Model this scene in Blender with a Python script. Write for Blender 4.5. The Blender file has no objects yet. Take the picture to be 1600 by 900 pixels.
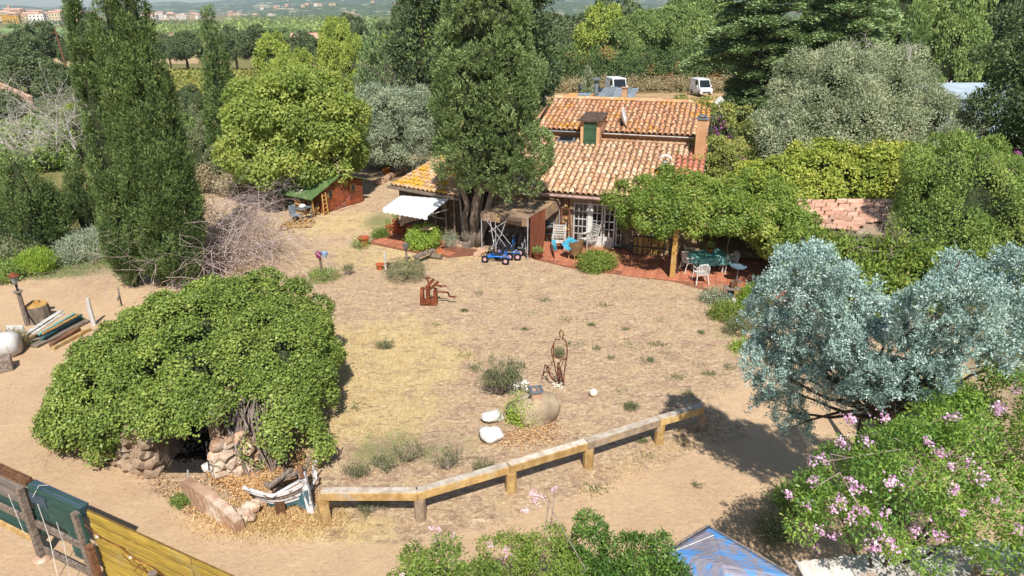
import bpy, math, random
import numpy as np
from mathutils import Vector, Matrix, noise
PI = math.pi; R = math.radians
random.seed(7); rng = np.random.default_rng(7)
sc = bpy.context.scene; col = sc.collection

# ---------------- camera, world, sun, exposure ----------------
CAMZ = 10.0; PITCH = R(22.2); F = 1067.0
cd = bpy.data.cameras.new('camera'); cam = bpy.data.objects.new('camera', cd); col.objects.link(cam)
cam.location = (0, 0, CAMZ); cam.rotation_euler = (R(90) - PITCH, 0, 0)
cd.sensor_width = 36; cd.lens = 24.0; cd.clip_start = 0.1; cd.clip_end = 20000
sc.camera = cam
SUN_EL, SUN_ROT = R(52), R(174)
w = bpy.data.worlds.new('World'); sc.world = w; w.use_nodes = True
nt = w.node_tree; sky = nt.nodes.new('ShaderNodeTexSky'); sky.sky_type = 'NISHITA'; sky.sun_disc = False
sky.sun_elevation = SUN_EL; sky.sun_rotation = SUN_ROT; sky.air_density = 1.0; sky.dust_density = 0.6; sky.ozone_density = 1.6
bg = nt.nodes['Background']; bg.inputs['Strength'].default_value = 0.082; nt.links.new(sky.outputs[0], bg.inputs[0])
sl = bpy.data.lights.new('sun', 'SUN'); sl.energy = 5.0; sl.angle = R(0.53); sl.color = (1.0, 0.96, 0.90)
sun = bpy.data.objects.new('sun', sl); col.objects.link(sun)
sdir = Vector((math.sin(SUN_ROT) * math.cos(SUN_EL), math.cos(SUN_ROT) * math.cos(SUN_EL), math.sin(SUN_EL)))
sun.rotation_euler = sdir.to_track_quat('Z', 'Y').to_euler(); sun.location = (0, 0, 60)
vs = sc.view_settings; vs.view_transform = 'Standard'; vs.look = 'None'; vs.gamma = 1; vs.exposure = 0.4
sc.cycles.max_bounces = 6; sc.cycles.diffuse_bounces = 3; sc.cycles.transparent_max_bounces = 8; sc.cycles.volume_bounces = 1

# ---------------- places: the ray of a photograph point meets a height, a distance or the terrain ----------------
CP, SP = math.cos(PITCH), math.sin(PITCH)
def ray(px, py):
    v = (450 - py) / F
    return Vector(((px - 800) / F, CP + v * SP, -SP + v * CP))
def P(px, py, z=0.0):
    d = ray(px, py); return Vector((0, 0, CAMZ)) + d * ((z - CAMZ) / d.z)
def AT(px, py, Y):
    d = ray(px, py); return Vector((0, 0, CAMZ)) + d * (Y / d.y)
def ss(t):
    t = np.clip(t, 0, 1); return t * t * (3 - 2 * t)
def T(x, y):
    return -12.0 * ss((np.asarray(y, dtype=float) - 60) / 340)
def Gd(px, py):
    lo, hi = 1.0, 4000.0; d = ray(px, py)
    for _ in range(50):
        m = (lo + hi) / 2; p = d * m
        if CAMZ + p.z > float(T(p.x, p.y)): lo = m
        else: hi = m
    p = d * lo; return Vector((p.x, p.y, CAMZ + p.z))

# ---------------- objects ----------------
def tag(o, label=None, cat=None, group=None, kind=None):
    if label: o['label'] = label
    if cat: o['category'] = cat
    if group: o['group'] = group
    if kind: o['kind'] = kind
    return o
def thing(name, loc, label, cat, group=None, rz=0):
    o = bpy.data.objects.new(name, None); col.objects.link(o); o.empty_display_size = .2
    o.location = loc; o.rotation_euler = (0, 0, rz); return tag(o, label, cat, group)
def woff(p):
    v = Vector((0, 0, 0))
    while p is not None: v = v + p.location; p = p.parent
    return v
def link(name, me, parent=None):
    o = bpy.data.objects.new(name, me); col.objects.link(o)
    if parent is not None: o.parent = parent
    return o
def kids(o): return list(o.children)
def dup(root, loc, rz=None, label=None, scale=None, group=None):
    r = root.copy(); col.objects.link(r); r.location = loc
    if rz is not None: r.rotation_euler = (0, 0, rz)
    if scale is not None: r.scale = scale if hasattr(scale, '__len__') else (scale,) * 3
    if label: r['label'] = label
    if group: r['group'] = group
    for ch in kids(root):
        c = ch.copy(); col.objects.link(c); c.parent = r
        for g in kids(ch):
            d = g.copy(); col.objects.link(d); d.parent = c
    return r
class MB:
    def __init__(s): s.v = []; s.f = []; s.m = []; s.mi = 0
    def add(s, vs_, fs):
        n = len(s.v); s.v += [tuple(q) for q in vs_]; s.f += [tuple(i + n for i in f) for f in fs]; s.m += [s.mi] * len(fs); return s
    def box(s, c, d, rz=0, M=None):
        x, y, z = d[0] / 2, d[1] / 2, d[2] / 2
        pts = [Vector(q) for q in ((-x,-y,-z),(x,-y,-z),(x,y,-z),(-x,y,-z),(-x,-y,z),(x,-y,z),(x,y,z),(-x,y,z))]
        mt = M if M is not None else Matrix.Rotation(rz, 3, 'Z')
        c = Vector(c)
        return s.add([c + mt @ q for q in pts], [(0,3,2,1),(4,5,6,7),(0,1,5,4),(1,2,6,5),(2,3,7,6),(3,0,4,7)])
    def beam(s, a, b, w, h, up=(0,0,1)):          # box from a to b, width w, height h
        a, b = Vector(a), Vector(b); d = (b - a); L = d.length; d.normalize()
        up = Vector(up)
        if abs(d.dot(up)) > .98: up = Vector((0, 1, 0))
        x = d.cross(up).normalized(); z = x.cross(d)
        M = Matrix((x, d, z)).transposed()
        return s.box((a + b) / 2, (w, L, h), M=M)
    def tube(s, pts, rad, n=6, cap=True):
        pts = [Vector(p) for p in pts]; k = len(pts)
        rad = [rad] * k if not hasattr(rad, '__len__') else rad
        vs_ = []
        for i, p in enumerate(pts):
            t = (pts[min(i + 1, k - 1)] - pts[max(i - 1, 0)])
            t = t.normalized() if t.length > 1e-9 else Vector((0, 0, 1))
            u = t.cross(Vector((0, 0, 1)) if abs(t.z) < .9 else Vector((1, 0, 0))).normalized(); w_ = t.cross(u)
            for j in range(n):
                a = 2 * PI * j / n; vs_.append(p + (u * math.cos(a) + w_ * math.sin(a)) * rad[i])
        fs = [(i*n+j, i*n+(j+1) % n, (i+1)*n+(j+1) % n, (i+1)*n+j) for i in range(k - 1) for j in range(n)]
        if cap: fs += [tuple(range(n - 1, -1, -1)), tuple(range((k-1)*n, k*n))]
        return s.add(vs_, fs)
    def lathe(s, c, prof, n=14, cap=True):         # prof: [(r,z)]
        c = Vector(c); vs_ = [c + Vector((r*math.cos(2*PI*j/n), r*math.sin(2*PI*j/n), z)) for r, z in prof for j in range(n)]
        k = len(prof)
        fs = [(i*n+j, i*n+(j+1) % n, (i+1)*n+(j+1) % n, (i+1)*n+j) for i in range(k - 1) for j in range(n)]
        if cap: fs += [tuple(range(n - 1, -1, -1)), tuple(range((k-1)*n, k*n))]
        return s.add(vs_, fs)
    def torus(s, c, R_, r, axis=(0,1,0), n=18, m=6):
        ax = Vector(axis).normalized(); u = ax.orthogonal().normalized(); w_ = ax.cross(u); c = Vector(c)
        vs_ = [c + (u*math.cos(2*PI*i/n)+w_*math.sin(2*PI*i/n))*(R_+r*math.cos(2*PI*j/m)) + ax*r*math.sin(2*PI*j/m) for i in range(n) for j in range(m)]
        return s.add(vs_, [(i*m+j, ((i+1)%n)*m+j, ((i+1)%n)*m+(j+1)%m, i*m+(j+1)%m) for i in range(n) for j in range(m)])
    def rock(s, c, r, seed=0, n=2, rough=.35, rz=0, freq=1.1):
        import bmesh
        bm = bmesh.new(); bmesh.ops.create_icosphere(bm, subdivisions=n, radius=1)
        o = Vector((seed * 7.3, seed * 3.1, 5)); m = Matrix.Rotation(rz, 3, 'Z'); c = Vector(c)
        vs_ = []
        for v in bm.verts:
            q = v.co; k = 1 + rough * noise.noise(q * freq + o) + rough * .5 * noise.noise(q * freq * 2.7 + o) + rough * .2 * noise.noise(q * freq * 6 + o)
            vs_.append(c + m @ Vector((q.x * r[0] * k, q.y * r[1] * k, q.z * r[2] * k)))
        fs = [tuple(v.index for v in f.verts) for f in bm.faces]; bm.free()
        return s.add(vs_, fs)
    def sheet(s, a, b, c, d, nx=1, ny=1, th=0, fn=None):   # quad a(00) b(10) c(11) d(01)
        a, b, c, d = map(Vector, (a, b, c, d)); g = []
        nrm = (b - a).cross(d - a).normalized()
        def pt(i, j):
            u, v = i / nx, j / ny; q = (a*(1-u)+b*u)*(1-v)+(d*(1-u)+c*u)*v
            return q + (nrm * fn(u, v) if fn else Vector((0,0,0)))
        top = [pt(i, j) for j in range(ny+1) for i in range(nx+1)]; W = nx + 1
        fs = [(j*W+i, j*W+i+1, (j+1)*W+i+1, (j+1)*W+i) for j in range(ny) for i in range(nx)]
        if th:
            N = len(top); bot = [q - nrm*th for q in top]
            fs2 = [tuple(N + k for k in reversed(f)) for f in fs]
            per = [i for i in range(W)] + [j*W+nx for j in range(1, ny+1)] + [ny*W+i for i in range(nx-1, -1, -1)] + [j*W for j in range(ny-1, 0, -1)]
            side = [(per[k], per[k]+N, per[(k+1) % len(per)]+N, per[(k+1) % len(per)]) for k in range(len(per))]
            return s.add(top + bot, fs + fs2 + side)
        return s.add(top, fs)
    def build(s, name, mats, parent=None, smooth=False, bevel=0):
        me = bpy.data.meshes.new(name); off = woff(parent)
        me.from_pydata([(q[0]-off.x, q[1]-off.y, q[2]-off.z) for q in s.v], [], s.f)
        mats = mats if isinstance(mats, (list, tuple)) else [mats]
        for m in mats: me.materials.append(m)
        if len(mats) > 1: me.polygons.foreach_set('material_index', s.m)
        if smooth: me.polygons.foreach_set('use_smooth', [True] * len(me.polygons))
        me.update(); o = link(name, me, parent)
        if bevel:
            b = o.modifiers.new('bevel', 'BEVEL'); b.width = bevel; b.segments = 1; b.limit_method = 'ANGLE'
        return o
def part(name, mat, parent, fn, **k):
    b = MB(); fn(b); return b.build(name, mat, parent, **k)
def quadmesh(name, V, k, mats, parent=None, rnd=None, attr=None):   # V: (n*k,3) numpy, k verts each face
    off = woff(parent); n = len(V) // k
    me = bpy.data.meshes.new(name)
    me.vertices.add(n * k); me.vertices.foreach_set('co', (V - np.array(off)).astype(np.float32).ravel())
    me.loops.add(n * k); me.loops.foreach_set('vertex_index', np.arange(n * k, dtype=np.int32))
    me.polygons.add(n); me.polygons.foreach_set('loop_start', np.arange(0, n * k, k, dtype=np.int32))
    if rnd is not None:
        a = me.attributes.new('rnd', 'FLOAT', 'FACE'); a.data.foreach_set('value', rnd.astype(np.float32))
    me.update(calc_edges=True)
    mats = mats if isinstance(mats, (list, tuple)) else [mats]
    for m in mats: me.materials.append(m)
    return link(name, me, parent)

# ---------------- materials ----------------
def nodes(name):
    m = bpy.data.materials.new(name); m.use_nodes = True; n = m.node_tree
    b = n.nodes['Principled BSDF']; return m, n, b
def lin(c):
    if isinstance(c, str):
        c = [int(c[i:i+2], 16) / 255 for i in (0, 2, 4)]
        c = [(x / 12.92 if x < .04045 else ((x + .055) / 1.055) ** 2.4) for x in c]
    return (c[0], c[1], c[2], 1)
def mixc(n, f, a, b, mode='MIX'):
    x = n.nodes.new('ShaderNodeMix'); x.data_type = 'RGBA'; x.blend_type = mode
    for s, v in ((x.inputs['Factor'], f), (x.inputs[6], a), (x.inputs[7], b)):
        if hasattr(v, 'links') or isinstance(v, bpy.types.NodeSocket): n.links.new(v, s)
        else: s.default_value = v
    return x.outputs[2]
def math_(n, op, a, b=0.0, c=None, clamp=False):
    x = n.nodes.new('ShaderNodeMath'); x.operation = op; x.use_clamp = clamp
    for i, v in enumerate((a, b) if c is None else (a, b, c)):
        if isinstance(v, bpy.types.NodeSocket): n.links.new(v, x.inputs[i])
        else: x.inputs[i].default_value = v
    return x.outputs[0]
def noise_(n, scale, detail=4, co='Object', stretch=None, rough=.6, dist=0):
    tc = n.nodes.new('ShaderNodeTexCoord'); src = tc.outputs['Object']
    if co == 'World':
        g = n.nodes.new('ShaderNodeNewGeometry'); src = g.outputs['Position']
    if stretch:
        mp = n.nodes.new('ShaderNodeMapping'); mp.inputs['Scale'].default_value = stretch; n.links.new(src, mp.inputs[0]); src = mp.outputs[0]
    x = n.nodes.new('ShaderNodeTexNoise'); x.inputs['Scale'].default_value = scale; x.inputs['Detail'].default_value = detail
    x.inputs['Roughness'].default_value = rough; x.inputs['Distortion'].default_value = dist
    n.links.new(src, x.inputs['Vector']); return x.outputs['Fac']
def ramp(n, f, stops):
    x = n.nodes.new('ShaderNodeValToRGB'); e = x.color_ramp.elements
    while len(e) < len(stops): e.new(.5)
    for k, (p, c) in enumerate(stops): e[k].position = p; e[k].color = lin(c) if not isinstance(c, (int, float)) else (c, c, c, 1)
    n.links.new(f, x.inputs[0]); return x.outputs[0]
def sm(n, f, a, b):
    x = n.nodes.new('ShaderNodeMapRange'); x.interpolation_type = 'SMOOTHSTEP'
    x.inputs[1].default_value = a; x.inputs[2].default_value = b; n.links.new(f, x.inputs[0]); return x.outputs[0]
def attr(n, name):
    x = n.nodes.new('ShaderNodeAttribute'); x.attribute_name = name; return x.outputs['Fac']
def bump(n, b, h, dist, strength=1.0):
    x = n.nodes.new('ShaderNodeBump'); x.inputs['Distance'].default_value = dist; x.inputs['Strength'].default_value = strength
    n.links.new(h, x.inputs['Height']); n.links.new(x.outputs[0], b.inputs['Normal'])
def objrnd(n):
    x = n.nodes.new('ShaderNodeObjectInfo'); return x.outputs['Random']
def mat(name, c1, c2=None, scale=3, rough=.85, bd=.01, metal=0, stretch=None, c3=None, var=.15, spec=.3, co='Object', lo=.35, hi=.65):
    m, n, b = nodes(name); c2 = c2 or c1
    f = noise_(n, scale, 6, co, stretch); c = mixc(n, sm(n, f, lo, hi), lin(c1), lin(c2))
    if c3:
        f3 = noise_(n, scale * .37, 5, co, None, .7); c = mixc(n, sm(n, f3, .52, .66), c, lin(c3))
    g = noise_(n, scale * 9, 4, co, stretch)
    c = mixc(n, .55, c, ramp(n, g, [(.25, (.45,.45,.45)), (.75, (.98,.98,.98))]), 'MULTIPLY') if bd else c
    r = objrnd(n); v = math_(n, 'MULTIPLY_ADD', r, var * 2, 1 - var)
    hs = n.nodes.new('ShaderNodeHueSaturation'); n.links.new(c, hs.inputs['Color']); n.links.new(v, hs.inputs['Value'])
    n.links.new(hs.outputs[0], b.inputs['Base Color'])
    b.inputs['Roughness'].default_value = rough; b.inputs['Metallic'].default_value = metal; b.inputs['Specular IOR Level'].default_value = spec
    if bd: bump(n, b, math_(n, 'ADD', f, math_(n, 'MULTIPLY', g, .35)), bd)
    return m
def leafmat(name, stops, tr=.35, rough=.5, patch=None, pscale=.7, spec=.25, tcol=None):
    m, n, b = nodes(name)
    f = attr(n, 'rnd'); k = len(stops)
    c = ramp(n, f, [(i / max(1, k - 1), s) for i, s in enumerate(stops)])
    g = noise_(n, pscale, 3, 'Object')
    c = mixc(n, 1.0, c, ramp(n, g, [(.3, (.72,.76,.72)), (.7, (1.0,1.0,.96))]), 'MULTIPLY')
    if patch: c = mixc(n, sm(n, noise_(n, pscale * .8, 3, 'Object', None, .6, .5), .56, .68), c, lin(patch))
    hs = n.nodes.new('ShaderNodeHueSaturation'); hs.inputs['Saturation'].default_value = .9; hs.inputs['Value'].default_value = 1.44; n.links.new(c, hs.inputs['Color']); c = hs.outputs[0]
    n.links.new(c, b.inputs['Base Color']); b.inputs['Roughness'].default_value = rough; b.inputs['Specular IOR Level'].default_value = spec
    t = n.nodes.new('ShaderNodeBsdfTranslucent'); mx = n.nodes.new('ShaderNodeMixShader'); mx.inputs[0].default_value = tr
    n.links.new(mixc(n, 1.0, c, lin((1.0, 1.0, .6)), 'MULTIPLY'), t.inputs[0])
    n.links.new(b.outputs[0], mx.inputs[1]); n.links.new(t.outputs[0], mx.inputs[2]); n.links.new(mx.outputs[0], n.nodes['Material Output'].inputs[0])
    return m

# ---------------- foliage ----------------
def unit(a): return a / np.maximum(np.linalg.norm(a, axis=1, keepdims=True), 1e-9)
def rdir(n): return unit(rng.normal(size=(n, 3)))
def leaves(P_, A, N, L, W):
    S = unit(np.cross(A, N)); L = np.asarray(L).reshape(-1, 1); W = np.asarray(W).reshape(-1, 1)
    N2 = np.cross(S, A)
    V = np.stack([P_, P_ + A*L*.45 - S*W*.5 + N2*L*.06, P_ + A*L, P_ + A*L*.45 + S*W*.5 + N2*L*.06], axis=1)
    return V.reshape(-1, 3)
def blob_clumps(blobs, n, shell=.3, under=-.5, overlap=.8, rough=.18, nfreq=.9, seed=0):
    B = np.array(blobs, float); C, Rr = B[:, :3], B[:, 3:6]
    ar = (Rr[:, 0]*Rr[:, 1]+Rr[:, 1]*Rr[:, 2]+Rr[:, 0]*Rr[:, 2]); pr = ar / ar.sum()
    out_p, out_n = [], []; need = n; guard = 0
    while need > 0 and guard < 12:
        guard += 1; m = int(need * 1.6) + 50
        i = rng.choice(len(B), m, p=pr); d = rdir(m); k = d[:, 2] > under
        i, d = i[k], d[k]; m = len(i)
        if m == 0: continue
        fr = 1 + rough * (np.sin(d[:, 0]*5*nfreq*2+i*1.7+seed) * np.sin(d[:, 1]*5.3*nfreq*2+i*.9) + .7*np.sin(d[:, 2]*9*nfreq+i*2.1+d[:, 0]*7))
        r = (1 - shell * rng.random(m)**1.6) * fr
        p = C[i] + d * Rr[i] * r[:, None]
        ok = np.ones(m, bool)
        for j in range(len(B)):
            q = np.linalg.norm((p - C[j]) / Rr[j], axis=1); ok &= (q > overlap) | (i == j)
        nn = unit(d / Rr[i]); out_p.append(p[ok]); out_n.append(nn[ok]); need -= int(ok.sum())
    p = np.concatenate(out_p)[:n]; q = np.concatenate(out_n)[:n]
    return p, q
def lumpy(blobs, n, f=(.28, .5), seed=3, up=-.35, k=.9):
    r_ = random.Random(seed); B = list(blobs)
    for _ in range(n):
        q = r_.choice(blobs); d = Vector((r_.gauss(0, 1), r_.gauss(0, 1), r_.gauss(.2, 1))).normalized()
        if d.z < up: d.z = -d.z
        s = r_.uniform(*f); B.append((q[0] + d.x * q[3] * k, q[1] + d.y * q[4] * k, q[2] + d.z * q[5] * k, q[3] * s, q[4] * s, max(q[5] * s, q[3] * s * .7)))
    return B
def lobe_clumps(blobs, nl, r, n, zst=1.0, under=-.5, overlap=.8, rough=.18, out=.75, up=.25, nfreq=.9, shell=.12):
    c, q = blob_clumps(blobs, nl, shell, under, overlap, rough, nfreq); nl = len(c); rr = r * (.55 + .85 * rng.random(nl)); tone = rng.random(nl)
    pr = rr ** 2; pr /= pr.sum(); P_, D_, I_ = [], [], []; got = 0; st = np.array([1, 1, zst])
    for _ in range(6):
        if got >= n: break
        m = int((n - got) * 1.7) + 100; i = rng.choice(nl, m, p=pr); d = unit(q[i] * out + rdir(m) + np.array([0, 0, up])); p = c[i] + d * st * (rr[i] * (.82 + .22 * rng.random(m)))[:, None]; ok = np.ones(m, bool)
        for j in range(nl):
            near = np.abs(p[:, 0] - c[j, 0]) < rr[j] * .8
            if near.any(): ok[near] &= (np.linalg.norm((p[near] - c[j]) / (rr[j] * st), axis=1) > .78)
        P_.append(p[ok]); D_.append(d[ok]); I_.append(i[ok]); got += int(ok.sum())
    return np.concatenate(P_)[:n], np.concatenate(D_)[:n], tone[np.concatenate(I_)[:n]]
def foliage(name, blobs, n_clump, per, leaf, m, parent, clump_r=.25, shell=.3, under=-.5, droop=0.0, up=.3, spread=.9, aspect=.5, zmin=None, overlap=.8, rough=.18, core=None, drop=0, nfreq=.9, lobes=None):
    lt = None
    if lobes: p, q, lt = lobe_clumps(blobs, lobes[0], lobes[1], n_clump, lobes[2] if len(lobes) > 2 else 1, under, overlap, rough, nfreq=nfreq)
    else: p, q = blob_clumps(blobs, n_clump, shell, under, overlap, rough, nfreq)
    if drop:                                         # gaps: leave out the clumps in some noisy places
        h = np.sin(p[:, 0]*2.3+1)*np.sin(p[:, 1]*2.9)*np.sin(p[:, 2]*2.1+2); k = (h > -1+drop) | (rng.random(len(h)) > .75); p, q = p[k], q[k]; lt = None if lt is None else lt[k]
    nc = len(p); tone = rng.random(nc) if lt is None else lt * .65 + .35 * rng.random(nc)
    i = np.repeat(np.arange(nc), per); n = len(i)
    off = rng.normal(size=(n, 3)) * clump_r * .5
    off -= q[i] * (off * q[i]).sum(1, keepdims=True) * .45
    P_ = p[i] + off
    if zmin is not None: P_[:, 2] = np.maximum(P_[:, 2], zmin + rng.random(n) * .1)
    out = unit(off + q[i] * clump_r * .5)
    A = unit(rdir(n) * spread + out * .7 + np.array([0, 0, up - droop]))
    N = unit(q[i] * .9 + out * .4 + np.array([0, 0, .5]) + rdir(n) * .55)
    N = unit(N - A * (N * A).sum(1, keepdims=True) * .9)
    L = leaf * (.65 + .7 * rng.random(n)); 
    rnd = np.clip(tone[i] * .55 + rng.random(n) * .45, 0, 1)
    V = leaves(P_, A, N, L, L * aspect); k = 4
    o = quadmesh(name, V, k, m, parent, rnd)
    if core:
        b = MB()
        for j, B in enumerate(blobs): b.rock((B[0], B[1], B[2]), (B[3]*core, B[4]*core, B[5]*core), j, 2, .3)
        b.build('shade_core', CORE, parent)  # solid dark lumps fill the crown and stand in for its inner shade
    return o
def cypress_crown(name, base, h, prof, m, parent, n=20000, leaf=.16, lean=(0, 0), ridges=9, lump=.16, updir=1.5, w=.34):
    """prof: [(t, radius)], tufts in upright ridges"""
    ts = np.array([q[0] for q in prof]); rs = np.array([q[1] for q in prof])
    tt = np.linspace(0, 1, 200); cdf = np.cumsum(np.interp(tt, ts, rs) + .14); cdf /= cdf[-1]
    nc = n // 9; nl = max(40, int(h * 30 * (rs.max() / .9))); t = np.interp(rng.random(nl), cdf, tt); a_ = rng.random(nl) * 2 * PI; rr = np.interp(t, ts, rs); sc_ = np.clip(rr / .8, .5, 1.3)
    lr = .2 * sc_ * (.6 + .8 * rng.random(nl)) * lump / .14; cr = np.maximum(rr - lr * .8, 0) * (1 + .1 * rng.normal(size=nl)); z = t * h
    c = np.stack([base[0] + np.cos(a_) * cr + lean[0] * t, base[1] + np.sin(a_) * cr + lean[1] * t, base[2] + z], 1); qo = np.stack([np.cos(a_), np.sin(a_), np.full(nl, .2)], 1); lt = rng.random(nl); st = np.array([1, 1, 2.6])
    pr = lr ** 2; pr /= pr.sum(); M2 = int(nc * 1.5); i = rng.choice(nl, M2, p=pr); d = unit(qo[i] * .9 + rdir(M2)); p = c[i] + d * st * (lr[i] * (.8 + .25 * rng.random(M2)))[:, None]; ok = p[:, 2] > base[2] + .05
    for j in range(nl):
        near = np.abs(p[:, 0] - c[j, 0]) < lr[j] * .8
        if near.any(): ok[near] &= (np.linalg.norm((p[near] - c[j]) / (lr[j] * st), axis=1) > .76)
    p = p[ok][:nc]; q = d[ok][:nc]; nc = len(p); tone = .6 * lt[i[ok][:nc]] + .4 * rng.random(nc); i = np.repeat(np.arange(nc), 9); N_ = len(i)
    ax = unit(q * .55 + np.array([0, 0, updir * .55]) + rdir(nc) * .35)
    off = rng.normal(size=(N_, 3)) * .032 * (leaf / .12) + ax[i] * (rng.random((N_, 1)) * .34 - .08) * (leaf / .12)
    A = unit(ax[i] + rdir(N_) * .6)
    N = unit(q[i] + rdir(N_) * .7); N = unit(N - A * (N * A).sum(1, keepdims=True) * .9)
    L = leaf * (.5 + .8 * rng.random(N_))
    return quadmesh(name, leaves(p[i] + off, A, N, L, L * w), 4, m, parent, np.clip(tone[i]*.6 + rng.random(N_)*.4, 0, 1))
def limb(b, a, c, r0, r1, seed, n=6, wob=.12, seg=7):
    a, c = Vector(a), Vector(c); L = (c - a).length; rs = random.Random(seed)
    pts = [a.lerp(c, k / seg) + (Vector((rs.uniform(-1, 1), rs.uniform(-1, 1), rs.uniform(-.5, .5))) * wob * L * .35 if 0 < k < seg else Vector()) for k in range(seg + 1)]
    b.tube(pts, [r0 + (r1 - r0) * k / seg for k in range(seg + 1)], n); return pts
def twigs(b, start, direc, length, r, depth, rs, spread=.7, k=3, n=4, grav=0):
    pts = [Vector(start)]; d = Vector(direc).normalized(); seg = 4
    for j in range(seg):
        d = (d + Vector((rs.gauss(0, .22), rs.gauss(0, .22), rs.gauss(0, .15) - grav))).normalized(); pts.append(pts[-1] + d * length / seg)
    b.tube(pts, [r * (1 - .5 * q / seg) for q in range(seg + 1)], n, cap=False)
    if depth > 0:
        for _ in range(k):
            i = rs.choice([2, 3, 4, 4]); nd = (d + Vector((rs.gauss(0, spread), rs.gauss(0, spread), rs.gauss(0, spread * .7)))).normalized()
            twigs(b, pts[i], nd, length * rs.uniform(.55, .85), r * .55, depth - 1, rs, spread, k, 3, grav)
# ---------------- shared materials ----------------
BARK = mat('bark', '6e6052', '4a3f36', 6, .95, .03, stretch=(1, 1, .25))
BARKD = mat('bark_dark', '3f382e', '2c2822', 6, .95, .03)
CORE = mat('inner_shade', '46502f', '333c24', 9, .95, .06, lo=.4, hi=.6)  # dark green colour stands in for the shade deep inside foliage
BARKP = mat('bark_pale', '9c8d7c', '75685a', 7, .95, .02, stretch=(1, 1, .3))
TWIG = mat('twig_grey', 'a3938a', '7d6d64', 5, .95, 0)
TWIGW = mat('twig_pale', 'bdb6ae', '928a82', 5, .95, 0)
STONE = mat('stone', 'b09880', '8f7a66', 2.2, .95, .04, c3='c4b6a2')
STONEP = mat('stone_pink', 'c9a68a', 'b08a70', 2.2, .95, .04, c3='d6c4ae')
ROCKW = mat('rock_white', 'eeece6', 'd2ccc2', 3, .9, .03, c3='f6f5f2')
BOULD = mat('boulder', 'b7a284', '93826c', 2.5, .95, .04, c3='c8b89c')
WHITE = mat('white_paint', 'eceae6', 'dad7d0', 4, .6, .002)
WHITEW = mat('white_weathered', 'dedad4', 'b4aca2', 6, .85, .01, stretch=(1, 1, .2))
GREYM = mat('grey_metal', '9aa0a4', '7c8084', 5, .5, .003, metal=.4)
DARKM = mat('dark_metal', '2c2c30', '3a383a', 5, .6, .003)
RUST = mat('rusty_iron', '8a4a2c', '5d3120', 6, .9, .01, c3='a2603a')
TERRA = mat('terracotta', 'c0683e', 'a2532f', 5, .85, .006, c3='cf8a60')
WOODG = mat('wood_grey', 'a08f80', '6f6258', 5, .9, .012, stretch=(4, .5, 4))
WOODB = mat('wood_brown', '8a6244', '5e4230', 5, .85, .01, stretch=(4, .5, 4))
WOODY = mat('wood_yellow', 'c79c58', 'a37a42', 4, .8, .01, stretch=(4, .5, 4), c3='b9a184')
GLASS, _n, _b = nodes('window_glass'); _b.inputs['Base Color'].default_value = lin('1c2224'); _b.inputs['Roughness'].default_value = .08; _b.inputs['Specular IOR Level'].default_value = .6
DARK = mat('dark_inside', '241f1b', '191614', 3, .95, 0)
PLAST = mat('render_ochre', 'd2a57c', 'bf9068', 1.6, .95, .01, c3='dcb894')

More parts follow.
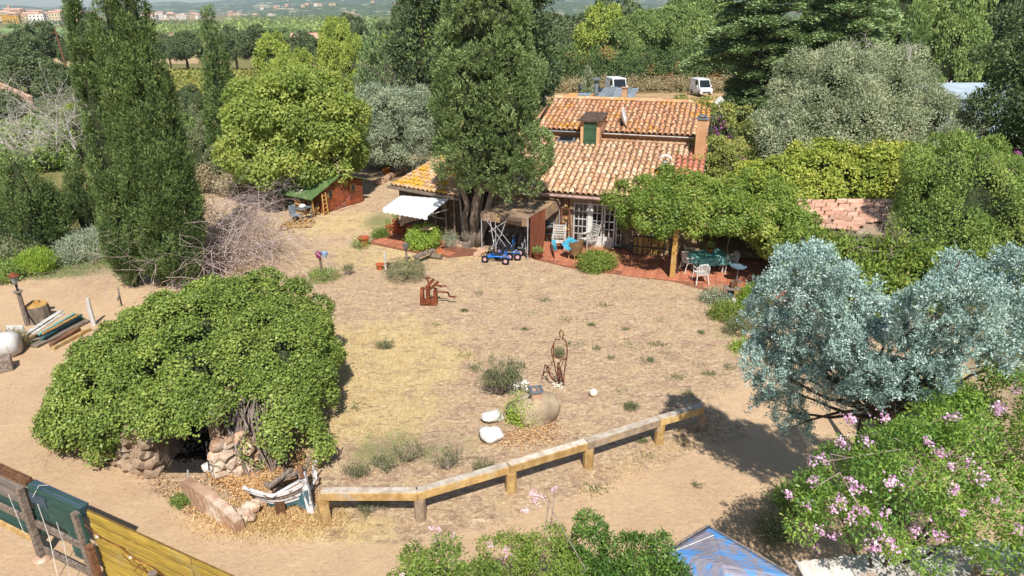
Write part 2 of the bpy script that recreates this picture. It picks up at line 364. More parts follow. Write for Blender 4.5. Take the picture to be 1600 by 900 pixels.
# ---------------- soil ----------------
def soil(name):
    m, n, b = nodes(name)
    big = noise_(n, .22, 6, 'World', None, .6, .4); mid = noise_(n, 1.3, 8, 'World', None, .72); fine = noise_(n, 9, 8, 'World', None, .75); grit = noise_(n, 42, 4, 'World', None, .7)
    fib = noise_(n, 13, 7, 'World', (1, .35, 1), .75, 1.5)
    litter = ramp(n, fine, [(.26, '72604e'), (.39, '9e866e'), (.54, 'c4a788'), (.72, 'e6d0b0')])
    straw = ramp(n, fib, [(.3, 'a08660'), (.46, 'c4aa78'), (.6, 'd8c090'), (.78, 'e8d6ac')])
    c = mixc(n, math_(n, 'MAXIMUM', math_(n, 'MULTIPLY', sm(n, mid, .5, .68), .55), sm(n, math_(n, 'ADD', attr(n, 'straw'), math_(n, 'MULTIPLY', mid, 1.9)), 1.15, 1.6)), litter, straw)
    c = mixc(n, math_(n, 'MULTIPLY', sm(n, mid, .5, .34), .6), c, lin('9a7c6a')); c = mixc(n, math_(n, 'MULTIPLY', sm(n, noise_(n, 2.6, 7, 'World', (1, 2.2, 1), .75, 1.0), .52, .64), .75), c, lin('806a56')); c = mixc(n, math_(n, 'MULTIPLY', sm(n, noise_(n, 3.4, 7, 'World', (1, 2, 1), .75, 1.2), .53, .64), .7), c, lin('e4cfa8'))
    weed = ramp(n, fine, [(.3, '55603c'), (.7, '8c9262')])
    c = mixc(n, math_(n, 'MULTIPLY', sm(n, math_(n, 'ADD', attr(n, 'weed'), math_(n, 'MULTIPLY', math_(n, 'ADD', mid, fine), 1.1)), 1.42, 1.75), .75), c, weed)
    dirtc = ramp(n, math_(n, 'ADD', math_(n, 'MULTIPLY', big, .5), math_(n, 'MULTIPLY', mid, .5)), [(.3, 'a88a6c'), (.46, 'bd9d7c'), (.6, 'cbac88'), (.78, 'd8bc98')])
    dirtc = mixc(n, .35, dirtc, ramp(n, fine, [(.28, 'a0866e'), (.5, 'c8ae8e'), (.75, 'e0caac')]))
    k = sm(n, math_(n, 'ADD', attr(n, 'dirt'), math_(n, 'MULTIPLY_ADD', mid, .9, -.45)), .3, .62)
    c = mixc(n, k, c, dirtc)
    wild = ramp(n, math_(n, 'ADD', math_(n, 'MULTIPLY', big, .5), math_(n, 'MULTIPLY', mid, .5)), [(.3, '4e5a34'), (.5, '777348'), (.62, '9a8c60'), (.8, 'b09a70')])
    c = mixc(n, attr(n, 'wild'), c, wild)
    n.links.new(c, b.inputs['Base Color']); b.inputs['Roughness'].default_value = 1; b.inputs['Specular IOR Level'].default_value = .05
    h = math_(n, 'ADD', math_(n, 'MULTIPLY', mid, .6), math_(n, 'ADD', math_(n, 'MULTIPLY', fine, .5), math_(n, 'MULTIPLY', grit, .22)))
    h = math_(n, 'ADD', h, math_(n, 'MULTIPLY', fib, math_(n, 'MULTIPLY_ADD', k, -.4, .5)))
    bump(n, b, h, .09, .9)
    return m
SOIL = soil('dry_soil')
def axis(lo, hi, st, far, k):
    a = np.arange(lo, hi + 1e-6, st); g = np.geomspace(st, far, k); return a, g
xa = np.arange(-40, 40.01, .5); xg = np.geomspace(2, 6000, 34)
XS = np.concatenate([-40 - xg[::-1], xa, 40 + xg]); ya = np.arange(-12, 60.01, .5); yg = np.geomspace(1.5, 9000, 60)
YS = np.concatenate([[-400, -100, -40, -20], ya, 60 + yg])
TRK = [Gd(*q) for q in ((-160,560),(-60,578),(40,592),(98,604),(150,650),(205,722),(262,775),(330,812),(420,838),(520,842),(640,846),(760,818),(900,768),(1010,728),(1090,700),(1180,668),(1260,640),(1340,640),(1500,700),(1700,800))]
TRK = np.array([(p.x, p.y) for p in TRK])
def seg_d(X, Y):
    best = np.full(X.shape, 1e9); sgn = np.zeros(X.shape)
    for a, b_ in zip(TRK[:-1], TRK[1:]):
        d = b_ - a; L2 = (d**2).sum(); t = np.clip(((X-a[0])*d[0]+(Y-a[1])*d[1])/L2, 0, 1)
        qx, qy = X-(a[0]+t*d[0]), Y-(a[1]+t*d[1]); D = np.hypot(qx, qy); cr = d[0]*(Y-a[1])-d[1]*(X-a[0])
        u = D < best - 1e-9; best = np.where(u, D, best); sgn = np.where(u, np.where(cr < 0, 1, -1), sgn)
    return best * sgn                                 # >0 on the camera's side
def ell(X, Y, px, py, rx, ry):
    c = Gd(px, py); return np.clip(1.25 - np.sqrt(((X-c.x)/rx)**2+((Y-c.y)/ry)**2), 0, 1)
def masks(X, Y):
    d = seg_d(X, Y)
    dirt = np.clip(d / 1.0 + .35, 0, 1)
    left = np.clip((-9.2 - X) / 2.0, 0, 1) * np.clip((27 - Y) / 2.5, 0, 1); dirt = np.maximum(dirt, left * .72)
    dirt = np.maximum(dirt, ell(X, Y, 540, 370, 3.2, 3.0) * .42); dirt = np.maximum(dirt, ell(X, Y, 500, 430, 3.5, 3.0) * .35)
    dirt = np.maximum(dirt, ell(X, Y, 1230, 640, 2.6, 2.5) * .75)
    straw = np.maximum.reduce([ell(X, Y, 600, 560, 3.0, 3.4), ell(X, Y, 470, 840, 2.4, 1.0), ell(X, Y, 620, 400, 6, 2.4) * .55, ell(X, Y, 560, 640, 2.6, 2.2), ell(X, Y, 530, 350, 4, 3)*.7])
    weed = np.maximum.reduce([ell(X, Y, 600, 700, 1.7, 1.2)*.6, ell(X, Y, 690, 700, 1.3, 1.2)*.5, ell(X, Y, 50, 420, 4, 2.2), ell(X, Y, 590, 345, 1.2, 2.2)*.7, ell(X, Y, 590, 375, .9, 1.0)*.8, ell(X, Y, 590, 545, 1.6, .35)*.5, ell(X, Y, 1130, 520, .8, 1.8)*.4, ell(X, Y, 560, 400, 3, 1.2)*.35])
    wild = np.clip((Y - 44) / 14, 0, 1); wild = np.maximum(wild, np.clip((-17 - X) / 4, 0, 1) * np.clip((Y - 26) / 3, 0, 1)); wild = np.maximum(wild, np.clip((X - 13) / 3, 0, 1))
    return dirt, straw, weed, wild
def gridsheet(name, XS, YS, zf, m, keep=None, dz=0, kind='structure'):
    X, Y = np.meshgrid(XS, YS); Z = zf(X, Y) + dz; nx = len(XS); V = np.stack([X, Y, Z], -1).reshape(-1, 3)
    i, j = np.meshgrid(np.arange(nx - 1), np.arange(len(YS) - 1)); a = (j * nx + i).ravel()
    Q = np.stack([a, a + 1, a + nx + 1, a + nx], 1)
    mk = masks(X, Y)
    if keep is not None:
        K = keep(X, Y).ravel(); Q = Q[K[Q].all(1)]
    me = bpy.data.meshes.new(name); me.vertices.add(len(V)); me.vertices.foreach_set('co', V.astype(np.float32).ravel())
    me.loops.add(len(Q) * 4); me.loops.foreach_set('vertex_index', Q.astype(np.int32).ravel())
    me.polygons.add(len(Q)); me.polygons.foreach_set('loop_start', np.arange(0, len(Q) * 4, 4, dtype=np.int32))
    for nm, A in zip(('dirt', 'straw', 'weed', 'wild'), mk):
        at_ = me.attributes.new(nm, 'FLOAT', 'POINT'); at_.data.foreach_set('value', A.ravel().astype(np.float32))
    me.update(calc_edges=True); me.polygons.foreach_set('use_smooth', [True] * len(Q)); me.materials.append(m)
    return tag(link(name, me), kind=kind)
def und(X, Y):
    near = 1 - ss((Y - 40) / 20)
    return (.035 * np.sin(X * 1.3 + Y * .4) * np.sin(Y * 1.1 - X * .3) + .02 * np.sin(X * 3.1) * np.sin(Y * 2.7)) * near * ss((np.abs(seg_d(X, Y)) ) / 2)
tag(gridsheet('ground', XS, YS, lambda X, Y: T(X, Y), SOIL), kind='structure')
gridsheet('dirt_track', np.arange(-24, 16, .3), np.arange(1, 17.5, .3), lambda X, Y: T(X, Y), SOIL, keep=lambda X, Y: (seg_d(X, Y) > .25), dz=.006)

def field(name, quad, m, dz=.05, nx=14, ny=14):
    c = [Gd(*q) for q in quad]; b = MB(); g = []
    for j in range(ny + 1):
        for i in range(nx + 1):
            u, v = i / nx, j / ny; q = (c[0]*(1-u)+c[1]*u)*(1-v)+(c[3]*(1-u)+c[2]*u)*v; g.append((q.x, q.y, float(T(q.x, q.y)) + dz))
    b.add(g, [(j*(nx+1)+i, j*(nx+1)+i+1, (j+1)*(nx+1)+i+1, (j+1)*(nx+1)+i) for j in range(ny) for i in range(nx)])
    return tag(b.build(name, m), kind='structure')
TAN = mat('stubble', 'b79c74', '9c845e', .05, 1, 0, co='World', c3='c8b088'); GRN = mat('crop_green', '7d9455', '5f7a42', .04, 1, 0, co='World', c3='93a364')
OLV = mat('field_olive', '8a8a52', '6c7440', .08, 1, 0, co='World'); SAND = mat('track_sand', 'd0b084', 'b99a6e', .5, 1, .02, co='World')
field('field', ((-120,108),(128,108),(128,80),(-120,80)), TAN)
field('field', ((-300,62),(130,64),(130,56),(-300,54)), GRN)
field('field', ((-300,54),(120,56),(120,44),(-300,42)), GRN, .08)
field('field', ((-120,76),(60,72),(60,62),(-120,64)), OLV, .11)
field('field', ((236,100),(345,100),(345,84),(236,84)), TAN)
field('field', ((236,64),(400,60),(400,47),(236,46)), TAN, .08)
field('field', ((330,47),(640,44),(640,38),(330,38)), TAN, .11)
field('road', ((600,157),(1300,157),(1300,143),(600,143)), SAND, .04, 24, 4)
field('road', ((60,385),(160,360),(160,350),(60,372)), SAND, .03, 6, 3)
field('field', ((1040,28),(1560,34),(1560,22),(1040,18)), TAN, .05)

# ---------------- hills ----------------
HILL, n_, b_ = nodes('wooded_hill')
_f = noise_(n_, .012, 8, 'World', None, .7); _g = noise_(n_, .05, 4, 'World', None, .7)
n_.links.new(mixc(n_, sm(n_, _f, .54, .64), ramp(n_, _g, [(.35, '32402a'), (.65, '55653c')]), lin('b8ac8c')), b_.inputs['Base Color']); b_.inputs['Roughness'].default_value = 1
bump(n_, b_, _g, 8, 1)
def ridge(D, depth, prof, seed, nx=150, ny=22):
    """a chain of hills at distance D; prof: [(px, skyline py)]"""
    xs = [q[0] for q in prof]; b = MB(); V = []
    for j in range(ny + 1):
        v = j / ny; Y = D + depth * v
        for i in range(nx + 1):
            px = -700 + 3200 * i / nx; sky_ = np.interp(px, xs, [q[1] for q in prof])
            top = AT(px, sky_, D + depth * .6).z; s = math.sin(min(1, v / .6) * PI / 2) if v < .6 else math.cos((v - .6) / .4 * PI / 2)
            x = (px - 800) / F * Y * .93
            k = noise.noise(Vector((x * .003, Y * .002, seed))) * .18 + noise.noise(Vector((x * .009, Y * .006, seed + 3))) * .08
            z = -14 + (top + 14) * s * (1 + k * (1 if v < .55 else .3))
            V.append((x, Y, z))
    b.add(V, [(j*(nx+1)+i, j*(nx+1)+i+1, (j+1)*(nx+1)+i+1, (j+1)*(nx+1)+i) for j in range(ny) for i in range(nx)])
    return tag(b.build('hills', HILL, smooth=True), kind='structure')
ridge(3600, 1400, [(-700,4),(0,7),(30,8),(80,13),(130,16),(200,14),(250,9),(300,7),(330,9),(400,4),(460,-4),(520,-12),(640,-16),(800,-12),(1000,-6),(1300,-6),(2500,-8)], 1)
ridge(5200, 1200, [(-700,6),(0,12),(200,10),(240,5),(275,3),(300,6),(345,1),(380,-3),(460,-9),(800,-20),(2500,-16)], 5)
ridge(2300, 500, [(-700,34),(300,33),(370,22),(430,12),(520,7),(640,3),(800,2),(1000,6),(1300,6),(2500,5)], 9)

# ---------------- trees: one of each kind, then copies ----------------
LOAK = leafmat('leaf_oak', ['364426', '4c5a34', '66734a', '808a5e'], .2, .6)
LOLD = leafmat('leaf_dull', ['4c5638', '636c48', '7c8058', '928f68'], .25, .6)
LPIN = leafmat('leaf_pine', ['50663a', '6a8042', '86984e', '9eac5e'], .3, .6)
LYEL = leafmat('leaf_yellow', ['6e7e2a', '8c9c36', 'a6b048', 'b4b054'], .35, .6)
LCED = leafmat('leaf_cedar', ['466040', '647e4e', '889a62', 'a2ae78'], .2, .6)
LHED = leafmat('leaf_hedge', ['33482a', '4a6232', '61783c', '7c8c48'], .25, .6, patch='b87a42', pscale=.35)
LDRY = leafmat('leaf_dry', ['7c6c4c', '948462', 'a8987a', '8c8c5c'], .25, .7)
LSLV = leafmat('leaf_silver', ['62705a', '7e8a72', '9aa288', 'b4ba9e'], .25, .55)
def tree_proto(label, m, blobs, nc, per, leaf, trunk_h, tr, limbs=5, cr=.6, cat='tree', name='tree', asp=.6, **k):
    t = thing(name, (0, 0, -200), label, cat)
    b = MB(); rs = random.Random(len(label)); off = Vector((0, 0, -200))
    b.tube([off + Vector((0, 0, -.3)), off + Vector((tr*.3, 0, trunk_h * .5)), off + Vector((0, tr*.2, trunk_h))], [tr, tr * .75, tr * .6], 6)
    for i in range(limbs):
        B = blobs[i % len(blobs)]; limb(b, off + Vector((0, 0, trunk_h * .8)), off + Vector(B[:3]), tr * .5, tr * .15, i, 4, .1, 3)
    b.build('trunk', BARK, t)
    foliage('crown', [(q[0], q[1], q[2] - 200) + tuple(q[3:]) for q in blobs], nc, per, leaf, m, t, clump_r=cr, aspect=asp, core=k.pop('core', .66), **k)
    return t
oak = tree_proto('round dark evergreen oak', LOAK, [(0,0,4.6,3,3,2.2),(2,.8,4,2.2,2,1.7),(-2,-.6,4.1,2.2,2.2,1.8),(.4,-2,3.8,2.1,1.8,1.6),(-.4,2,4.3,2,2,1.7),(.7,.2,5.8,1.7,1.7,1.3)], 1500, 9, .34, 3, .38, cr=.5, name='oak_tree', under=-.6, lobes=(90, .75))
pine = tree_proto('umbrella pine', LPIN, [(0,0,7,4,4,1.5),(2.4,.9,6.7,2.4,2.2,1.2),(-2.5,-.5,6.8,2.4,2.4,1.3),(.4,-2.5,6.5,2.3,2,1.1),(0,.2,7.9,2.6,2.4,1)], 1500, 9, .36, 6, .34, cr=.5, name='pine_tree', under=-.35, nfreq=1.6, lobes=(90, .7))
bush = tree_proto('dull green bushy tree', LOLD, [(0,0,1.7,1.7,1.7,1.6),(1.1,.3,1.4,1.1,1.1,1.2),(-1,-.5,1.3,1.2,1.1,1.2),(.2,-1,1.2,1.1,1,1)], 1100, 9, .15, .8, .12, cr=.25, name='bushy_tree', under=-.8, lobes=(80, .36))
ylw = tree_proto('yellow green conifer', LYEL, [(0,0,3.2,1.8,1.8,2.2),(.9,.2,2.6,1.4,1.4,1.7),(-.9,-.3,2.5,1.4,1.5,1.6),(.1,0,4.6,1.1,1.1,1.4)], 1300, 9, .22, 1.4, .18, cr=.35, name='conifer', up=.8, lobes=(80, .45, 1.4))
brt = tree_proto('bright green broad tree', LPIN, [(0,0,4.2,2.6,2.6,2.4),(1.8,.3,3.6,1.9,1.9,2),(-1.7,-.3,3.7,1.9,1.9,2),(0,-1.8,3.3,1.7,1.6,1.7)], 1500, 9, .27, 2, .25, cr=.42, name='broad_tree', lobes=(90, .55))
PROTO = {'oak': (oak, 4.4, 4.2), 'pine': (pine, 6.8, 4.6), 'bush': (bush, 1.4, 2.0), 'yel': (ylw, 3.2, 2.0), 'brt': (brt, 3.8, 3.4)}
LBL = {'oak': ('round dark evergreen oak in the woods beyond the yard', 'evergreen oaks of the plain'),
       'pine': ('bright green umbrella pine with a flat crown among the far woods', 'umbrella pines of the plain'),
       'bush': ('dull green bushy tree in the scrub beyond the yard', 'bushy trees of the scrub'),
       'yel': ('yellow green conifer standing in front of the dark oaks', 'yellow green conifers'),
       'brt': ('bright green broad tree in the woods beyond the house', 'bright broad trees beyond the house')}
def bgtree(k, px, py, Y, wpx, label=None, hmax=1.45):
    pr, zc, r0 = PROTO[k]; p = AT(px, py, Y); gz = float(T(p.x, p.y)); Zc = Y * CP + (CAMZ - p.z) * SP
    s = wpx / 2 * Zc / F / r0; h = max(.35 * s, min((p.z - gz) / zc, s * hmax))
    rs = random.random() * 6.28
    r = dup(pr, (p.x, p.y, gz), rs, label or LBL[k][0], (s, s, h))
    if not label: r['group'] = LBL[k][1]
    return r
FRONT = [(('brt','oak','pine','brt','bush','oak')[k % 6], 1325 + k * 42, 18 + (k * 7) % 17, 92 + (k * 5) % 14, 120 + (k * 13) % 30) for k in range(8)] + [('pine',1120,34,125,100), ('oak',960,44,150,80), ('brt',1500,52,72,80), ('oak',1590,40,80,90), ('brt',1400,40,88,90), ('pine',690,30,130,70), ('oak',640,32,170,60)]
for q in FRONT + list((('oak',38,112,88,95),('oak',92,134,72,62),('oak',0,120,92,60),('bush',110,150,60,50),('yel',106,168,56,26),('oak',62,70,150,64),('oak',18,74,150,40),('oak',108,72,150,34),
          ('oak',262,76,160,38),('oak',288,76,165,52),('oak',345,78,160,44),('oak',366,72,160,52),('oak',398,70,165,52),('oak',425,76,160,48),('oak',448,82,158,36),('oak',476,76,158,50),('oak',500,84,152,24),
          ('oak',552,44,185,56),('oak',590,52,180,48),('oak',622,50,175,52),('oak',520,58,185,36),('yel',530,82,92,50),('yel',556,92,86,42),('yel',606,80,92,40),('yel',652,78,84,48),('yel',672,92,80,36),('yel',428,108,80,52),('yel',476,108,82,36),('yel',452,116,72,40),
          ('bush',540,118,62,60),('bush',662,110,60,50),('bush',520,150,55,50),('bush',650,140,58,50),('oak',690,60,100,50),
          ('oak',866,58,118,66),('oak',905,42,135,66),('oak',935,48,150,60),('oak',880,74,112,50),('oak',962,34,165,60),('oak',1000,28,190,60),('yel',940,68,112,64),('pine',975,58,112,70),('pine',1010,50,112,86),('pine',1060,44,118,100),('pine',1085,26,140,90),('pine',1032,60,116,72),('brt',1070,56,114,70),('brt',990,70,110,60),('oak',845,100,78,44),
          ('brt',1400,20,78,60),('brt',1425,34,70,50),('bush',1460,16,100,60),('brt',1478,58,62,54),('oak',1450,64,66,44),('oak',1520,16,96,60),('oak',1545,14,92,40),('oak',1590,22,84,50),('bush',1590,60,60,60),('brt',1505,70,60,40),('oak',1345,30,84,60),
          ('oak',150,60,170,60),('oak',200,50,190,60),('bush',130,190,50,60),('oak',160,120,80,60),('oak',1600,200,40,80),('bush',255,150,60,50),('oak',290,125,66,42),('bush',300,165,52,50),('bush',310,215,44,60),('brt',290,190,48,46),('bush',345,270,40,50),('oak',0,150,66,60))):
    bgtree(*q, hmax=1.45 if q not in FRONT else 2.0)
def woods(n, pxr, Yr, kinds, wr, seed, pyoff=0):
    rs = random.Random(seed)
    for _ in range(n):
        px = rs.uniform(*pxr); Y = Yr[0] * (Yr[1] / Yr[0]) ** rs.random(); k = rs.choice(kinds); p = PROTO[k]
        s = rs.uniform(*wr); x = (px - 800) / F * (Y * CP + (CAMZ + 6) * SP); gz = float(T(x, Y))
        r = dup(p[0], (x, Y, gz), rs.uniform(0, 6.28), LBL[k][0], (s, s, s * rs.uniform(.8, 1.1))); r['group'] = LBL[k][1]
woods(46, (690, 1650), (130, 330), ['oak', 'oak', 'pine', 'brt'], (.8, 1.3), 1)
woods(56, (500, 1650), (300, 620), ['oak', 'pine', 'pine'], (.9, 1.4), 2)
woods(26, (270, 520), (330, 560), ['pine', 'pine', 'oak'], (.8, 1.2), 3)
woods(20, (-40, 330), (430, 760), ['oak', 'pine'], (.6, 1.1), 4)
woods(12, (-40, 130), (230, 330), ['bush', 'oak'], (.4, .8), 5)
def far_wood(px0, px1, Y0, Y1, n, m, h, lab_name='far_wood', leaf=2.6):
    px = px0 + (px1 - px0) * rng.random(n); Y = Y0 * (Y1 / Y0) ** rng.random(n); x = (px - 800) / F * Y * .95
    z0 = T(x, Y); t = rng.random(n); nn = 9; i = np.repeat(np.arange(n), nn)
    R_ = 3.6; d = rdir(n * nn); d[:, 2] = np.abs(d[:, 2]); p = np.stack([x, Y, z0 + h * .5 + t * h * .4], 1)[i] + d * np.array([R_, R_, h * .4])
    A = rdir(n * nn); N = unit(d + rdir(n * nn) * .3); N = unit(N - A * (N * A).sum(1, keepdims=True) * .9); L = leaf * (.7 + .6 * rng.random(n * nn))
    return tag(quadmesh(lab_name, leaves(p, A, N, L, L * .7), 4, m, None, np.clip(t[i] * .6 + .4 * rng.random(n * nn), 0, 1)), 'far off wood of mixed pines and oaks across the plain', 'wood', kind='stuff')
far_wood(360, 2300, 600, 1500, 4200, LPIN, 9)
far_wood(380, 2400, 900, 2200, 3600, LOAK, 10)
far_wood(225, 700, 560, 820, 1100, LPIN, 7, leaf=2.2)
far_wood(-500, 130, 360, 640, 900, LOLD, 4, leaf=2.0)
far_wood(-300, 420, 850, 1150, 500, LOAK, 6, leaf=2.2)
for p in (oak, pine, bush, ylw, brt): pass

# ---------------- vineyard rows beyond the cypresses ----------------
vn = 15000; a_ = rng.random(vn); r_ = rng.integers(0, 34, vn); c0, c1 = Gd(246, 190), Gd(452, 104)
vx = -44 + 40 * a_; vy = 66 + r_ * 2.1 + rng.normal(size=vn) * .25
vx = vx + (vy - 66) * -.35; vz = T(vx, vy) + rng.random(vn) * 1.1 + .1
A = rdir(vn); N = unit(rdir(vn) + np.array([0, 0, 1.2])); N = unit(N - A * (N * A).sum(1, keepdims=True) * .9)
LVIN = leafmat('leaf_vineyard', ['5c6426', '7c8030', '949040', 'a89c50'], .3, .6)
tag(quadmesh('vineyard', leaves(np.stack([vx, vy, vz], 1), A, N, np.full(vn, .42), np.full(vn, .34)), 4, LVIN, None, rng.random(vn)), 'olive green vineyard in rows beyond the tall cypresses', 'vineyard', kind='stuff')

# ---------------- town ----------------
ROOFF = mat('far_roof', 'd2ab94', 'c0907a', .5, .9, 0, var=.2)
def town_mesh(w, d, h, wall, roof=True, wing=False, seed=0):
    b = MB(); b.mi = 0; b.box((0, 0, h / 2), (w, d, h))
    if wing: b.box((w * .62, d * .1, h * .33), (w * .5, d * .8, h * .66))
    b.mi = 1
    if roof:
        hw, hd, e = w / 2 + .5, d / 2 + .5, h + .02; b.add([(-hw, -hd, e), (hw, -hd, e), (hw, hd, e), (-hw, hd, e), (-hw, 0, e + 2), (hw, 0, e + 2)], [(0, 1, 5, 4), (3, 4, 5, 2), (0, 4, 3), (1, 2, 5), (0, 3, 2, 1)])
    else: b.box((0, 0, h + .4), (w + .4, d + .4, .8))
    if wing: b.box((w * .62, d * .1, h * .66 + .3), (w * .55, d * .85, .6))
    b.mi = 2; nf = max(1, int(h / 3)); nw = max(2, int(w / 3.2))
    for f in range(nf):
        for i in range(nw): b.box((-w / 2 + (i + .5) * w / nw, -d / 2 - .02, 1.7 + f * 3), (1.2, .14, 1.5))
        for i in range(2): b.box((w / 2 + .02, -d / 4 + i * d / 2, 1.7 + f * 3), (.14, 1.2, 1.5))
    o = b.build('town_house', [wall, ROOFF, DARK]); return o
walls = [mat('wall_' + k, a, b2, .2, .95, 0, var=.12) for k, a, b2 in (('white', 'e6e0d8', 'd8cec2'), ('cream', 'dcc8a8', 'cdb692'), ('rose', 'd2a68c', 'c4967c'), ('sand', 'cfb592', 'bfa380'), ('yellow', 'dba94a', 'c99436'))]
wn = ['white', 'cream', 'pinkish', 'sandy', 'yellow']
protos = []
for k in range(9):
    wi = (0, 1, 0, 3, 2, 0, 1, 0, 3)[k]; o = town_mesh(9 + 3 * (k % 4), 9 + k % 3, 5 + 2.6 * (k % 4), walls[wi], k % 3 != 2, k % 2 == 1); protos.append((o, wi)); o.location = (0, 0, -260)
rs = random.Random(11)
def town(px, py, k=None, s=1.0, D=None):
    g = Gd(px, py); Y = D or g.y; x = (px - 800) / F * (Y * CP + 22 * SP); o, wi = protos[k if k is not None else rs.randrange(9)]
    c = o.copy(); col.objects.link(c); c.location = (x, Y, float(T(x, Y))); c.rotation_euler = (0, 0, rs.choice([0, .3, -.4, 1.2, .8])); c.scale = (s, s, s * rs.uniform(.8, 1.2))
    tag(c, 'far off %s walled house with terracotta roof in the town on the plain' % wn[wi], 'house', 'houses of the far town'); return c
for _ in range(110): town(rs.uniform(-40, 150), rs.triangular(25, 37, 32), s=rs.uniform(.9, 1.5))
for _ in range(44): town(rs.uniform(222, 405), rs.uniform(24, 31), s=rs.uniform(.6, 1.2))
for _ in range(36): town(rs.uniform(395, 560), rs.uniform(22, 29), s=rs.uniform(.6, 1.1))
for _ in range(26):                                   # villas on the hillside
    px = rs.uniform(400, 820); Y = rs.uniform(2450, 2700); x = (px - 800) / F * Y * .93; v = (Y - 2300) / 500
    prof = [(-700,34),(300,33),(370,22),(430,12),(520,7),(640,3),(800,2)]; top = AT(px, np.interp(px, [q[0] for q in prof], [q[1] for q in prof]), 2600).z
    c = protos[rs.choice([0, 4, 8])][0].copy(); col.objects.link(c); c.location = (x, Y, -14 + (top + 14) * math.sin(min(1, v / .6) * PI / 2) - 1); c.scale = (1.5,) * 3
    tag(c, 'small white villa on the wooded hillside behind the town', 'villa', 'villas on the far hillside')
for o, _ in protos: bpy.data.objects.remove(o)
# church tower, yellow block, white sheds
g = Gd(18, 30); X0 = (18 - 800) / F * (g.y * CP + 22 * SP); t = thing('church', (X0, g.y, float(T(X0, g.y))), 'pale stone church tower rising above the roofs of the far town', 'church')
L_ = t.location
part('tower', walls[2], t, lambda b: (b.box(L_ + Vector((0, 0, 12)), (7, 7, 24)), b.box(L_ + Vector((0, 0, 26)), (5, 5, 5)), b.lathe(L_ + Vector((0, 0, 28)), [(2.6, 0), (.2, 4)], 6)))
part('nave', walls[3], t, lambda b: b.box(L_ + Vector((14, 4, 6)), (22, 12, 12))); part('roof', ROOFF, t, lambda b: b.sheet(L_ + Vector((3, -3, 12.2)), L_ + Vector((25, -3, 12.2)), L_ + Vector((25, 4, 16)), L_ + Vector((3, 4, 16)), th=.3))
def block(px, py, w_, d_, h_, wall, lab, cat='building', rz=0, roof=ROOFF, name='building', Y=None, nf=2, nw=4, pitched=False):
    g = Gd(px, py); Y = Y or g.y; x = (px - 800) / F * (Y * CP + (CAMZ - float(T(0, Y))) * SP); t = thing(name, (x, Y, float(T(x, Y))), lab, cat, rz=rz); L_ = t.location.copy()
    part('wall', wall, t, lambda b: b.box(L_ + Vector((0, 0, h_ / 2)), (w_, d_, h_)))
    def rf(b):
        if pitched:
            hw, hd, e = w_/2+.4, d_/2+.4, h_+.02; b.add([L_+Vector(q) for q in ((-hw,-hd,e),(hw,-hd,e),(hw,hd,e),(-hw,hd,e),(-hw,0,e+d_*.18),(hw,0,e+d_*.18))], [(0,1,5,4),(3,4,5,2),(0,4,3),(1,2,5),(0,3,2,1)])
        else: b.box(L_ + Vector((0, 0, h_ + .25)), (w_ + .5, d_ + .5, .5))
    part('roof', roof, t, rf)
    for f in range(nf):
        for i in range(nw): part('window', DARK, t, lambda b: b.box(L_ + Vector((-w_/2 + (i+.5)*w_/nw, -d_/2 - .02, h_*(f+.55)/nf)), (w_/nw*.35, .12, h_/nf*.4)))
    return t
block(14, 37, 13, 12, 14, walls[4], 'yellow apartment block at the near edge of the far town', nf=4, nw=3)
block(26, 38, 12, 12, 13, walls[4], 'second yellow block with a darker flank, just beside the first', nf=4, nw=3, rz=.3)
block(236, 31, 30, 14, 9, walls[0], 'long white building with reddish roof at the edge of the town', nf=2, nw=8, pitched=True)
block(75, 38, 44, 16, 5, walls[0], 'long low white warehouse in front of the far town', 'warehouse', nf=1, nw=8, roof=GREYM)
block(232, 40, 12, 10, 9, walls[2], 'orange brick house standing alone before the far town', 'house', nf=2, nw=2, pitched=True)
block(508, 76, 15, 10, 6.5, walls[3], 'pale farmhouse with terracotta roof behind a row of oaks', 'farmhouse', Y=190, rz=.25, pitched=True, nf=2, nw=4)
block(868, 34, 6.5, 6.5, 9.5, STONE, 'square ruined stone tower standing above the dark oaks', 'tower', Y=235, rz=.4, nf=1, nw=1, roof=STONE)
block(1504, 36, 22, 9, 3.4, walls[1], 'long low shed with a pale blue sheet roof in the trees', 'shed', Y=112, roof=mat('blue_sheet', 'a9bcc4', '93a8b2', .6, .6, 0), nf=1, nw=5)
block(1308, 36, 7, 5, 3.0, DARK, 'small dark shed with a white flat roof behind the cedar', 'shed', Y=84, roof=WHITE, nf=1, nw=1)
block(1494, 112, 8, 7, 3.6, mat('blue_grey_wall', '9fb0bc', '8b9ba8', .5, .8, 0), 'pale blue grey outbuilding behind the large grey olive', 'outbuilding', Y=58, roof=mat('pale_roof', 'b8c6d0', 'a4b2bc', .5, .7, 0), nf=1, nw=2)
for px, py, Y, h in ((103, 100, 120, 8), (18, 70, 180, 8), (392, 30, 900, 30)):
    p = AT(px, py, Y); g = float(T(p.x, p.y)); h = 8 if Y < 500 else 18
    t = thing('utility_pole', (p.x, p.y, g), {120: 'leaning brown wooden utility pole at the edge of the tan field', 180: 'short dark utility pole among the left hand oaks', 900: 'tall thin mast rising over the town roofs'}[Y], 'pole')
    part('pole', WOODB if Y < 500 else GREYM, t, lambda b: b.tube([(p.x, p.y, g), (p.x - .5, p.y, g + h)], [.16 if Y < 500 else .5, .12 if Y < 500 else .3], 6))
    part('crossarm', WOODB, t, lambda b: b.box((p.x - .5, p.y, g + h - .6), (1.4, .1, .1)))
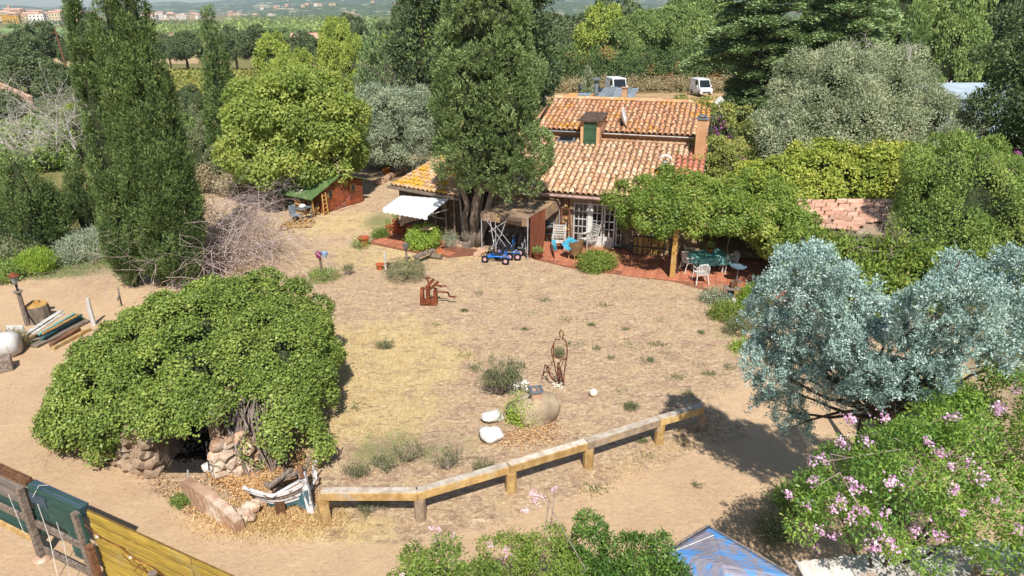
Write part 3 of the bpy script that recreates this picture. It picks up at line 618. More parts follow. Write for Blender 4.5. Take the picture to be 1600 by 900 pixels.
# ---------------- large plants ----------------
LCYP = leafmat('leaf_cypress', ['35481f', '4e6430', '6a7e40', '8a9a58'], .22, .6)
LCYL = leafmat('leaf_cypress_light', ['3c5426', '567234', '708a46', '8a9c5a'], .25, .6)
LMUL = leafmat('leaf_mulberry', ['5e7430', '7e923c', 'a0aa4c', 'beb85c'], .45, .45)
LIVY = leafmat('leaf_ivy', ['40561c', '5e7426', '809034', 'aaac52'], .25, .42)
LVINE = leafmat('leaf_vine', ['48641e', '68822a', '889a38', 'a89e48'], .4, .45)
LSHR = leafmat('leaf_shrub', ['4c642a', '6a8438', '8a9c46', 'a4ac58'], .3, .5)
LBLU = leafmat('leaf_blue', ['5a726e', '7c9692', 'a2b8b2', 'c8d6d0'], .1, .55)
LOLV = leafmat('leaf_olive', ['646c50', '828a68', 'a0a684', 'c0c09e'], .25, .5)
LDKG = leafmat('leaf_dark', ['243420', '384a2a', '566838', '7c8a58'], .2, .5)
LPAN = leafmat('leaf_pandorea', ['3a5c26', '5a8030', '86a438', 'aebc48'], .42, .4)
LBOX = leafmat('leaf_bright', ['5c7c1e', '82a02a', 'a2b83a', 'b4c250'], .4, .45)
FPNK = leafmat('petal_pink', ['b87cc0', 'd49cd6', 'e8bee2', 'f6e2f0'], .45, .6); FPAL = leafmat('petal_pale', ['e2b2d4', 'f0cce4', 'fae4f2'], .5, .6)
FMAG = leafmat('petal_magenta', ['9c2a94', 'b83ca8', 'cc5cbc'], .4, .6); FWHT = leafmat('petal_white', ['e8e4ec', 'f6f4f6'], .4, .6); FORG = leafmat('petal_orange', ['d8702a', 'e8963a', 'd04a2a'], .4, .6)
STRW = leafmat('straw_blades', ['a4844c', 'c4a468', 'd8bc80', 'e6d09c'], .3, .8); LGRS = leafmat('grass_blades', ['4e6a26', '6a8432', '86a040'], .4, .6)
LITT = leafmat('fallen_leaves', ['7c5232', 'a07240', 'b88c5a', 'cca878'], .1, .8)

def bigplant(name, base, label, cat, m, blobs, nc, per, leaf, tr=.2, tp=None, bark=BARK, seed=1, limbs=None, stems=None, group=None, **k):
    t = thing(name, base, label, cat, group); b = MB(); B0 = Vector(base)
    fk = B0.lerp(Vector(blobs[0][:3]), .45)
    limb(b, B0 + Vector((0, 0, -.2)), fk, tr, tr * .7, seed, 8, .08, 5)
    for i, q in enumerate(blobs[:limbs or 8]): limb(b, fk, q[:3], tr * .55, tr * .15, seed + i, 5, .12, 4)
    b.build('trunk' if cat == 'tree' else 'stem', bark, t, smooth=True)
    foliage('crown' if cat == 'tree' else 'foliage', blobs, nc, per, leaf, m, t, **k)
    return t
def px_r(px, Y, z=2): return px * (Y * CP + (CAMZ - z) * SP) / F
# tall cypresses on the left
def cyp(px, py, h, prof, label, n, leaf=.17, lean=(0, 0), base=None, m=LCYP, group=None, bark=BARK, **k):
    prof = [(q_, r_ * (.86 if h > 9 else 1)) for q_, r_ in prof]; g = base or Gd(px, py); t = thing('cypress_tree', g, label, 'cypress', group)
    part('trunk', bark, t, lambda b: b.tube([g + Vector((0, 0, -.3)), g + Vector((0, 0, h * .3)), g + Vector((lean[0] * .8, lean[1] * .8, h * .85))], [prof[2][1] * .2 + .05, .12, .04], 7))
    part('shade_core', CORE, t, lambda b: b.lathe(g, [(r_ * .5, t_ * h * .9) for t_, r_ in prof], 10))  # dark column painted as the shade inside the crown
    cypress_crown('crown', g + Vector((0, 0, .15)), h, prof, m, t, n, leaf, lean, **k)
    return t
PR = [(0, .55), (.06, .8), (.2, 1.0), (.45, 1.0), (.7, .72), (.88, .36), (1, .05)]
g = Vector((-12.75, 24.7, 0)); cyp(0, 0, 13.6, [(0, .5), (.08, .85), (.25, 1.05), (.5, .82), (.72, .5), (.9, .28), (1, .04)], 'tallest and broadest dark cypress, behind the ivy covered ruin', 76000, .12, base=g, m=LCYP, lump=.13)
cyp(0, 0, 15.2, [(0, .6), (.08, .9), (.3, 1.0), (.5, .82), (.66, .6), (.85, .4), (1, .05)], 'tall dark cypress in the middle of the close cluster of three', 70000, .12, base=Vector((-13.5, 24.9, 0)), lump=.13)
cyp(0, 0, 10.4, [(0, .35), (.12, .75), (.3, .62), (.5, .5), (.65, .44), (.8, .32), (.93, .15), (1, .02)], 'slim pointed cypress with a free tip, at the outer edge of the cluster', 40000, .12, base=Vector((-14.7, 24.7, 0)), lump=.13)
cyp(0, 0, 9.8, [(0, .8), (.15, 1.15), (.3, 1.1), (.5, .85), (.7, .66), (.88, .42), (.96, .25), (1, .06)], 'lone narrow cypress rising behind the bright green broad tree', 26000, .17, base=Vector((-17.35, 42, 0)), lump=.15)
for px, py, h, r_, lab in ((18, 392, 3.7, .75, 'small cypress at the edge of the dirt yard, first of the low row'), (62, 396, 4.6, .72, 'tallest small cypress of the low row beside the track'), (92, 388, 3.0, .6, 'shortest small cypress of the low row'), (140, 366, 3.4, .62, 'small cypress standing alone next to the grey track')):
    cyp(px, py, h, [(a, q * r_) for a, q in PR], lab, 9000, .13, lump=.2)
g = AT(588, 150, 58); g.z = 0
cyp(0, 0, 8.7, [(0, .9), (.1, 1.3), (.35, 1.3), (.6, 1.0), (.8, .6), (.93, .3), (1, .04)], 'dark green cone shaped cypress beyond the silver olive', 12000, .3, base=g, ridges=6, m=LCED)
for px, Y, h in ((1365, 70, 9.5), (1384, 74, 10.5), (1420, 70, 10), (1442, 68, 9.6)):
    p = AT(px, 60, Y); cyp(0, 0, h, [(a, q * .5) for a, q in PR], 'slender light green cypress in the row behind the grey olive', 2500, .3, base=Vector((p.x, Y, 0)), m=LCYL, group='slender cypresses behind the olive')
p = AT(921, 80, 80); cyp(0, 0, 3.6, [(a, q * .45) for a, q in PR], 'tiny dull cypress in front of the yellow green conifer', 1500, .25, base=Vector((p.x, 80, 0)), m=LOLV)

# central cypress, broad and lumpy, on a pale twisted trunk
base = Vector((-1.85, 29.6, 0)); t = thing('cypress_tree', base, 'huge broad cypress with a pale twisted trunk in front of the house', 'cypress')
b = MB()
for k, (dx, dy, tx, ty, r_) in enumerate(((0,0,-.9,28.9,.26), (.28,-.1,-.2,28.4,.17), (-.25,.05,-2.0,29.0,.16), (.1,.2,-.9,29.4,.2), (.3,.1,-.3,28.9,.08))):
    limb(b, base + Vector((dx, dy, -.1)), (tx, ty, 5.5 if k != 4 else 3.6), r_, r_ * .4, 40 + k, 8, .07, 8)
for k in range(6): b.rock(base + Vector((rs.uniform(-.35, .45), rs.uniform(-.3, .1), rs.uniform(0, .5))), (.2, .18, .4), k, 1)
b.build('trunk', BARKP, t, smooth=True)
CB = []
for z, cx, r_ in ((4.15, -.75, 1.5), (5.0, -.95, 1.85), (6.1, -1.0, 1.95), (7.3, -1.0, 1.85), (8.5, -1.0, 1.65), (9.8, -1.05, 1.4), (11.0, -1.1, 1.15), (12.2, -1.1, .95), (13.2, -1.1, .45)):
    for k in range(6):
        a = k * PI / 3 + z * .9; rr = r_ * .52; CB.append((cx + math.cos(a) * rr, 28.7 + math.sin(a) * rr, z + .35 * math.sin(k * 2.1 + z), r_ * .5, r_ * .5, .8))
CB += [(-2.35, 28.3, 4.2, .6, .6, .8), (.35, 28.1, 3.6, .6, .6, .6), (-.1, 28.0, 3.3, .45, .45, .45), (.8, 28.3, 4.6, .5, .6, .8)]
CB = [q for q in CB if q[2] > 3 or q[0] > -.6]
p, q, lt = lobe_clumps(CB, 520, .36, 13500, 1.25, -.75, .86, .12); tone = lt * .6 + .4 * rng.random(len(p)); i = np.repeat(np.arange(len(p)), 9); n = len(i)
ax = unit(q * .8 + np.array([0, 0, .6]) + rdir(len(p)) * .4); off = rng.normal(size=(n, 3)) * .03 + ax[i] * (rng.random((n, 1)) * .2 - .08); A = unit(ax[i] + rdir(n) * .6); N = unit(q[i] + rdir(n) * .7); N = unit(N - A * (N * A).sum(1, keepdims=True) * .9)
L = .11 * (.6 + .8 * rng.random(n)); LCYC = leafmat('leaf_cypress_centre', ['42582c', '5e743e', '7e9054', 'a0aa74'], .2, .6)
quadmesh('crown', leaves(p[i] + off, A, N, L, L * .38), 4, LCYC, t, np.clip(tone[i] * .6 + rng.random(n) * .4, 0, 1))
b = MB()
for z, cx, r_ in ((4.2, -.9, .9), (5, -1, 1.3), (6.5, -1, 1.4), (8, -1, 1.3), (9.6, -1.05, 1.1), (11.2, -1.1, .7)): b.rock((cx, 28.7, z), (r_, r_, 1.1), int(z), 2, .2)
b.build('shade_core', CORE, t)  # dark lumps coloured as the shade within the broad crown
# dark conifers behind it
for (px, py, Y, r_, lab) in ((668, 30, 50, 2.6, 'dark feathery pine half hidden behind the huge cypress'), (822, 70, 44, 1.7, 'dark green pine behind the huge cypress, above the tiled roof'), (618, 105, 62, 1.2, 'sparse dark tree with a thin upright top behind the silver olive')):
    c = AT(px, py, Y); g = Vector((c.x, Y, float(T(c.x, Y)))); bl = [(c.x + r_*.5*math.sin(k*2.4), Y + r_*.4*math.cos(k*2.4), c.z + (k - 3) * r_ * .55, r_ * (.95 - .07*k), r_ * .9, r_ * .55) for k in range(-1, 7)]
    bigplant('pine_tree', g, lab, 'tree', LDKG if r_ > 1.5 else LOAK, bl, 1100, 9, .24, .25, clump_r=.55, shell=.5, under=-.7, core=.5, drop=.25)

# broad bright tree over the shed, silver olive behind
g = Vector((-12.6, 38.6, 0))
bl = [(-11.6,37.6,4.6,2.6,2.2,2.0), (-13.6,37.8,4.0,2.2,2.2,2.1), (-9.6,37.4,4.3,1.9,2,1.8), (-11.4,37.2,6.2,1.8,1.7,1.3), (-14.6,37,2.9,1.6,1.6,1.7), (-10.2,36.6,2.7,1.4,1.2,1.3), (-8.7,38,3.4,1.2,1.3,1.4), (-12.4,36,2.8,1.9,1.5,1.6), (-13.3,36.6,5.4,1.6,1.5,1.3), (-9.9,37.6,5.6,1.4,1.4,1.2)]
bl = [(a, b_ + 0, c, d, e, f) for a, b_, c, d, e, f in bl]
bl = [(-11.6 + (q[0] + 11.6) * .78, q[1], 3.9 + (q[2] - 4.2) * .86, q[3] * .72, q[4] * .85, q[5] * .76) for q in bl]; bl = lumpy(bl, 20, (.35, .62), 2, -.5, 1.08)
bigplant('mulberry_tree', g, 'large bright yellow green broad leaved tree hanging over the wooden shed', 'tree', LMUL, bl, 7000, 9, .17, .28, clump_r=.3, shell=.45, under=-.75, up=-.1, droop=.3, aspect=.62, core=.55, rough=.4, lobes=(330, .5))
g = AT(618, 268, 44); g.z = 0
bl = [(-7.7,44,2.9,2.1,1.8,1.5), (-9.2,43.6,2.3,1.4,1.4,1.4), (-6.3,43.6,2.4,1.4,1.3,1.5), (-7.6,43.4,4.0,1.4,1.3,.9), (-8.6,43.8,3.6,1.1,1.1,1), (-6.4,44,3.7,1.1,1,1), (-7.3,42.8,1.7,1.5,1.1,1.1)]
bl = lumpy(bl, 18, (.35, .6), 3, -.5, 1.12)
bigplant('olive_tree', g, 'silver grey olive standing between the shed and the house', 'tree', LSLV, bl, 4800, 9, .15, .2, clump_r=.28, shell=.45, up=.3, aspect=.28, core=.5, rough=.4, lobes=(240, .4), bark=BARKP)
# bare grey tree behind
def bare(name, g, lab, cat, n, L0, r_, depth, m, seed, dirs=(0, 0, 1), spread=.7, k=3, grav=0, jit=.35, spreadbase=0):
    t = thing(name, g, lab, cat); rs_ = random.Random(seed); b = MB()
    for _ in range(n):
        d = Vector(dirs) + Vector((rs_.gauss(0, jit), rs_.gauss(0, jit), rs_.gauss(0, jit * .5)))
        twigs(b, Vector(g) + Vector((rs_.gauss(0, spreadbase), rs_.gauss(0, spreadbase), 0)), d, L0 * rs_.uniform(.7, 1.2), r_, depth, rs_, spread, k, 4, grav)
    b.build('branches', m, t); return t
g = AT(618, 150, 56); g.z = 0; bare('bare_tree', g, 'leafless upright pinkish grey tree behind the silver olive', 'tree', 7, 3.2, .06, 3, TWIG, 5, spread=.35, jit=.12, spreadbase=.5)
g = AT(640, 165, 52); g.z = 0; bare('bare_tree', g, 'second leafless tree, lower and broader, next to the upright one', 'tree', 6, 2.2, .05, 3, TWIG, 6, spread=.5, jit=.25, spreadbase=.5)

# large grey olive and its neighbour
g = Vector((17.8, 37.5, 0))
bl = [(17.4,36,5.3,2.6,2.2,2.1), (19.6,36,4.9,2.2,2.1,1.9), (15.2,35.6,4.4,1.9,1.9,1.7), (13.8,34.6,3.4,1.5,1.6,1.2), (17,34.2,4,2.5,1.9,1.7), (20.6,34.6,3.7,1.9,1.9,1.6), (16.8,36.4,7.0,1.5,1.4,1.1), (19.3,36.4,6.7,1.5,1.4,1.1), (22,34.4,3.2,1.2,1.4,1.1), (15.6,33.4,2.9,1.7,1.3,1.2), (19,33,2.9,2.0,1.3,1.3)]
bl = lumpy(bl, 40, (.28, .5), 4, -.5)
bigplant('olive_tree', g, 'very large grey green olive with bare silvery twigs, behind the ivy roof', 'tree', LOLV, bl, 12000, 9, .13, .4, clump_r=.3, shell=.5, aspect=.3, core=.5, rough=.3, bark=BARKP, lobes=(520, .45))
t = bare('dead_branch', AT(1420, 95, 34.4), 'bare pale branch sticking out of the top of the large grey olive', 'branch', 3, .6, .025, 2, TWIGW, 9)
t = bare('dead_branch', AT(1345, 85, 34.6), 'second bare pale branch on the crown of the large grey olive', 'branch', 3, .55, .025, 2, TWIGW, 19)
g = Vector((24.5, 34.5, 0))
bl = [(23.6,33.5,7.2,2.4,2.2,1.5), (25.6,33,6.2,2.6,2.4,1.8), (22.6,32.4,5.3,1.6,1.8,1.3), (24.6,31.8,4.3,2.7,2.2,1.9), (25,31.6,2.4,2.8,2.2,1.7), (22.8,32,3.2,1.4,1.6,1.3), (24.4,34,8.6,1.6,1.6,1.0), (27,33,4,2,2,3)]
bl = [(q[0] + 1.3,) + q[1:] for q in bl]; bl = lumpy(bl, 26, (.3, .5), 5, -.5)
bigplant('oak_tree', g, 'very dark evergreen tree filling the edge behind the magenta flowers', 'tree', LDKG, bl, 6500, 9, .16, .4, clump_r=.35, shell=.5, core=.6, aspect=.45, rough=.28, lobes=(300, .5))

# cedars with layered branches
def cedar(g, h, r0, lab, seed, n=46):
    t = thing('cedar_tree', g, lab, 'cedar'); rs_ = random.Random(seed); b = MB(); b.tube([g + Vector((0, 0, -.3)), g + Vector((.2, 0, h * .5)), g + Vector((0, 0, h))], [.45, .3, .06], 8)
    Ps, As, Ns, Ls = [], [], [], []
    for k in range(n):
        z = h * (.08 + .9 * k / n); a = k * 2.4 + rs_.uniform(-.3, .3); L = r0 * (1 - .75 * (z / h) ** 1.5) * rs_.uniform(.75, 1.15)
        if z < 5.8 and math.cos(a) < .1: L *= .42
        s0 = g + Vector((0, 0, z)); d = Vector((math.cos(a), math.sin(a), .12)); e = s0 + d * L + Vector((0, 0, -.1 * L))
        b.tube([s0, s0.lerp(e, .5) + Vector((0, 0, .15 * L * .4)), e], [.1, .06, .02], 4)
        m_ = int(520 * L / 3); u = np.sqrt(rng.random(m_)); side = rng.normal(size=m_) * .2 * L * (1.15 - u * .7); dv = np.array(d); sv = np.array([-d.y, d.x, 0])
        p_ = np.array(s0) + dv * (u * L)[:, None] + sv * side[:, None]; p_[:, 2] += .12 * L * np.sin(u * PI) - .1 * L * u + rng.normal(size=m_) * .1 - np.abs(side) * .12
        i = np.repeat(np.arange(m_), 4); M_ = len(i); Ps.append(p_[i] + rng.normal(size=(M_, 3)) * np.array([.17, .17, .05]))
        As.append(unit(dv * .8 + sv * np.sign(side)[i][:, None] * .5 + rdir(M_) * .7 * np.array([1, 1, .35]) + np.array([0, 0, .1]))); Ns.append(unit(rdir(M_) * .5 + np.array([0, 0, 1.0]))); Ls.append(.22 * (.6 + .7 * rng.random(M_)))
    b.build('trunk', BARK, t); Pp = np.concatenate(Ps); A = np.concatenate(As); N = np.concatenate(Ns); N = unit(N + rdir(len(N)) * .5 + np.array([0, -.3, 0])); N = unit(N - A * (N * A).sum(1, keepdims=True) * .95); L = np.concatenate(Ls)
    quadmesh('crown', leaves(Pp, A, N, L, L * .48), 4, LCED, t, rng.random(len(L))); return t
cedar(Vector((18.0, 53, 0)), 14.5, 6.2, 'great layered cedar with flat tiers of branches behind the house', 1, 60)
cedar(Vector((22.6, 50, 0)), 12.5, 5.4, 'second layered cedar overlapping the great one, above the grey olive', 2, 52)
cedar(Vector((19.5, 60, 0)), 7.0, 3.0, 'lower cedar whose branches reach over the parked van', 3, 30)
cedar(Vector((27.5, 58, 0)), 15, 5, 'cedar in the dark group at the back, behind the grey olive', 4, 34)

# hedge behind the track
t = thing('hedge', (16, 98, -.4), 'long wild conifer hedge with orange dead patches beyond the track', 'hedge')
bl = [(1.5 + k * 1.55 + rs.uniform(-.4, .4), 97.5 + rs.uniform(-1, 1.6), 2.0 + rs.uniform(-.6, 1.0), 1.7, 1.7, 2.4 + rs.uniform(-.5, .6)) for k in range(22)]
foliage('foliage', bl, 5200, 9, .27, LHED, t, clump_r=.6, shell=.5, under=-.9, rough=.35, core=.6, aspect=.45)
t = thing('dry_bushes', (16, 94, -.3), 'band of dry straw coloured brush along the foot of the hedge', 'bushes')
foliage('foliage', [(1.5 + k * 1.75, 94 + rs.uniform(-.5, .8), .5, 1.5, 1.2, 1.3) for k in range(19)], 1700, 9, .2, LDRY, t, clump_r=.5, shell=.6, under=-.4, up=.6)
bl = [(-7.5 + k * 1.3, 63 + rs.uniform(-1, 1), .6 + rs.uniform(0, .5), 1.2, 1.2, 1.1) for k in range(6)]

# scrub fill: low bushes all over the wild ground
def scrub(cen, wpx, hm, lab, m=LOLD, n=500, leaf=.16, name='bush', **k):
    px, py, = cen; g = Gd(px, py); r_ = px_r(wpx / 2, g.y, g.z); rs_ = random.Random(px * 7 + py)
    bl = [(g.x + rs_.uniform(-.5, .5) * r_, g.y + rs_.uniform(-.3, .5) * r_, g.z + hm * rs_.uniform(.35, .6), r_ * rs_.uniform(.5, .75), r_ * .6, hm * rs_.uniform(.35, .5)) for _ in range(5)]
    return bigplant(name, g, lab, 'bush', m, bl, n, 9, leaf, .06, clump_r=.3, shell=.5, under=-.7, **k)
scrub((40, 262), 150, 3.2, 'tangled green fig bush under the pale bare branches', LSHR, 1500, .2, core=.6)
scrub((115, 215), 110, 3.2, 'dense mid green bush behind the fig tangle', LOLD, 900, .2, core=.6)
scrub((10, 215), 90, 3.4, 'dark green bush at the far edge behind the fig tangle', LOAK, 900, .22, core=.6)
scrub((150, 190), 60, 2.6, 'dull bush next to the slim cypress tip', LOLD, 600, .2, core=.6)
scrub((70, 200), 90, 2.4, 'dark oak scrub behind the ruined wall', LOAK, 900, .22, core=.6)
scrub((330, 240), 80, 1.8, 'straggly green bush under the bright broad tree', LVINE, 900, .16, core=.5)
scrub((318, 300), 60, 1.5, 'sparse brownish bush behind the dead brush', LDRY, 700, .13)
scrub((390, 300), 110, 1.6, 'brown and green scrub below the bright broad tree', LDRY, 1200, .14, core=.5)
scrub((560, 238), 90, 2.2, 'dark bush in the shade behind the wooden shed', LOAK, 900, .17, core=.6)
scrub((655, 232), 60, 1.5, 'dull shrub beside the rusty stove pipe', LOLD, 600, .15, core=.5)
scrub((600, 262), 60, 1.0, 'low brownish shrub by the garden rubble', LDRY, 500, .12)
scrub((540, 195), 110, 2.6, 'mixed dull thicket between the bright tree and the silver olive', LOLD, 1200, .2, core=.6)
scrub((640, 175), 110, 2.2, 'pinkish brown thicket behind the silver olive', LDRY, 1000, .2, core=.4)
scrub((480, 190), 120, 2.4, 'green thicket behind the bright broad tree', LSHR, 1000, .2, core=.6)
scrub((345, 175), 110, 2.0, 'olive green thicket in front of the vineyard', LOLD, 900, .2, core=.6)
scrub((690, 180), 90, 2.2, 'green thicket behind the huge cypress', LOAK, 900, .2, core=.6)
scrub((1180, 205), 90, 2.6, 'green bush at the corner of the house below the cedars', LSHR, 900, .15, core=.6)
scrub((1250, 215), 120, 2.6, 'grey green bush in front of the cedars', LOLV, 1100, .16, core=.6)
scrub((150, 402), 110, 1.2, 'grey green leaning shrub at the foot of the tall cypresses', LSLV, 1300, .11, up=.8, aspect=.25)
scrub((68, 425), 52, .8, 'fresh bright green feathery bush by the lamp post', LBOX, 900, .11, up=1.2, aspect=.2)
scrub((20, 405), 80, .8, 'rough green weeds under the small cypresses', LOLD, 900, .1, up=1)
scrub((-10, 440), 70, .6, 'low green weeds at the left lamp post', LSHR, 600, .09, up=1)
# fig: pale bare branches over the green tangle
for k, (px, py, Y, n) in enumerate(((40, 245, 35.5, 5), (90, 240, 35, 5), (118, 235, 34.5, 3), (5, 225, 36, 4))):
    bare('fig_tree', AT(px, py, Y), ('pale bare fig branches at the centre of the green tangle', 'pale bare fig branches beside the slim cypress', 'short pale fig branches closest to the cypresses', 'pale fig branches at the far edge of the tangle')[k], 'tree', n, 1.7, .03, 3, TWIGW, 30 + k, spread=.85, jit=.6, k=4)
# dead brush by the big cypresses
t = thing('dead_brush', Gd(375, 445), 'big heap of dead grey pink brushwood beside the ivy covered ruin', 'brushwood'); rs_ = random.Random(3); b = MB(); g = Gd(352, 420)
for _ in range(64):
    s0 = g + Vector((rs_.gauss(-.15, 1.0), rs_.gauss(.4, 1.2), 0)); twigs(b, s0, (rs_.gauss(.1, .6), rs_.gauss(0, .5), 1.0), rs_.uniform(1.3, 2.9), .02, 3, rs_, .7, 3, 3, .12)
b.build('branches', mat('twig_pink', 'bca8a2', '94837c', 5, .95, 0), t)
foliage('dead_leaves', [(g.x, g.y, .9, 1.7, 1.4, 1.2), (g.x - 1.3, g.y + .3, .8, 1, 1, .9), (g.x + .9, g.y + 1.5, 1, 1.2, 1, 1.1)], 1100, 7, .07, leafmat('leaf_dead', ['7c6458', '96807a', 'ac968a', '9a8a60'], .2, .8), t, clump_r=.4, shell=.8, under=-.6)

# ---------------- ivy covered ruin ----------------
RC = Vector((-8.0, 15.9, 0))
t = thing('ivy', Vector((-8, 16, 0)), 'huge rounded mound of glossy ivy swallowing the small stone ruin', 'ivy')
IB = [(-8.0,16.3,1.45,3.3,2.7,1.65), (-6.2,15.6,1.3,1.9,1.9,1.5), (-9.7,16.2,1.15,2.0,2.2,1.45), (-7.4,17.6,1.6,2.3,1.9,1.6), (-10.7,15.6,.75,1.3,1.4,.95), (-5.6,14.3,.85,1.15,1.2,1.1), (-9.5,14.5,1.1,1.6,1.2,1.05), (-11.1,14.9,.45,.8,.8,.55), (-7.6,14.4,1.75,1.9,1.1,.85), (-5.3,13.5,.6,.75,.6,.75), (-6.3,17.2,1.2,1.6,1.6,1.5), (-9.9,13.9,.85,.9,.6,.75), (-7.5,13.2,1.62,.95,.55,.34), (-7.0,13.1,1.5,.5,.4,.3), (-8.2,13.15,1.45,.5,.4,.35), (-9.0,13.6,1.35,.8,.5,.4)]
IB = [(-8.0 + (q[0] + 7.9) * .9, q[1], q[2] * .92, q[3] * .86, q[4] * .9, q[5] * .9) if q[1] > 14 else q for q in IB]
p, q, lt = lobe_clumps(IB, 760, .3, 20500, .9, -.45, .86, .1, .9, .3)
def doorgap(p): return ~(((p[:, 0] > -8.3) & (p[:, 0] < -6.75) & (p[:, 1] < 14.6) & (p[:, 2] < 1.4)))
thin = (p[:, 0] > -6.7) & (p[:, 0] < -5.55) & (p[:, 1] < 14.4) & (p[:, 2] > .25) & (p[:, 2] < 1.75) | (p[:, 0] < -10.1) & (p[:, 0] > -10.7) & (p[:, 1] < 14.7) & (p[:, 2] < .9)
k = doorgap(p) & (p[:, 2] > .02) & (~thin | (rng.random(len(p)) > .82)); p, q, lt = p[k], q[k], lt[k]
tone = lt * .5 + .5 * rng.random(len(p)); i = np.repeat(np.arange(len(p)), 7); n = len(i); off = rng.normal(size=(n, 3)) * .085; off -= q[i] * (off * q[i]).sum(1, keepdims=True) * .5
A = unit(rdir(n) * .75 + np.array([0, 0, -.55]) + q[i] * .35); N = unit(q[i] * 1.0 + np.array([0, 0, .45]) + rdir(n) * .55); N = unit(N - A * (N * A).sum(1, keepdims=True) * .9); L = .062 * (.65 + .7 * rng.random(n))
quadmesh('foliage', leaves(p[i] + off, A, N, L, L * .85), 4, LIVY, t, np.clip(tone[i] * .45 + rng.random(n) * .55, 0, 1))
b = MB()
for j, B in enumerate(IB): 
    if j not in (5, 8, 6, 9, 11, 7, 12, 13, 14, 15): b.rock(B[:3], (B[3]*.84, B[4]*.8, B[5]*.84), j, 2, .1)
b.build('shade_lumps', CORE, t)  # dark lumps behind the leaves, coloured as the mound's inner shade
b = MB(); rs_ = random.Random(8)
for _ in range(64):
    x = rs_.uniform(-6.75, -5.4); y = 13.0 + (x + 6.7) * .1 + rs_.uniform(-.05, .5); b.tube([(x + rs_.gauss(0, .1), y + .5, 1.75), (x + rs_.gauss(0, .12), y + .15, 1.2), (x + rs_.gauss(0, .15), y, .7), (x + rs_.gauss(.15, .2), y - .15, .05)], [.012, .02, .022, .012], 4)
for _ in range(14):
    x = rs_.uniform(-8.6, -6.4); twigs(b, (x, 14.2, 1.5), (rs_.gauss(0, .6), -.6, -.5), .6, .012, 2, rs_, .7, 3)
for _ in range(16): twigs(b, (-10.4 + rs_.uniform(-.4, .4), 14.1 + rs_.uniform(-.2, .5), .8), (rs_.gauss(0, .8), -.6, -.6), .7, .012, 2, rs_, .7, 3)
tag(b.build('dead_stem', TWIG, t), kind='stuff')
t = thing('stone_ruin', Vector((-8.2, 14.2, 0)), 'small rough stone ruin with a dark doorway under the ivy', 'ruin')
rs_ = random.Random(21)
def stones(t, a, c, h, th, n_l, n_h, m, jit=.2):
    a, c = Vector(a), Vector(c)
    for r_ in range(n_h):
        for k in range(n_l):
            u = (k + .5 + (r_ % 2) * .35 + rs_.uniform(-.1, .1)) / (n_l + .4); L = (c - a).length / n_l; q = a.lerp(c, u) + Vector((0, rs_.uniform(-.04, .04), (r_ + .5) * h / n_h))
            f_ = rs_.uniform(.75, 1.3); part('stone', m, t, lambda b: b.rock(q + Vector((0, rs_.uniform(-.08, .08), 0)), (L * .6 * f_, th / 2, h / n_h * .6 * f_), rs_.randrange(900), 2, .45, 0, 1.6)) if not (r_ == n_h - 1 and rs_.random() < .5) else None
stones(t, (-9.35, 13.5, 0), (-8.15, 12.95, 0), 1.35, .5, 5, 5, STONE); stones(t, (-6.85, 12.95, 0), (-5.9, 13.35, 0), 1.0, .5, 4, 4, STONEP)
part('wall_core', STONE, t, lambda b: b.box((-8.75, 13.4, .55), (1.2, .3, 1.1), rz=-.42)); part('wall_core', STONE, t, lambda b: b.box((-6.4, 13.3, .4), (.9, .3, .8), rz=.35)); part('back_wall', DARK, t, lambda b: b.box((-7.5, 14.6, .85), (1.6, .2, 1.7))); part('inner_wall', STONE, t, lambda b: b.box((-8.25, 13.9, .8), (.25, 1.6, 1.6))); part('inner_wall', STONE, t, lambda b: b.box((-6.75, 13.9, .8), (.25, 1.6, 1.6))); part('ceiling', DARK, t, lambda b: b.box((-7.5, 14.0, 1.5), (1.7, 1.3, .08))); part('floor', DARK, t, lambda b: b.box((-7.5, 13.8, .01), (1.2, 1.4, .03)))  # back wall and ceiling coloured near black to stand in for interior shade
part('door_jamb', DARKM, t, lambda b: b.tube([P(322, 690, .9), P(327, 735, .3)], .02, 5))
# low rendered wall round the leaf bed
t = thing('low_wall', P(340, 780, 0), 'low crumbling pinkish wall enclosing a bed of dry leaves', 'wall')
wa, wb, wc = P(297, 748, .5), P(378, 802, .42), P(440, 790, .35)
for k in range(7):
    u0, u1 = k / 7, (k + 1) / 7; a_, c_ = wa.lerp(wb, u0), wa.lerp(wb, u1); HH = (.55, .57, .55, .54, .5, .47, .4, .3); hh = HH[k]; h2 = HH[k + 1]
    part('wall_block', STONEP, t, lambda b: b.sheet((a_.x, a_.y, 0), (c_.x, c_.y, 0), (c_.x, c_.y, h2), (a_.x, a_.y, hh), 5, 4, th=-.2, fn=lambda u, v: .015 * math.sin(u * 9 + k) * math.cos(v * 7)))
for q, s in (((384, 806), .17), ((393, 800), .2), ((400, 792), .16), ((378, 815), .13), ((366, 818), .11), ((346, 812), .09), ((408, 788), .15), ((372, 802), .13), ((338, 808), .07), ((392, 812), .12), ((420, 780), .16), ((436, 771), .14)):
    c = P(q[0], q[1], .08); part('stone', STONEP, t, lambda b: b.rock(c + Vector((0, 0, s * .4)), (s, s * .8, s * .8), q[0], 2, .4))
for q, s in (((335, 728), .3), ((355, 722), .28), ((375, 716), .25), ((345, 740), .2)):
    c = P(q[0], q[1], .1); part('stone', WHITEW, t, lambda b: b.rock(c, (s, s * .5, .12), q[1], 2, .3, .3))
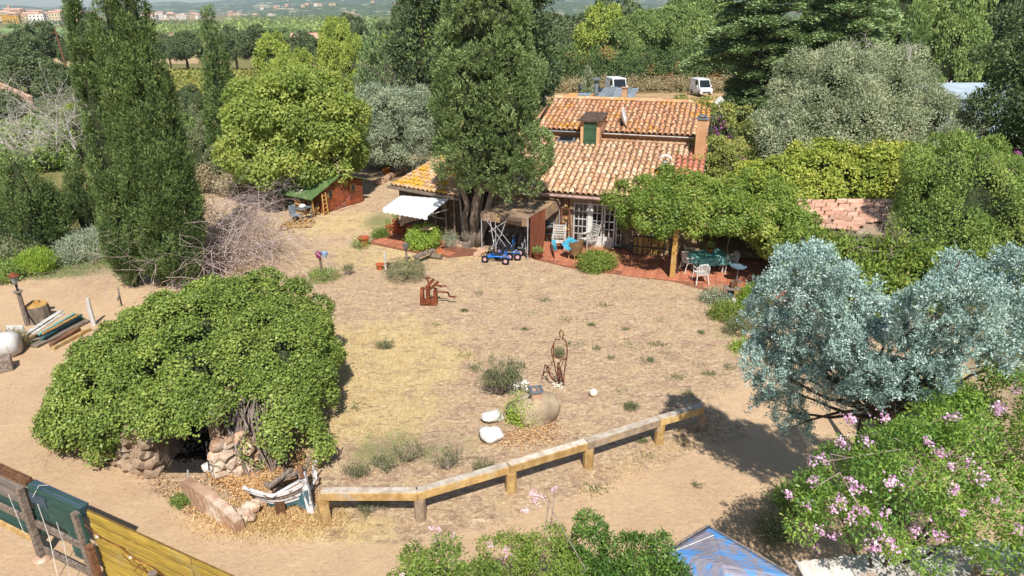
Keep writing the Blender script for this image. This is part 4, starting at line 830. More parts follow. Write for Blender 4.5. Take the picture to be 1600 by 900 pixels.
# fallen leaves in the bed
def litter(name, quads, n, m, lab, size=.05, lift=.02):
    cs = [np.array(Gd(*q)) for q in quads]; u, v = rng.random((2, n)); u, v = u[:, None], v[:, None]
    p = (cs[0]*(1-u)+cs[1]*u)*(1-v)+(cs[3]*(1-u)+cs[2]*u)*v; p[:, 2] += lift + rng.random(n) * .04; p[:, :2] += rng.normal(size=(n, 2)) * .12
    A = unit(rdir(n) * np.array([1, 1, .35])); N = unit(rdir(n) * .5 + np.array([0, 0, 1])); N = unit(N - A * (N * A).sum(1, keepdims=True) * .95); L = size * (.6 + .9 * rng.random(n))
    return tag(quadmesh(name, leaves(p, A, N, L, L * .7), 4, m, None, rng.random(n)), lab, 'leaves', kind='stuff')
litter('fallen_leaves', ((325,745),(470,712),(478,770),(395,785)), 9500, LITT, 'thick bed of dry orange leaves inside the low wall', .045, .05)
litter('fallen_leaves', ((400,790),(500,770),(545,820),(380,835)), 1800, LITT, 'dry leaves scattered around the foot of the wrecked boat', .04)
litter('fallen_leaves', ((790,675),(870,660),(880,690),(780,705)), 900, LITT, 'orange leaves below the grey boulder', .045)
litter('fallen_leaves', ((205,725),(330,790),(370,830),(300,800)), 700, LITT, 'leaves blown along the outside of the low wall', .045)
# ---------------- the house ----------------
HO = Vector((.57, 30.0, 0)); E1 = Vector((.956, -.292, 0)); E2 = Vector((.292, .956, 0)); HR = math.atan2(-.292, .956)
def H(a, b_, z=0): return HO + E1 * a + E2 * b_ + Vector((0, 0, z))
def tilemat(name, cols, lich, l0, l1):
    m, n, b = nodes(name)
    r = math_(n, 'FRACT', math_(n, 'ADD', attr(n, 'rnd'), objrnd(n))); k = len(cols)
    c = ramp(n, r, [(i / (k - 1), q) for i, q in enumerate(cols)])
    c = mixc(n, math_(n, 'MULTIPLY', sm(n, noise_(n, 9, 5, 'World', None, .7), .42, .62), .35), c, lin('dcc6a8'))
    c = mixc(n, sm(n, noise_(n, .75, 4, 'World', None, .75), l0, l1), c, lin(lich))
    c = mixc(n, math_(n, 'MULTIPLY', sm(n, noise_(n, 5, 6, 'World', None, .7), .5, .68), .55), c, lin('74604e'))
    n.links.new(c, b.inputs['Base Color']); b.inputs['Roughness'].default_value = .95; b.inputs['Specular IOR Level'].default_value = .15
    bump(n, b, noise_(n, 22, 4, 'World'), .01); return m
TILE = tilemat('roof_tile', ['bc9674', 'd2b28e', 'c28e6a', 'dcc6a6', 'b48462', 'cea47c'], 'c0903a', .6, .68)
TILO = tilemat('roof_tile_orange', ['c08660', 'd0a078', 'bc7a56', 'd8b490', 'b0785a'], 'cf9440', .52, .66)
TILL = tilemat('roof_tile_lichen', ['b48a68', 'c8a482', 'a87c5c', 'd0b698'], 'c49a30', .46, .58)
TILR = tilemat('roof_tile_red', ['bc6448', 'ca7a5a', 'b05a42', 'd49474'], 'c4593c', .9, 1.0)
MORT = mat('roof_underlay', '8a6a52', '6a5040', 5, .95, .01)
TL = .46
def tile_local():
    n = 5; V = []; Fc = []
    for j, (y, r, zz) in enumerate(((0, .108, .035), (TL, .085, 0))):
        for i in range(n + 1):
            a = PI * i / n; V.append((math.cos(a) * r, y, math.sin(a) * r * .95 + zz))
    for i in range(n): Fc.append((i + 1, i, n + 1 + i, n + 2 + i))
    for i in range(n + 1):                             # thickness at the lower end
        a = PI * i / n; V.append((math.cos(a) * .086, 0, math.sin(a) * .08 + .03))
    k = 2 * (n + 1)
    for i in range(n): Fc.append((i, i + 1, k + i + 1, k + i))
    return V, Fc
TV, TF = tile_local()
_tb = MB(); _tb.add(TV, TF)
def roof(par, name, o, ux, uy, W, D, z0, slope, m, n_obj, redfrom=None, skip=None, th=.08, clip=None, seed=0):
    """tiles over a sloping plane: origin o, ux along the eave, uy up the slope, W wide, D deep"""
    rs_ = random.Random(seed)
    def pt(a, b_, dz=0): return o + ux * a + uy * b_ + Vector((0, 0, z0 + slope * b_ + dz))
    if clip is None:
        r = part(name, MORT, par, lambda b: b.sheet(pt(0, 0), pt(W, 0), pt(W, D), pt(0, D), 1, 1, th))
    else:
        cs = [pt(*q) for q in clip]; r = part(name, MORT, par, lambda b: b.add(cs + [c - Vector((0, 0, th)) for c in cs], [tuple(range(len(cs)))] + [tuple(len(cs) + i for i in reversed(range(len(cs))))] + [(i, i + len(cs), (i + 1) % len(cs) + len(cs), (i + 1) % len(cs)) for i in range(len(cs))]))
    ex = .37; ncol = int(W / .262); nrow = int(D / ex) + 1; sp = W / ncol; L = []
    me = None; tn = (uy + Vector((0, 0, slope))).normalized(); up = ux.cross(tn).normalized()
    for j in range(nrow):
        for i in range(ncol):
            a, b_ = (i + .5) * sp, j * ex - .05
            if b_ > D - .15 or (skip and skip(a, b_)): continue
            L.append((a + rs_.gauss(0, .012), b_, rs_.gauss(0, .03), rs_.gauss(0, .007)))
    off = woff(r); V = []; rn = []; Fn = []; mats2 = [m] + ([TILR] if redfrom else [])
    cache = {}
    for k, (a, b_, tw, dz) in enumerate(L):
        u2 = (ux + tn * tw).normalized(); t2 = up.cross(u2).normalized(); M = Matrix((u2, t2, up)).transposed()
        p0 = pt(a, b_, .01 + dz); red = redfrom and redfrom(a, b_)
        if k < n_obj:
            mm = TILR if red else m
            if mm.name not in cache:
                me = bpy.data.meshes.new('roof_tile'); me.from_pydata(TV, [], TF); me.materials.append(mm); me.polygons.foreach_set('use_smooth', [True] * 5 + [False] * 5); cache[mm.name] = me
            q = link('roof_tile', cache[mm.name], r); q.matrix_basis = Matrix.Translation(p0 - off) @ M.to_4x4()
        else:
            nv = len(V); V += [p0 + M @ Vector(v) - off for v in TV]; Fn += [(tuple(i + nv for i in f), 1 if red else 0) for f in TF]; rn += [rs_.random()] * len(TF)
    if V:
        me = bpy.data.meshes.new('roof_tile'); me.from_pydata([tuple(v) for v in V], [], [f for f, _ in Fn])
        for q in mats2: me.materials.append(q)
        me.polygons.foreach_set('material_index', [q for _, q in Fn]); me.attributes.new('rnd', 'FLOAT', 'FACE').data.foreach_set('value', rn)
        me.update(); tag(link('upper_tiles', me, r), kind='stuff')
    return r
house = thing('farmhouse', H(3, 4, 0), 'old stone farmhouse with weathered clay tile roofs on two levels and white glazed doors', 'house')
WST = mat('rubble_wall', 'b79c7c', '86705a', 4, .95, .05, c3='cbb394')
def wallbox(b, a0, a1, b0, b1, z0, z1): b.box(H((a0 + a1) / 2, (b0 + b1) / 2, (z0 + z1) / 2), (a1 - a0, b1 - b0, z1 - z0), rz=HR)
part('front_wall', WST, house, lambda b: (wallbox(b, -1.9, 2.12, .5, .85, 0, 2.45), wallbox(b, 4.42, 7.4, .5, .85, 0, 2.45), wallbox(b, 2.12, 4.42, .5, .85, 2.02, 2.45)))
part('side_wall', PLAST, house, lambda b: b.add([H(7.4, .85), H(7.4, 9), H(7.4, 9, 5.2), H(7.4, 5.5, 4.2), H(7.4, 5.5, 3.8), H(7.4, .85, 2.5)], [(0, 1, 2, 3, 4, 5)]))
part('side_wall', PLAST, house, lambda b: b.add([H(-1.9, .85), H(-1.9, 9), H(-1.2, 9, 5.2), H(-1.2, 5.5, 4.2), H(-1.9, 5.5, 3.8), H(-1.9, .85, 2.5)], [(5, 4, 3, 2, 1, 0)]))
part('upper_wall', PLAST, house, lambda b: wallbox(b, -.85, 7.5, 5.5, 5.8, 3.5, 4.5)); part('back_wall', PLAST, house, lambda b: wallbox(b, -1.9, 7.4, 11.8, 12.1, 0, 4.5))
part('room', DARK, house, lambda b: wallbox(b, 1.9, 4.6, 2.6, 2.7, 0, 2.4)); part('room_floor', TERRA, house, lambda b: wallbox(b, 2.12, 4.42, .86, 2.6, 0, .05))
roof(house, 'lower_roof', H(-2.0, 0), E1, E2, 9.6, 5.5, 2.5, .27, TILE, 300, redfrom=lambda a, b_: a > 8.75 or (a > 8.3 and b_ < 4), skip=lambda a, b_: (2.25 < a < 3.2 and 4.65 < b_ < 5.4) or (3.5 < a < 4.45 and b_ > 4.55), seed=1)
roof(house, 'upper_roof', H(-.85, 5.15), E1, E2, 8.4, 3.95, 4.4, .27, TILO, 0, skip=lambda a, b_: 2.35 < a < 3.3 and b_ < 1.0, seed=2)
part('back_roof', MORT, house, lambda b: b.sheet(H(-.85, 9.1, 5.46), H(7.55, 9.1, 5.46), H(7.55, 12.4, 4.6), H(-.85, 12.4, 4.6), th=.1))
for k in range(20): a_ = -.85 + k * .42; part('ridge_tile', TILO, house, lambda b: b.add([H(a_, 9.1, 5.5) + E2 * (math.cos(PI * i / 5) * .15) + Vector((0, 0, math.sin(PI * i / 5) * .12)) + E1 * (.45 * j) for j in (0, 1) for i in range(6)], [(i, i + 1, i + 7, i + 6) for i in range(5)]))
part('roof_seam', PLAST, house, lambda b: wallbox(b, -2, 7.6, 5.36, 5.5, 3.9, 4.04))
gutter = part('gutter', mat('gutter_pink', 'b89a8c', '8f766a', 3, .6, .003), house, lambda b: b.tube([H(-2.0, -.12, 2.4), H(5.0, -.12, 2.38)], .07, 8))
for a_ in (-1.0, .35, 2.0, 3.6): part('gutter_bracket', GREYM, house, lambda b: b.tube([H(a_, -.2, 2.46), H(a_, -.12, 2.3), H(a_, .45, 2.3)], .018, 4))
for k in range(22): a_ = -1.85 + k * .33; part('rafter_end', WOODG, house, lambda b: b.beam(H(a_, -.02, 2.38), H(a_, .5, 2.5), .08, .1))
part('upper_gutter', GREYM, house, lambda b: b.tube([H(-.8, 5.05, 4.33), H(1.5, 5.05, 4.33), H(1.5, 5.2, 3.95)], .045, 6)); part('upper_gutter', WHITEW, house, lambda b: b.tube([H(2.55, 5.05, 4.33), H(7.5, 5.05, 4.33)], .03, 6))
# glazed doors and windows
def window(a0, a1, z0, z1, nx, nz, panel=0, bar=.035, m=WHITE, b_=.52):
    W = part('window' if not panel else 'glazed_door', m, house, lambda b: ([wallbox(b, q, q + .07, b_, b_ + .08, z0, z1) for q in (a0, a1 - .07)], [wallbox(b, a0 + .07, a1 - .07, b_, b_ + .08, q, q + .07) for q in (z0 + panel, z1 - .07)], panel and wallbox(b, a0 + .07, a1 - .07, b_ + .01, b_ + .07, z0, z0 + panel)))
    zz = z0 + panel + .07
    for i in range(nx):
        for j in range(nz):
            x0 = a0 + .07 + (a1 - a0 - .14) * i / nx; x1 = a0 + .07 + (a1 - a0 - .14) * (i + 1) / nx; y0 = zz + (z1 - .07 - zz) * j / nz; y1 = zz + (z1 - .07 - zz) * (j + 1) / nz
            part('pane', GLASS, W, lambda b: b.box(H((x0 + x1) / 2, b_ + .045, (y0 + y1) / 2), (x1 - x0 - .004, .012, y1 - y0 - .004), rz=HR))
    for i in range(1, nx): q = a0 + .07 + (a1 - a0 - .14) * i / nx; part('glazing_bar', m, W, lambda b: wallbox(b, q - bar / 2, q + bar / 2, b_ + .012, b_ + .05, zz, z1 - .07))
    for j in range(1, nz): q = zz + (z1 - .07 - zz) * j / nz; part('glazing_bar', m, W, lambda b: wallbox(b, a0 + .07, a1 - .07, b_ + .008, b_ + .046, q - bar / 2, q + bar / 2))
    return W
window(2.15, 2.83, .12, 1.98, 3, 5, m=WHITEW); window(2.97, 3.50, .04, 1.98, 2, 4, .36); window(3.54, 4.06, .04, 1.98, 2, 4, .36); window(4.1, 4.4, .1, 1.98, 1, 4, m=WHITE)
part('door_post', WHITE, house, lambda b: wallbox(b, 2.83, 2.97, .5, .62, 0, 2.0)); part('door_step', STONEP, house, lambda b: wallbox(b, 2.9, 4.1, .2, .5, 0, .07))
part('wall_stone', mat('stone_yellow', 'd8b070', 'b08a56', 5, .95, .03), house, lambda b: [b.rock(H(1.62 + .25 * (k % 2), .5, .4 + k * .28), (.17, .1, .12), k, 1, .3) for k in range(6)])
for q in (2.15, 2.6): pass
# iron window grilles
def grille(p0, p1, h, n, lab, z0=.05):
    t = thing('iron_grille', p0, lab, 'grille'); p0, p1 = Vector(p0), Vector(p1)
    for k in range(n): q = p0.lerp(p1, k / (n - 1)); part('bar', DARKM, t, lambda b: b.tube([q + Vector((0, 0, z0)), q + Vector((0, 0, h))], .011, 4))
    for z in (z0 + .05, h * .35, h * .7, h - .05): part('rail', DARKM, t, lambda b: b.tube([p0 + Vector((0, 0, z)), p1 + Vector((0, 0, z))], .012, 4))
grille(H(4.45, .42), H(5.0, -.25), 1.95, 6, 'tall open iron grille gate at the right jamb of the glazed doors')
grille(H(4.12, .3), H(4.42, .25), 1.2, 4, 'short iron grille folded against the white glazed door')
# dormer with green shutter
t = part('dormer', PLAST, house, lambda b: wallbox(b, 1.5, 2.45, 4.7, 6.3, 3.6, 5.0)); part('dormer_roof', mat('slate_dark', '6a5648', '4c3e36', 4, .8, .01), t, lambda b: b.sheet(H(1.4, 4.5, 5.02), H(2.55, 4.5, 5.02), H(2.55, 6.5, 5.16), H(1.4, 6.5, 5.16), th=.08))
GRSH = mat('shutter_green', '4a6b4e', '385640', 6, .6, .004, stretch=(4, 4, .4))
for k in range(5): part('shutter_board', GRSH, t, lambda b: wallbox(b, 1.68 + k * .125, 1.68 + k * .125 + .119, 4.62, 4.68, 3.74, 4.93))
part('shutter_bar', GRSH, t, lambda b: wallbox(b, 1.67, 2.31, 4.6, 4.618, 4.05, 4.12)); part('shutter_bar', GRSH, t, lambda b: wallbox(b, 1.67, 2.31, 4.6, 4.618, 4.6, 4.67))
# skylight, chimney, vent, dish, antenna
sky_ = part('skylight', GREYM, house, lambda b: b.sheet(H(.3, 4.75, 3.92), H(1.15, 4.75, 3.92), H(1.15, 5.3, 4.06), H(.3, 5.3, 4.06), th=.14)); part('pane', GLASS, sky_, lambda b: b.sheet(H(.38, 4.81, 3.95), H(1.07, 4.81, 3.95), H(1.07, 5.24, 4.06), H(.38, 5.24, 4.06), th=.015))
ch = part('chimney', PLAST, house, lambda b: (wallbox(b, 7.05, 7.5, 3.95, 4.4, 2.9, 5.35))); part('chimney_cap', GREYM, ch, lambda b: (wallbox(b, 7.0, 7.55, 3.9, 4.45, 5.35, 5.42), wallbox(b, 7.1, 7.45, 4.0, 4.35, 5.5, 5.55), b.tube([H(7.15, 4.05, 5.4), H(7.15, 4.05, 5.5)], .02, 4), b.tube([H(7.4, 4.3, 5.4), H(7.4, 4.3, 5.5)], .02, 4)))
v_ = part('vent_chimney', WHITEW, house, lambda b: b.box(H(5.9, 1.95, 3.35), (.24, .24, .9), rz=HR)); part('vent_hood', WHITE, v_, lambda b: b.add([H(5.9, 1.95, 3.82) + E1 * (math.cos(PI * i / 8) * .3) + E2 * (.22 * (2 * j - 1)) + Vector((0, 0, .22 * math.sin(PI * i / 8))) for j in (0, 1) for i in range(9)], [(i + 1, i, i + 9, i + 10) for i in range(8)]))
dp = H(3.35, 5.85, 5.02); t = thing('satellite_dish', dp, 'white satellite dish on the upper roof beside the green shutter', 'satellite dish'); nrm = Vector((.93, -.25, .25)).normalized()
def dish(b):
    u = nrm.orthogonal().normalized(); w_ = nrm.cross(u); V = [dp - nrm * .02]; 
    for r_, d in ((.2, .02), (.38, .08), (.52, .16)):
        V += [dp + nrm * d + (u * math.cos(2 * PI * k / 18) + w_ * math.sin(2 * PI * k / 18)) * r_ for k in range(18)]
    b.add(V, [(0, 1 + k, 1 + (k + 1) % 18) for k in range(18)] + [(1 + q * 18 + k, 19 + q * 18 + k, 19 + q * 18 + (k + 1) % 18, 1 + q * 18 + (k + 1) % 18) for q in (0, 1) for k in range(18)])
o = part('reflector', WHITE, t, dish, smooth=True); s_ = o.modifiers.new('s', 'SOLIDIFY'); s_.thickness = .02
part('mast', GREYM, t, lambda b: (b.tube([dp - Vector((.05, 0, .55)), dp - Vector((.05, 0, 0))], .025, 6), b.tube([dp + Vector((0, 0, -.35)), dp + nrm * .5], .012, 4), b.box(dp + nrm * .5, (.07, .07, .1))))
ap = H(7.9, 8.8, 5.3); t = thing('antenna', ap, 'small white diamond shaped aerial on a thin mast above the roof corner', 'antenna')
part('mast', GREYM, t, lambda b: b.tube([ap - Vector((0, 0, 1)), ap + Vector((0, 0, .1))], .02, 5)); part('panel', WHITE, t, lambda b: b.box(ap + Vector((0, 0, .3)), (.42, .05, .42), M=Matrix.Rotation(R(45), 3, 'Y')))
t = thing('tv_aerial', H(7.6, 6.6, 4.6), 'thin wire television aerial lying over the vine at the roof corner', 'aerial')
part('mast', GREYM, t, lambda b: b.tube([H(7.6, 6.6, 4.4), H(7.7, 6.6, 5.3)], .015, 4))
for k in range(7): part('rod', GREYM, t, lambda b: b.tube([H(7.5 + k * .12, 6.3, 5.1 + .02 * k), H(7.55 + k * .12, 6.95, 5.15 + .02 * k)], .009, 3))
# low extensions behind the ridge
t = thing('roof_lantern', H(.6, 10.6, 4.6), 'ochre roof box with a blue glass skylight behind the ridge', 'roof lantern')
part('box', mat('ochre', 'd6a760', 'c49250', 2, .9, .01), t, lambda b: wallbox(b, -.5, .9, 10.2, 11.4, 4.4, 5.5)); part('pane', mat('sky_glass', '7d95aa', '6b8399', 2, .2, 0), t, lambda b: wallbox(b, .1, .8, 10.3, 11.3, 5.51, 5.54))
t = thing('extension', H(4, 14, 0), 'low back extension with a pale grey corrugated sheet roof', 'extension')
part('wall', PLAST, t, lambda b: wallbox(b, .55, 2.7, 13, 17, 0, 4.4))
for k in range(5): part('roof_sheet', mat('grey_sheet', 'a8b0b4', '8d969b', 2, .5, .002, metal=.3) if k == 0 else bpy.data.materials['grey_sheet'], t, lambda b: b.sheet(H(.5 + k * .45, 12.8, 4.85 + .04 * (k % 2)), H(.94 + k * .45, 12.8, 4.85 + .04 * (k % 2)), H(.94 + k * .45, 17.2, 5.3 + .04 * (k % 2)), H(.5 + k * .45, 17.2, 5.3 + .04 * (k % 2)), th=.03))
t = thing('flue', H(.75, 12.7, 5.3), 'grey metal stove flue with a flat cap behind the ridge', 'flue'); part('pipe', GREYM, t, lambda b: b.tube([H(.75, 12.7, 4.5), H(.75, 12.7, 6.1)], .13, 10)); part('cap', GREYM, t, lambda b: b.lathe(H(.75, 12.7, 6.14), [(.27, 0), (.27, .06), (.1, .16)], 12))
t = thing('chimney_stack', H(6.3, 12.6, 5), 'short pale chimney stack at the back of the grey roof', 'chimney'); part('stack', PLAST, t, lambda b: wallbox(b, 2.3, 2.6, 12.5, 12.8, 4.3, 5.75)); part('cap', STONEP, t, lambda b: wallbox(b, 2.25, 2.65, 12.45, 12.85, 5.75, 5.8))
# annex with lichen roof
AO = Vector((-5.75, 31.75, 0)); A1 = Vector((.839, -.545, 0)); A2 = Vector((.545, .839, 0)); AR = math.atan2(-.545, .839)
def AX(a, b_, z=0): return AO + A1 * a + A2 * b_ + Vector((0, 0, z))
ann = thing('annex', AX(2, 2), 'low timber boarded annex with yellow lichen on its tile roof', 'annex')
roof(ann, 'roof', AO, A1, A2, 4.05, 3.5, 2.3, .2, TILL, 160, seed=4)
def awall(b, a0, a1, b0, b1, z0, z1): b.box(AX((a0 + a1) / 2, (b0 + b1) / 2, (z0 + z1) / 2), (a1 - a0, b1 - b0, z1 - z0), rz=AR)
WGD = mat('board_dark', '6f5c4c', '4a3c34', 6, .9, .01, stretch=(4, 4, .5))
for k in range(24): part('board', WGD, ann, lambda b: awall(b, .15 + k * .155, .15 + k * .155 + .147, .4, .44 + .01 * (k % 3), 0, 2.28))
part('side_wall', WGD, ann, lambda b: (awall(b, .1, .14, .44, 3.4, 0, 2.3))); part('side_wall', WGD, ann, lambda b: awall(b, 3.9, 3.94, .44, 3.4, 0, 2.3)); part('back_wall', WGD, ann, lambda b: awall(b, .14, 3.9, 3.36, 3.4, 0, 2.6))
part('fascia', WOODG, ann, lambda b: b.beam(AX(-.15, -.06, 2.22), AX(4.1, -.06, 2.22), .1, .12)); part('downpipe', GREYM, ann, lambda b: b.tube([AX(4.1, .0, 2.4), AX(4.1, .1, .6), AX(4.0, .2, .1)], .04, 6))
for a_ in (1.9, 2.5, 3.1, 3.6): part('porch_post', WOODG, ann, lambda b: b.beam(AX(a_, .2, 0), AX(a_, .2, 2.2), .07, .07, (1, 0, 0)))
w_ = part('window', WHITEW, ann, lambda b: (awall(b, 2.2, 3.0, .34, .395, 1.0, 1.06), awall(b, 2.2, 3.0, .34, .395, 1.7, 1.76), awall(b, 2.2, 2.26, .34, .395, 1.06, 1.7), awall(b, 2.94, 3.0, .34, .395, 1.06, 1.7))); part('pane', GLASS, w_, lambda b: awall(b, 2.26, 2.94, .36, .38, 1.06, 1.7))
t = thing('stove_pipe', P(648, 270, 2.4), 'rusty red stove pipe standing behind the lichen roof', 'stove pipe'); g = AX(1.2, 3.7); part('pipe', RUST, t, lambda b: b.tube([g, g + Vector((0, 0, 3.6))], .1, 8)); part('cap', RUST, t, lambda b: b.lathe(g + Vector((0, 0, 3.65)), [(.2, 0), (.18, .08)], 10))
# awning
AWN = mat('awning_cloth', 'f2f0ee', 'e4e2e2', 3, .8, .003)
t = thing('awning', AX(.7, .1, 2.2), 'scalloped white cloth awning over the brick red patio', 'awning')
q0, q1, q2, q3 = P(626, 305, 2.13), P(702, 311, 2.13), P(668, 337, 1.85), P(598, 325, 1.85)
o = part('cloth', AWN, t, lambda b: b.sheet(q3, q2, q1, q0, 14, 8, .01, lambda u, v: -.06 * math.sin(u * PI) * math.sin(v * PI) + .006 * math.sin(u * 40)), smooth=True)
def val(b):
    n = 44; V = []
    for k in range(n + 1): u = k / n; q = q3.lerp(q2, u); V += [q + Vector((0, -.01, 0)), q + Vector((0, -.03 - .01 * math.sin(u * 50), -.15 - .05 * abs(math.sin(u * PI * 9))))]
    b.add(V, [(2 * k, 2 * k + 2, 2 * k + 3, 2 * k + 1) for k in range(n)]); V2 = []
    for k in range(9): u = k / 8; q = q3.lerp(q0, u); V2 += [q, q + Vector((-.01, 0, -.17 * (1 - u) - .02))]
    b.add(V2, [(2 * k + 1, 2 * k + 3, 2 * k + 2, 2 * k) for k in range(8)])
part('valance', AWN, t, val)
for u in (.03, .97): q = q3.lerp(q2, u); part('arm', WHITE, t, lambda b: b.tube([q - Vector((0, 0, .02)), q0.lerp(q1, u) + Vector((0, .1, -.5))], .02, 5))
# terraces
TRC = mat('terrace_tile', 'be785a', 'a8664a', 2.2, .8, .006, c3='d39070', var=.16); GRT = mat('terrace_grout', '9a6448', '7c5240', 4, .95, .01)
def inside(p, poly):
    c = False
    for i in range(len(poly)):
        a, b_ = poly[i], poly[i - 1]
        if (a[1] > p[1]) != (b_[1] > p[1]) and p[0] < (b_[0] - a[0]) * (p[1] - a[1]) / (b_[1] - a[1]) + a[0]: c = not c
    return c
def terrace(poly, org, u, v, s, nu, nv, seed):
    t = tag(part('terrace', GRT, None, lambda b: b.add([(q[0], q[1], .03) for q in poly] + [(q[0], q[1], -.1) for q in poly], [tuple(range(len(poly)))] + [(i, i + len(poly), (i + 1) % len(poly) + len(poly), (i + 1) % len(poly)) for i in range(len(poly))])), kind='structure')
    b = MB(); b.box((0, 0, 0), (s - .018, s - .018, .02)); me = bpy.data.meshes.new('floor_tile'); me.from_pydata(b.v, [], b.f); me.materials.append(TRC); rs_ = random.Random(seed); rz = math.atan2(u.y, u.x)
    for i in range(nu):
        for j in range(nv):
            q = org + u * ((i + .5) * s) + v * ((j + .5) * s)
            if all(inside((q + u * (s * .42 * x) + v * (s * .42 * y)).to_2d(), poly) for x in (-1, 1) for y in (-1, 1)):
                o = link('floor_tile', me, t); o.location = (q.x, q.y, .038 + rs_.uniform(-.003, .004)); o.rotation_euler = (0, 0, rz)
def pl(*q): return [tuple(P(x, y, .03).to_2d()) for x, y in q]
tp = pl((1190, 478), (1140, 468), (1100, 452), (1052, 439), (985, 431), (930, 424), (890, 418), (845, 407), (822, 400)); tp += [tuple(H(-.1, .5).to_2d()), tuple(H(7.4, .5).to_2d()), (12.0, 27.6), (11.0, 23.5)]
terrace(tp[::-1], H(-2, -7.0), E1, E2, .46, 32, 18, 1)
tp = pl((577, 380), (598, 357), (640, 347), (706, 352), (716, 371), (700, 386), (655, 396)); terrace(tp, AX(-2.5, -3.6), A1, A2, .46, 14, 10, 2)
tp = pl((672, 396), (690, 385), (760, 390), (757, 397), (700, 402)); terrace(tp, AX(-1, -4.6), A1, A2, .46, 16, 8, 3)

# ---------------- wooden shed ----------------
SHW = mat('shed_wood', '96543a', '76402a', 3, .75, .01, stretch=(.6, .6, 6), c3='b05c34'); SHG = mat('green_felt', '617a48', '4c6638', 5, .95, .02, c3='74895a')
s0, s1 = P(507, 334, 0), P(568, 315, 0); sd = (s1 - s0); SL = sd.length; sd.normalize(); sn = Vector((-sd.y, sd.x, 0)); SRZ = math.atan2(sd.y, sd.x)
def S(a, b_, z=0): return s0 + sd * a + sn * b_ + Vector((0, 0, z))
shed = thing('shed', S(SL / 2, 1), 'reddish brown wooden garden shed with a green felt roof', 'shed')
hw, hp = 1.32, 1.85; apx = SL * .42
def hgt(a): return hw + (hp - hw) * (a / apx if a < apx else (SL - a) / (SL - apx))
for k in range(13):
    z = k * .115
    if z + .1 < hp: 
        for (a0, a1) in ((0, SL * .27), (SL * .66, SL)):
            if z < min(hgt(a0 + .02), hgt(a1 - .02)) - .05: part('board', SHW, shed, lambda b: b.box(S((a0 + a1) / 2, .02, z + .056), (a1 - a0, .05, .108), rz=SRZ))
for k in range(9): a_ = SL * .27 + k * SL * .39 / 9; ht = min(hgt(a_), hgt(a_ + SL * .39 / 9)) - .1; part('door_board', SHW, shed, lambda b: b.box(S(a_ + SL * .0216, -.01, ht / 2 + .04), (SL * .0415, .04, ht), rz=SRZ))
part('gable', SHW, shed, lambda b: b.add([S(0, .06, hw - .35), S(SL, .06, hw - .35), S(SL, .06, hw), S(apx, .06, hp), S(0, .06, hw)], [(0, 1, 2, 3, 4)]))
part('side_wall', SHW, shed, lambda b: b.box(S(SL - .03, 1.1, hw / 2), (.05, 2.1, hw), rz=SRZ)); part('side_wall', SHW, shed, lambda b: b.box(S(.03, 1.1, hw / 2), (.05, 2.1, hw), rz=SRZ)); part('back_wall', SHW, shed, lambda b: b.box(S(SL / 2, 2.15, hw / 2), (SL - .12, .05, hw), rz=SRZ))
for a_ in (SL * .17, SL * .74):
    w_ = part('window', WOODY, shed, lambda b: (b.box(S(a_, -.03, .98), (.34, .04, .42), rz=SRZ))); part('pane', GLASS, w_, lambda b: b.box(S(a_, -.055, .98), (.26, .02, .34), rz=SRZ))
lo = -1.0; zl = hw - .22
part('roof_slope', SHG, shed, lambda b: b.sheet(S(lo, -.2, zl - .1), S(apx, -.25, hp + .06), S(apx, 2.4, hp + .06), S(lo, 2.6, zl - .1), 6, 4, .05, lambda u, v: .01 * math.sin(u * 9 + v * 5))); part('roof_slope', SHG, shed, lambda b: b.sheet(S(apx, -.25, hp + .062), S(SL + .2, -.25, hw - .02), S(SL + .2, 2.4, hw - .02), S(apx, 2.4, hp + .062), 4, 4, .05))
part('roof_batten', WHITEW, shed, lambda b: b.beam(S(lo + .3, .9, zl + .02), S(.9, 1.7, hp - .08), .07, .04)); part('lean_post', WOODY, shed, lambda b: b.tube([S(lo + .25, -.05, 0), S(lo + .22, -.05, zl - .14)], .06, 7)); part('lean_post', WOODG, shed, lambda b: b.tube([S(lo + .2, 2.2, 0), S(lo + .2, 2.2, zl - .14)], .06, 7))
part('threshold', STONEP, shed, lambda b: b.box(S(SL * .46, -.22, .03), (1.1, .22, .06), rz=SRZ))
rs_ = random.Random(4); t = thing('firewood', S(-.8, 1.0), 'stack of split orange firewood under the lean-to roof of the shed', 'firewood')
for k in range(26): part('log', WOODB if k % 3 else WOODY, t, lambda b: b.tube([S(-.85 + (k % 5) * .16, .7, .1 + (k // 5) * .16), S(-.83 + (k % 5) * .16, 1.2, .1 + (k // 5) * .16)], .075, 6))
t = thing('crate', P(487, 335), 'pile of orange wooden crates under the lean-to roof', 'crate')
for k in range(9): q = S(-.55 + (k % 3) * .16, .15 + .1 * (k % 2), .12 + .13 * (k // 3)); part('slat', WOODY, t, lambda b: b.box(q, (.4, .08, .06), rz=SRZ + .4 * (k % 3)))
def ladder(base, topc, w_, n, m, lab, ax):
    t = thing('ladder', base, lab, 'ladder'); a = Vector(ax) * (w_ / 2)
    for s in (-1, 1): part('rail', m, t, lambda b: b.beam(base + a * s, topc + a * s * .8, .06, .07))
    for k in range(n): u = (k + .7) / (n + .4); q = base.lerp(topc, u); part('rung', m, t, lambda b: b.beam(q - a * .92, q + a * .92, .07, .035, (0, 0, 1)))
ladder(S(-.1, -.25), S(-.02, -.12, 1.15), .3, 5, WOODY, 'small pale wooden ladder leaning against the shed corner', sd)
t = thing('work_table', S(-1.5, -.35), 'grey metal work table with clutter in front of the lean-to', 'table'); part('table_top', GREYM, t, lambda b: b.box(S(-1.45, -.1, .68), (.75, .5, .04), rz=SRZ))
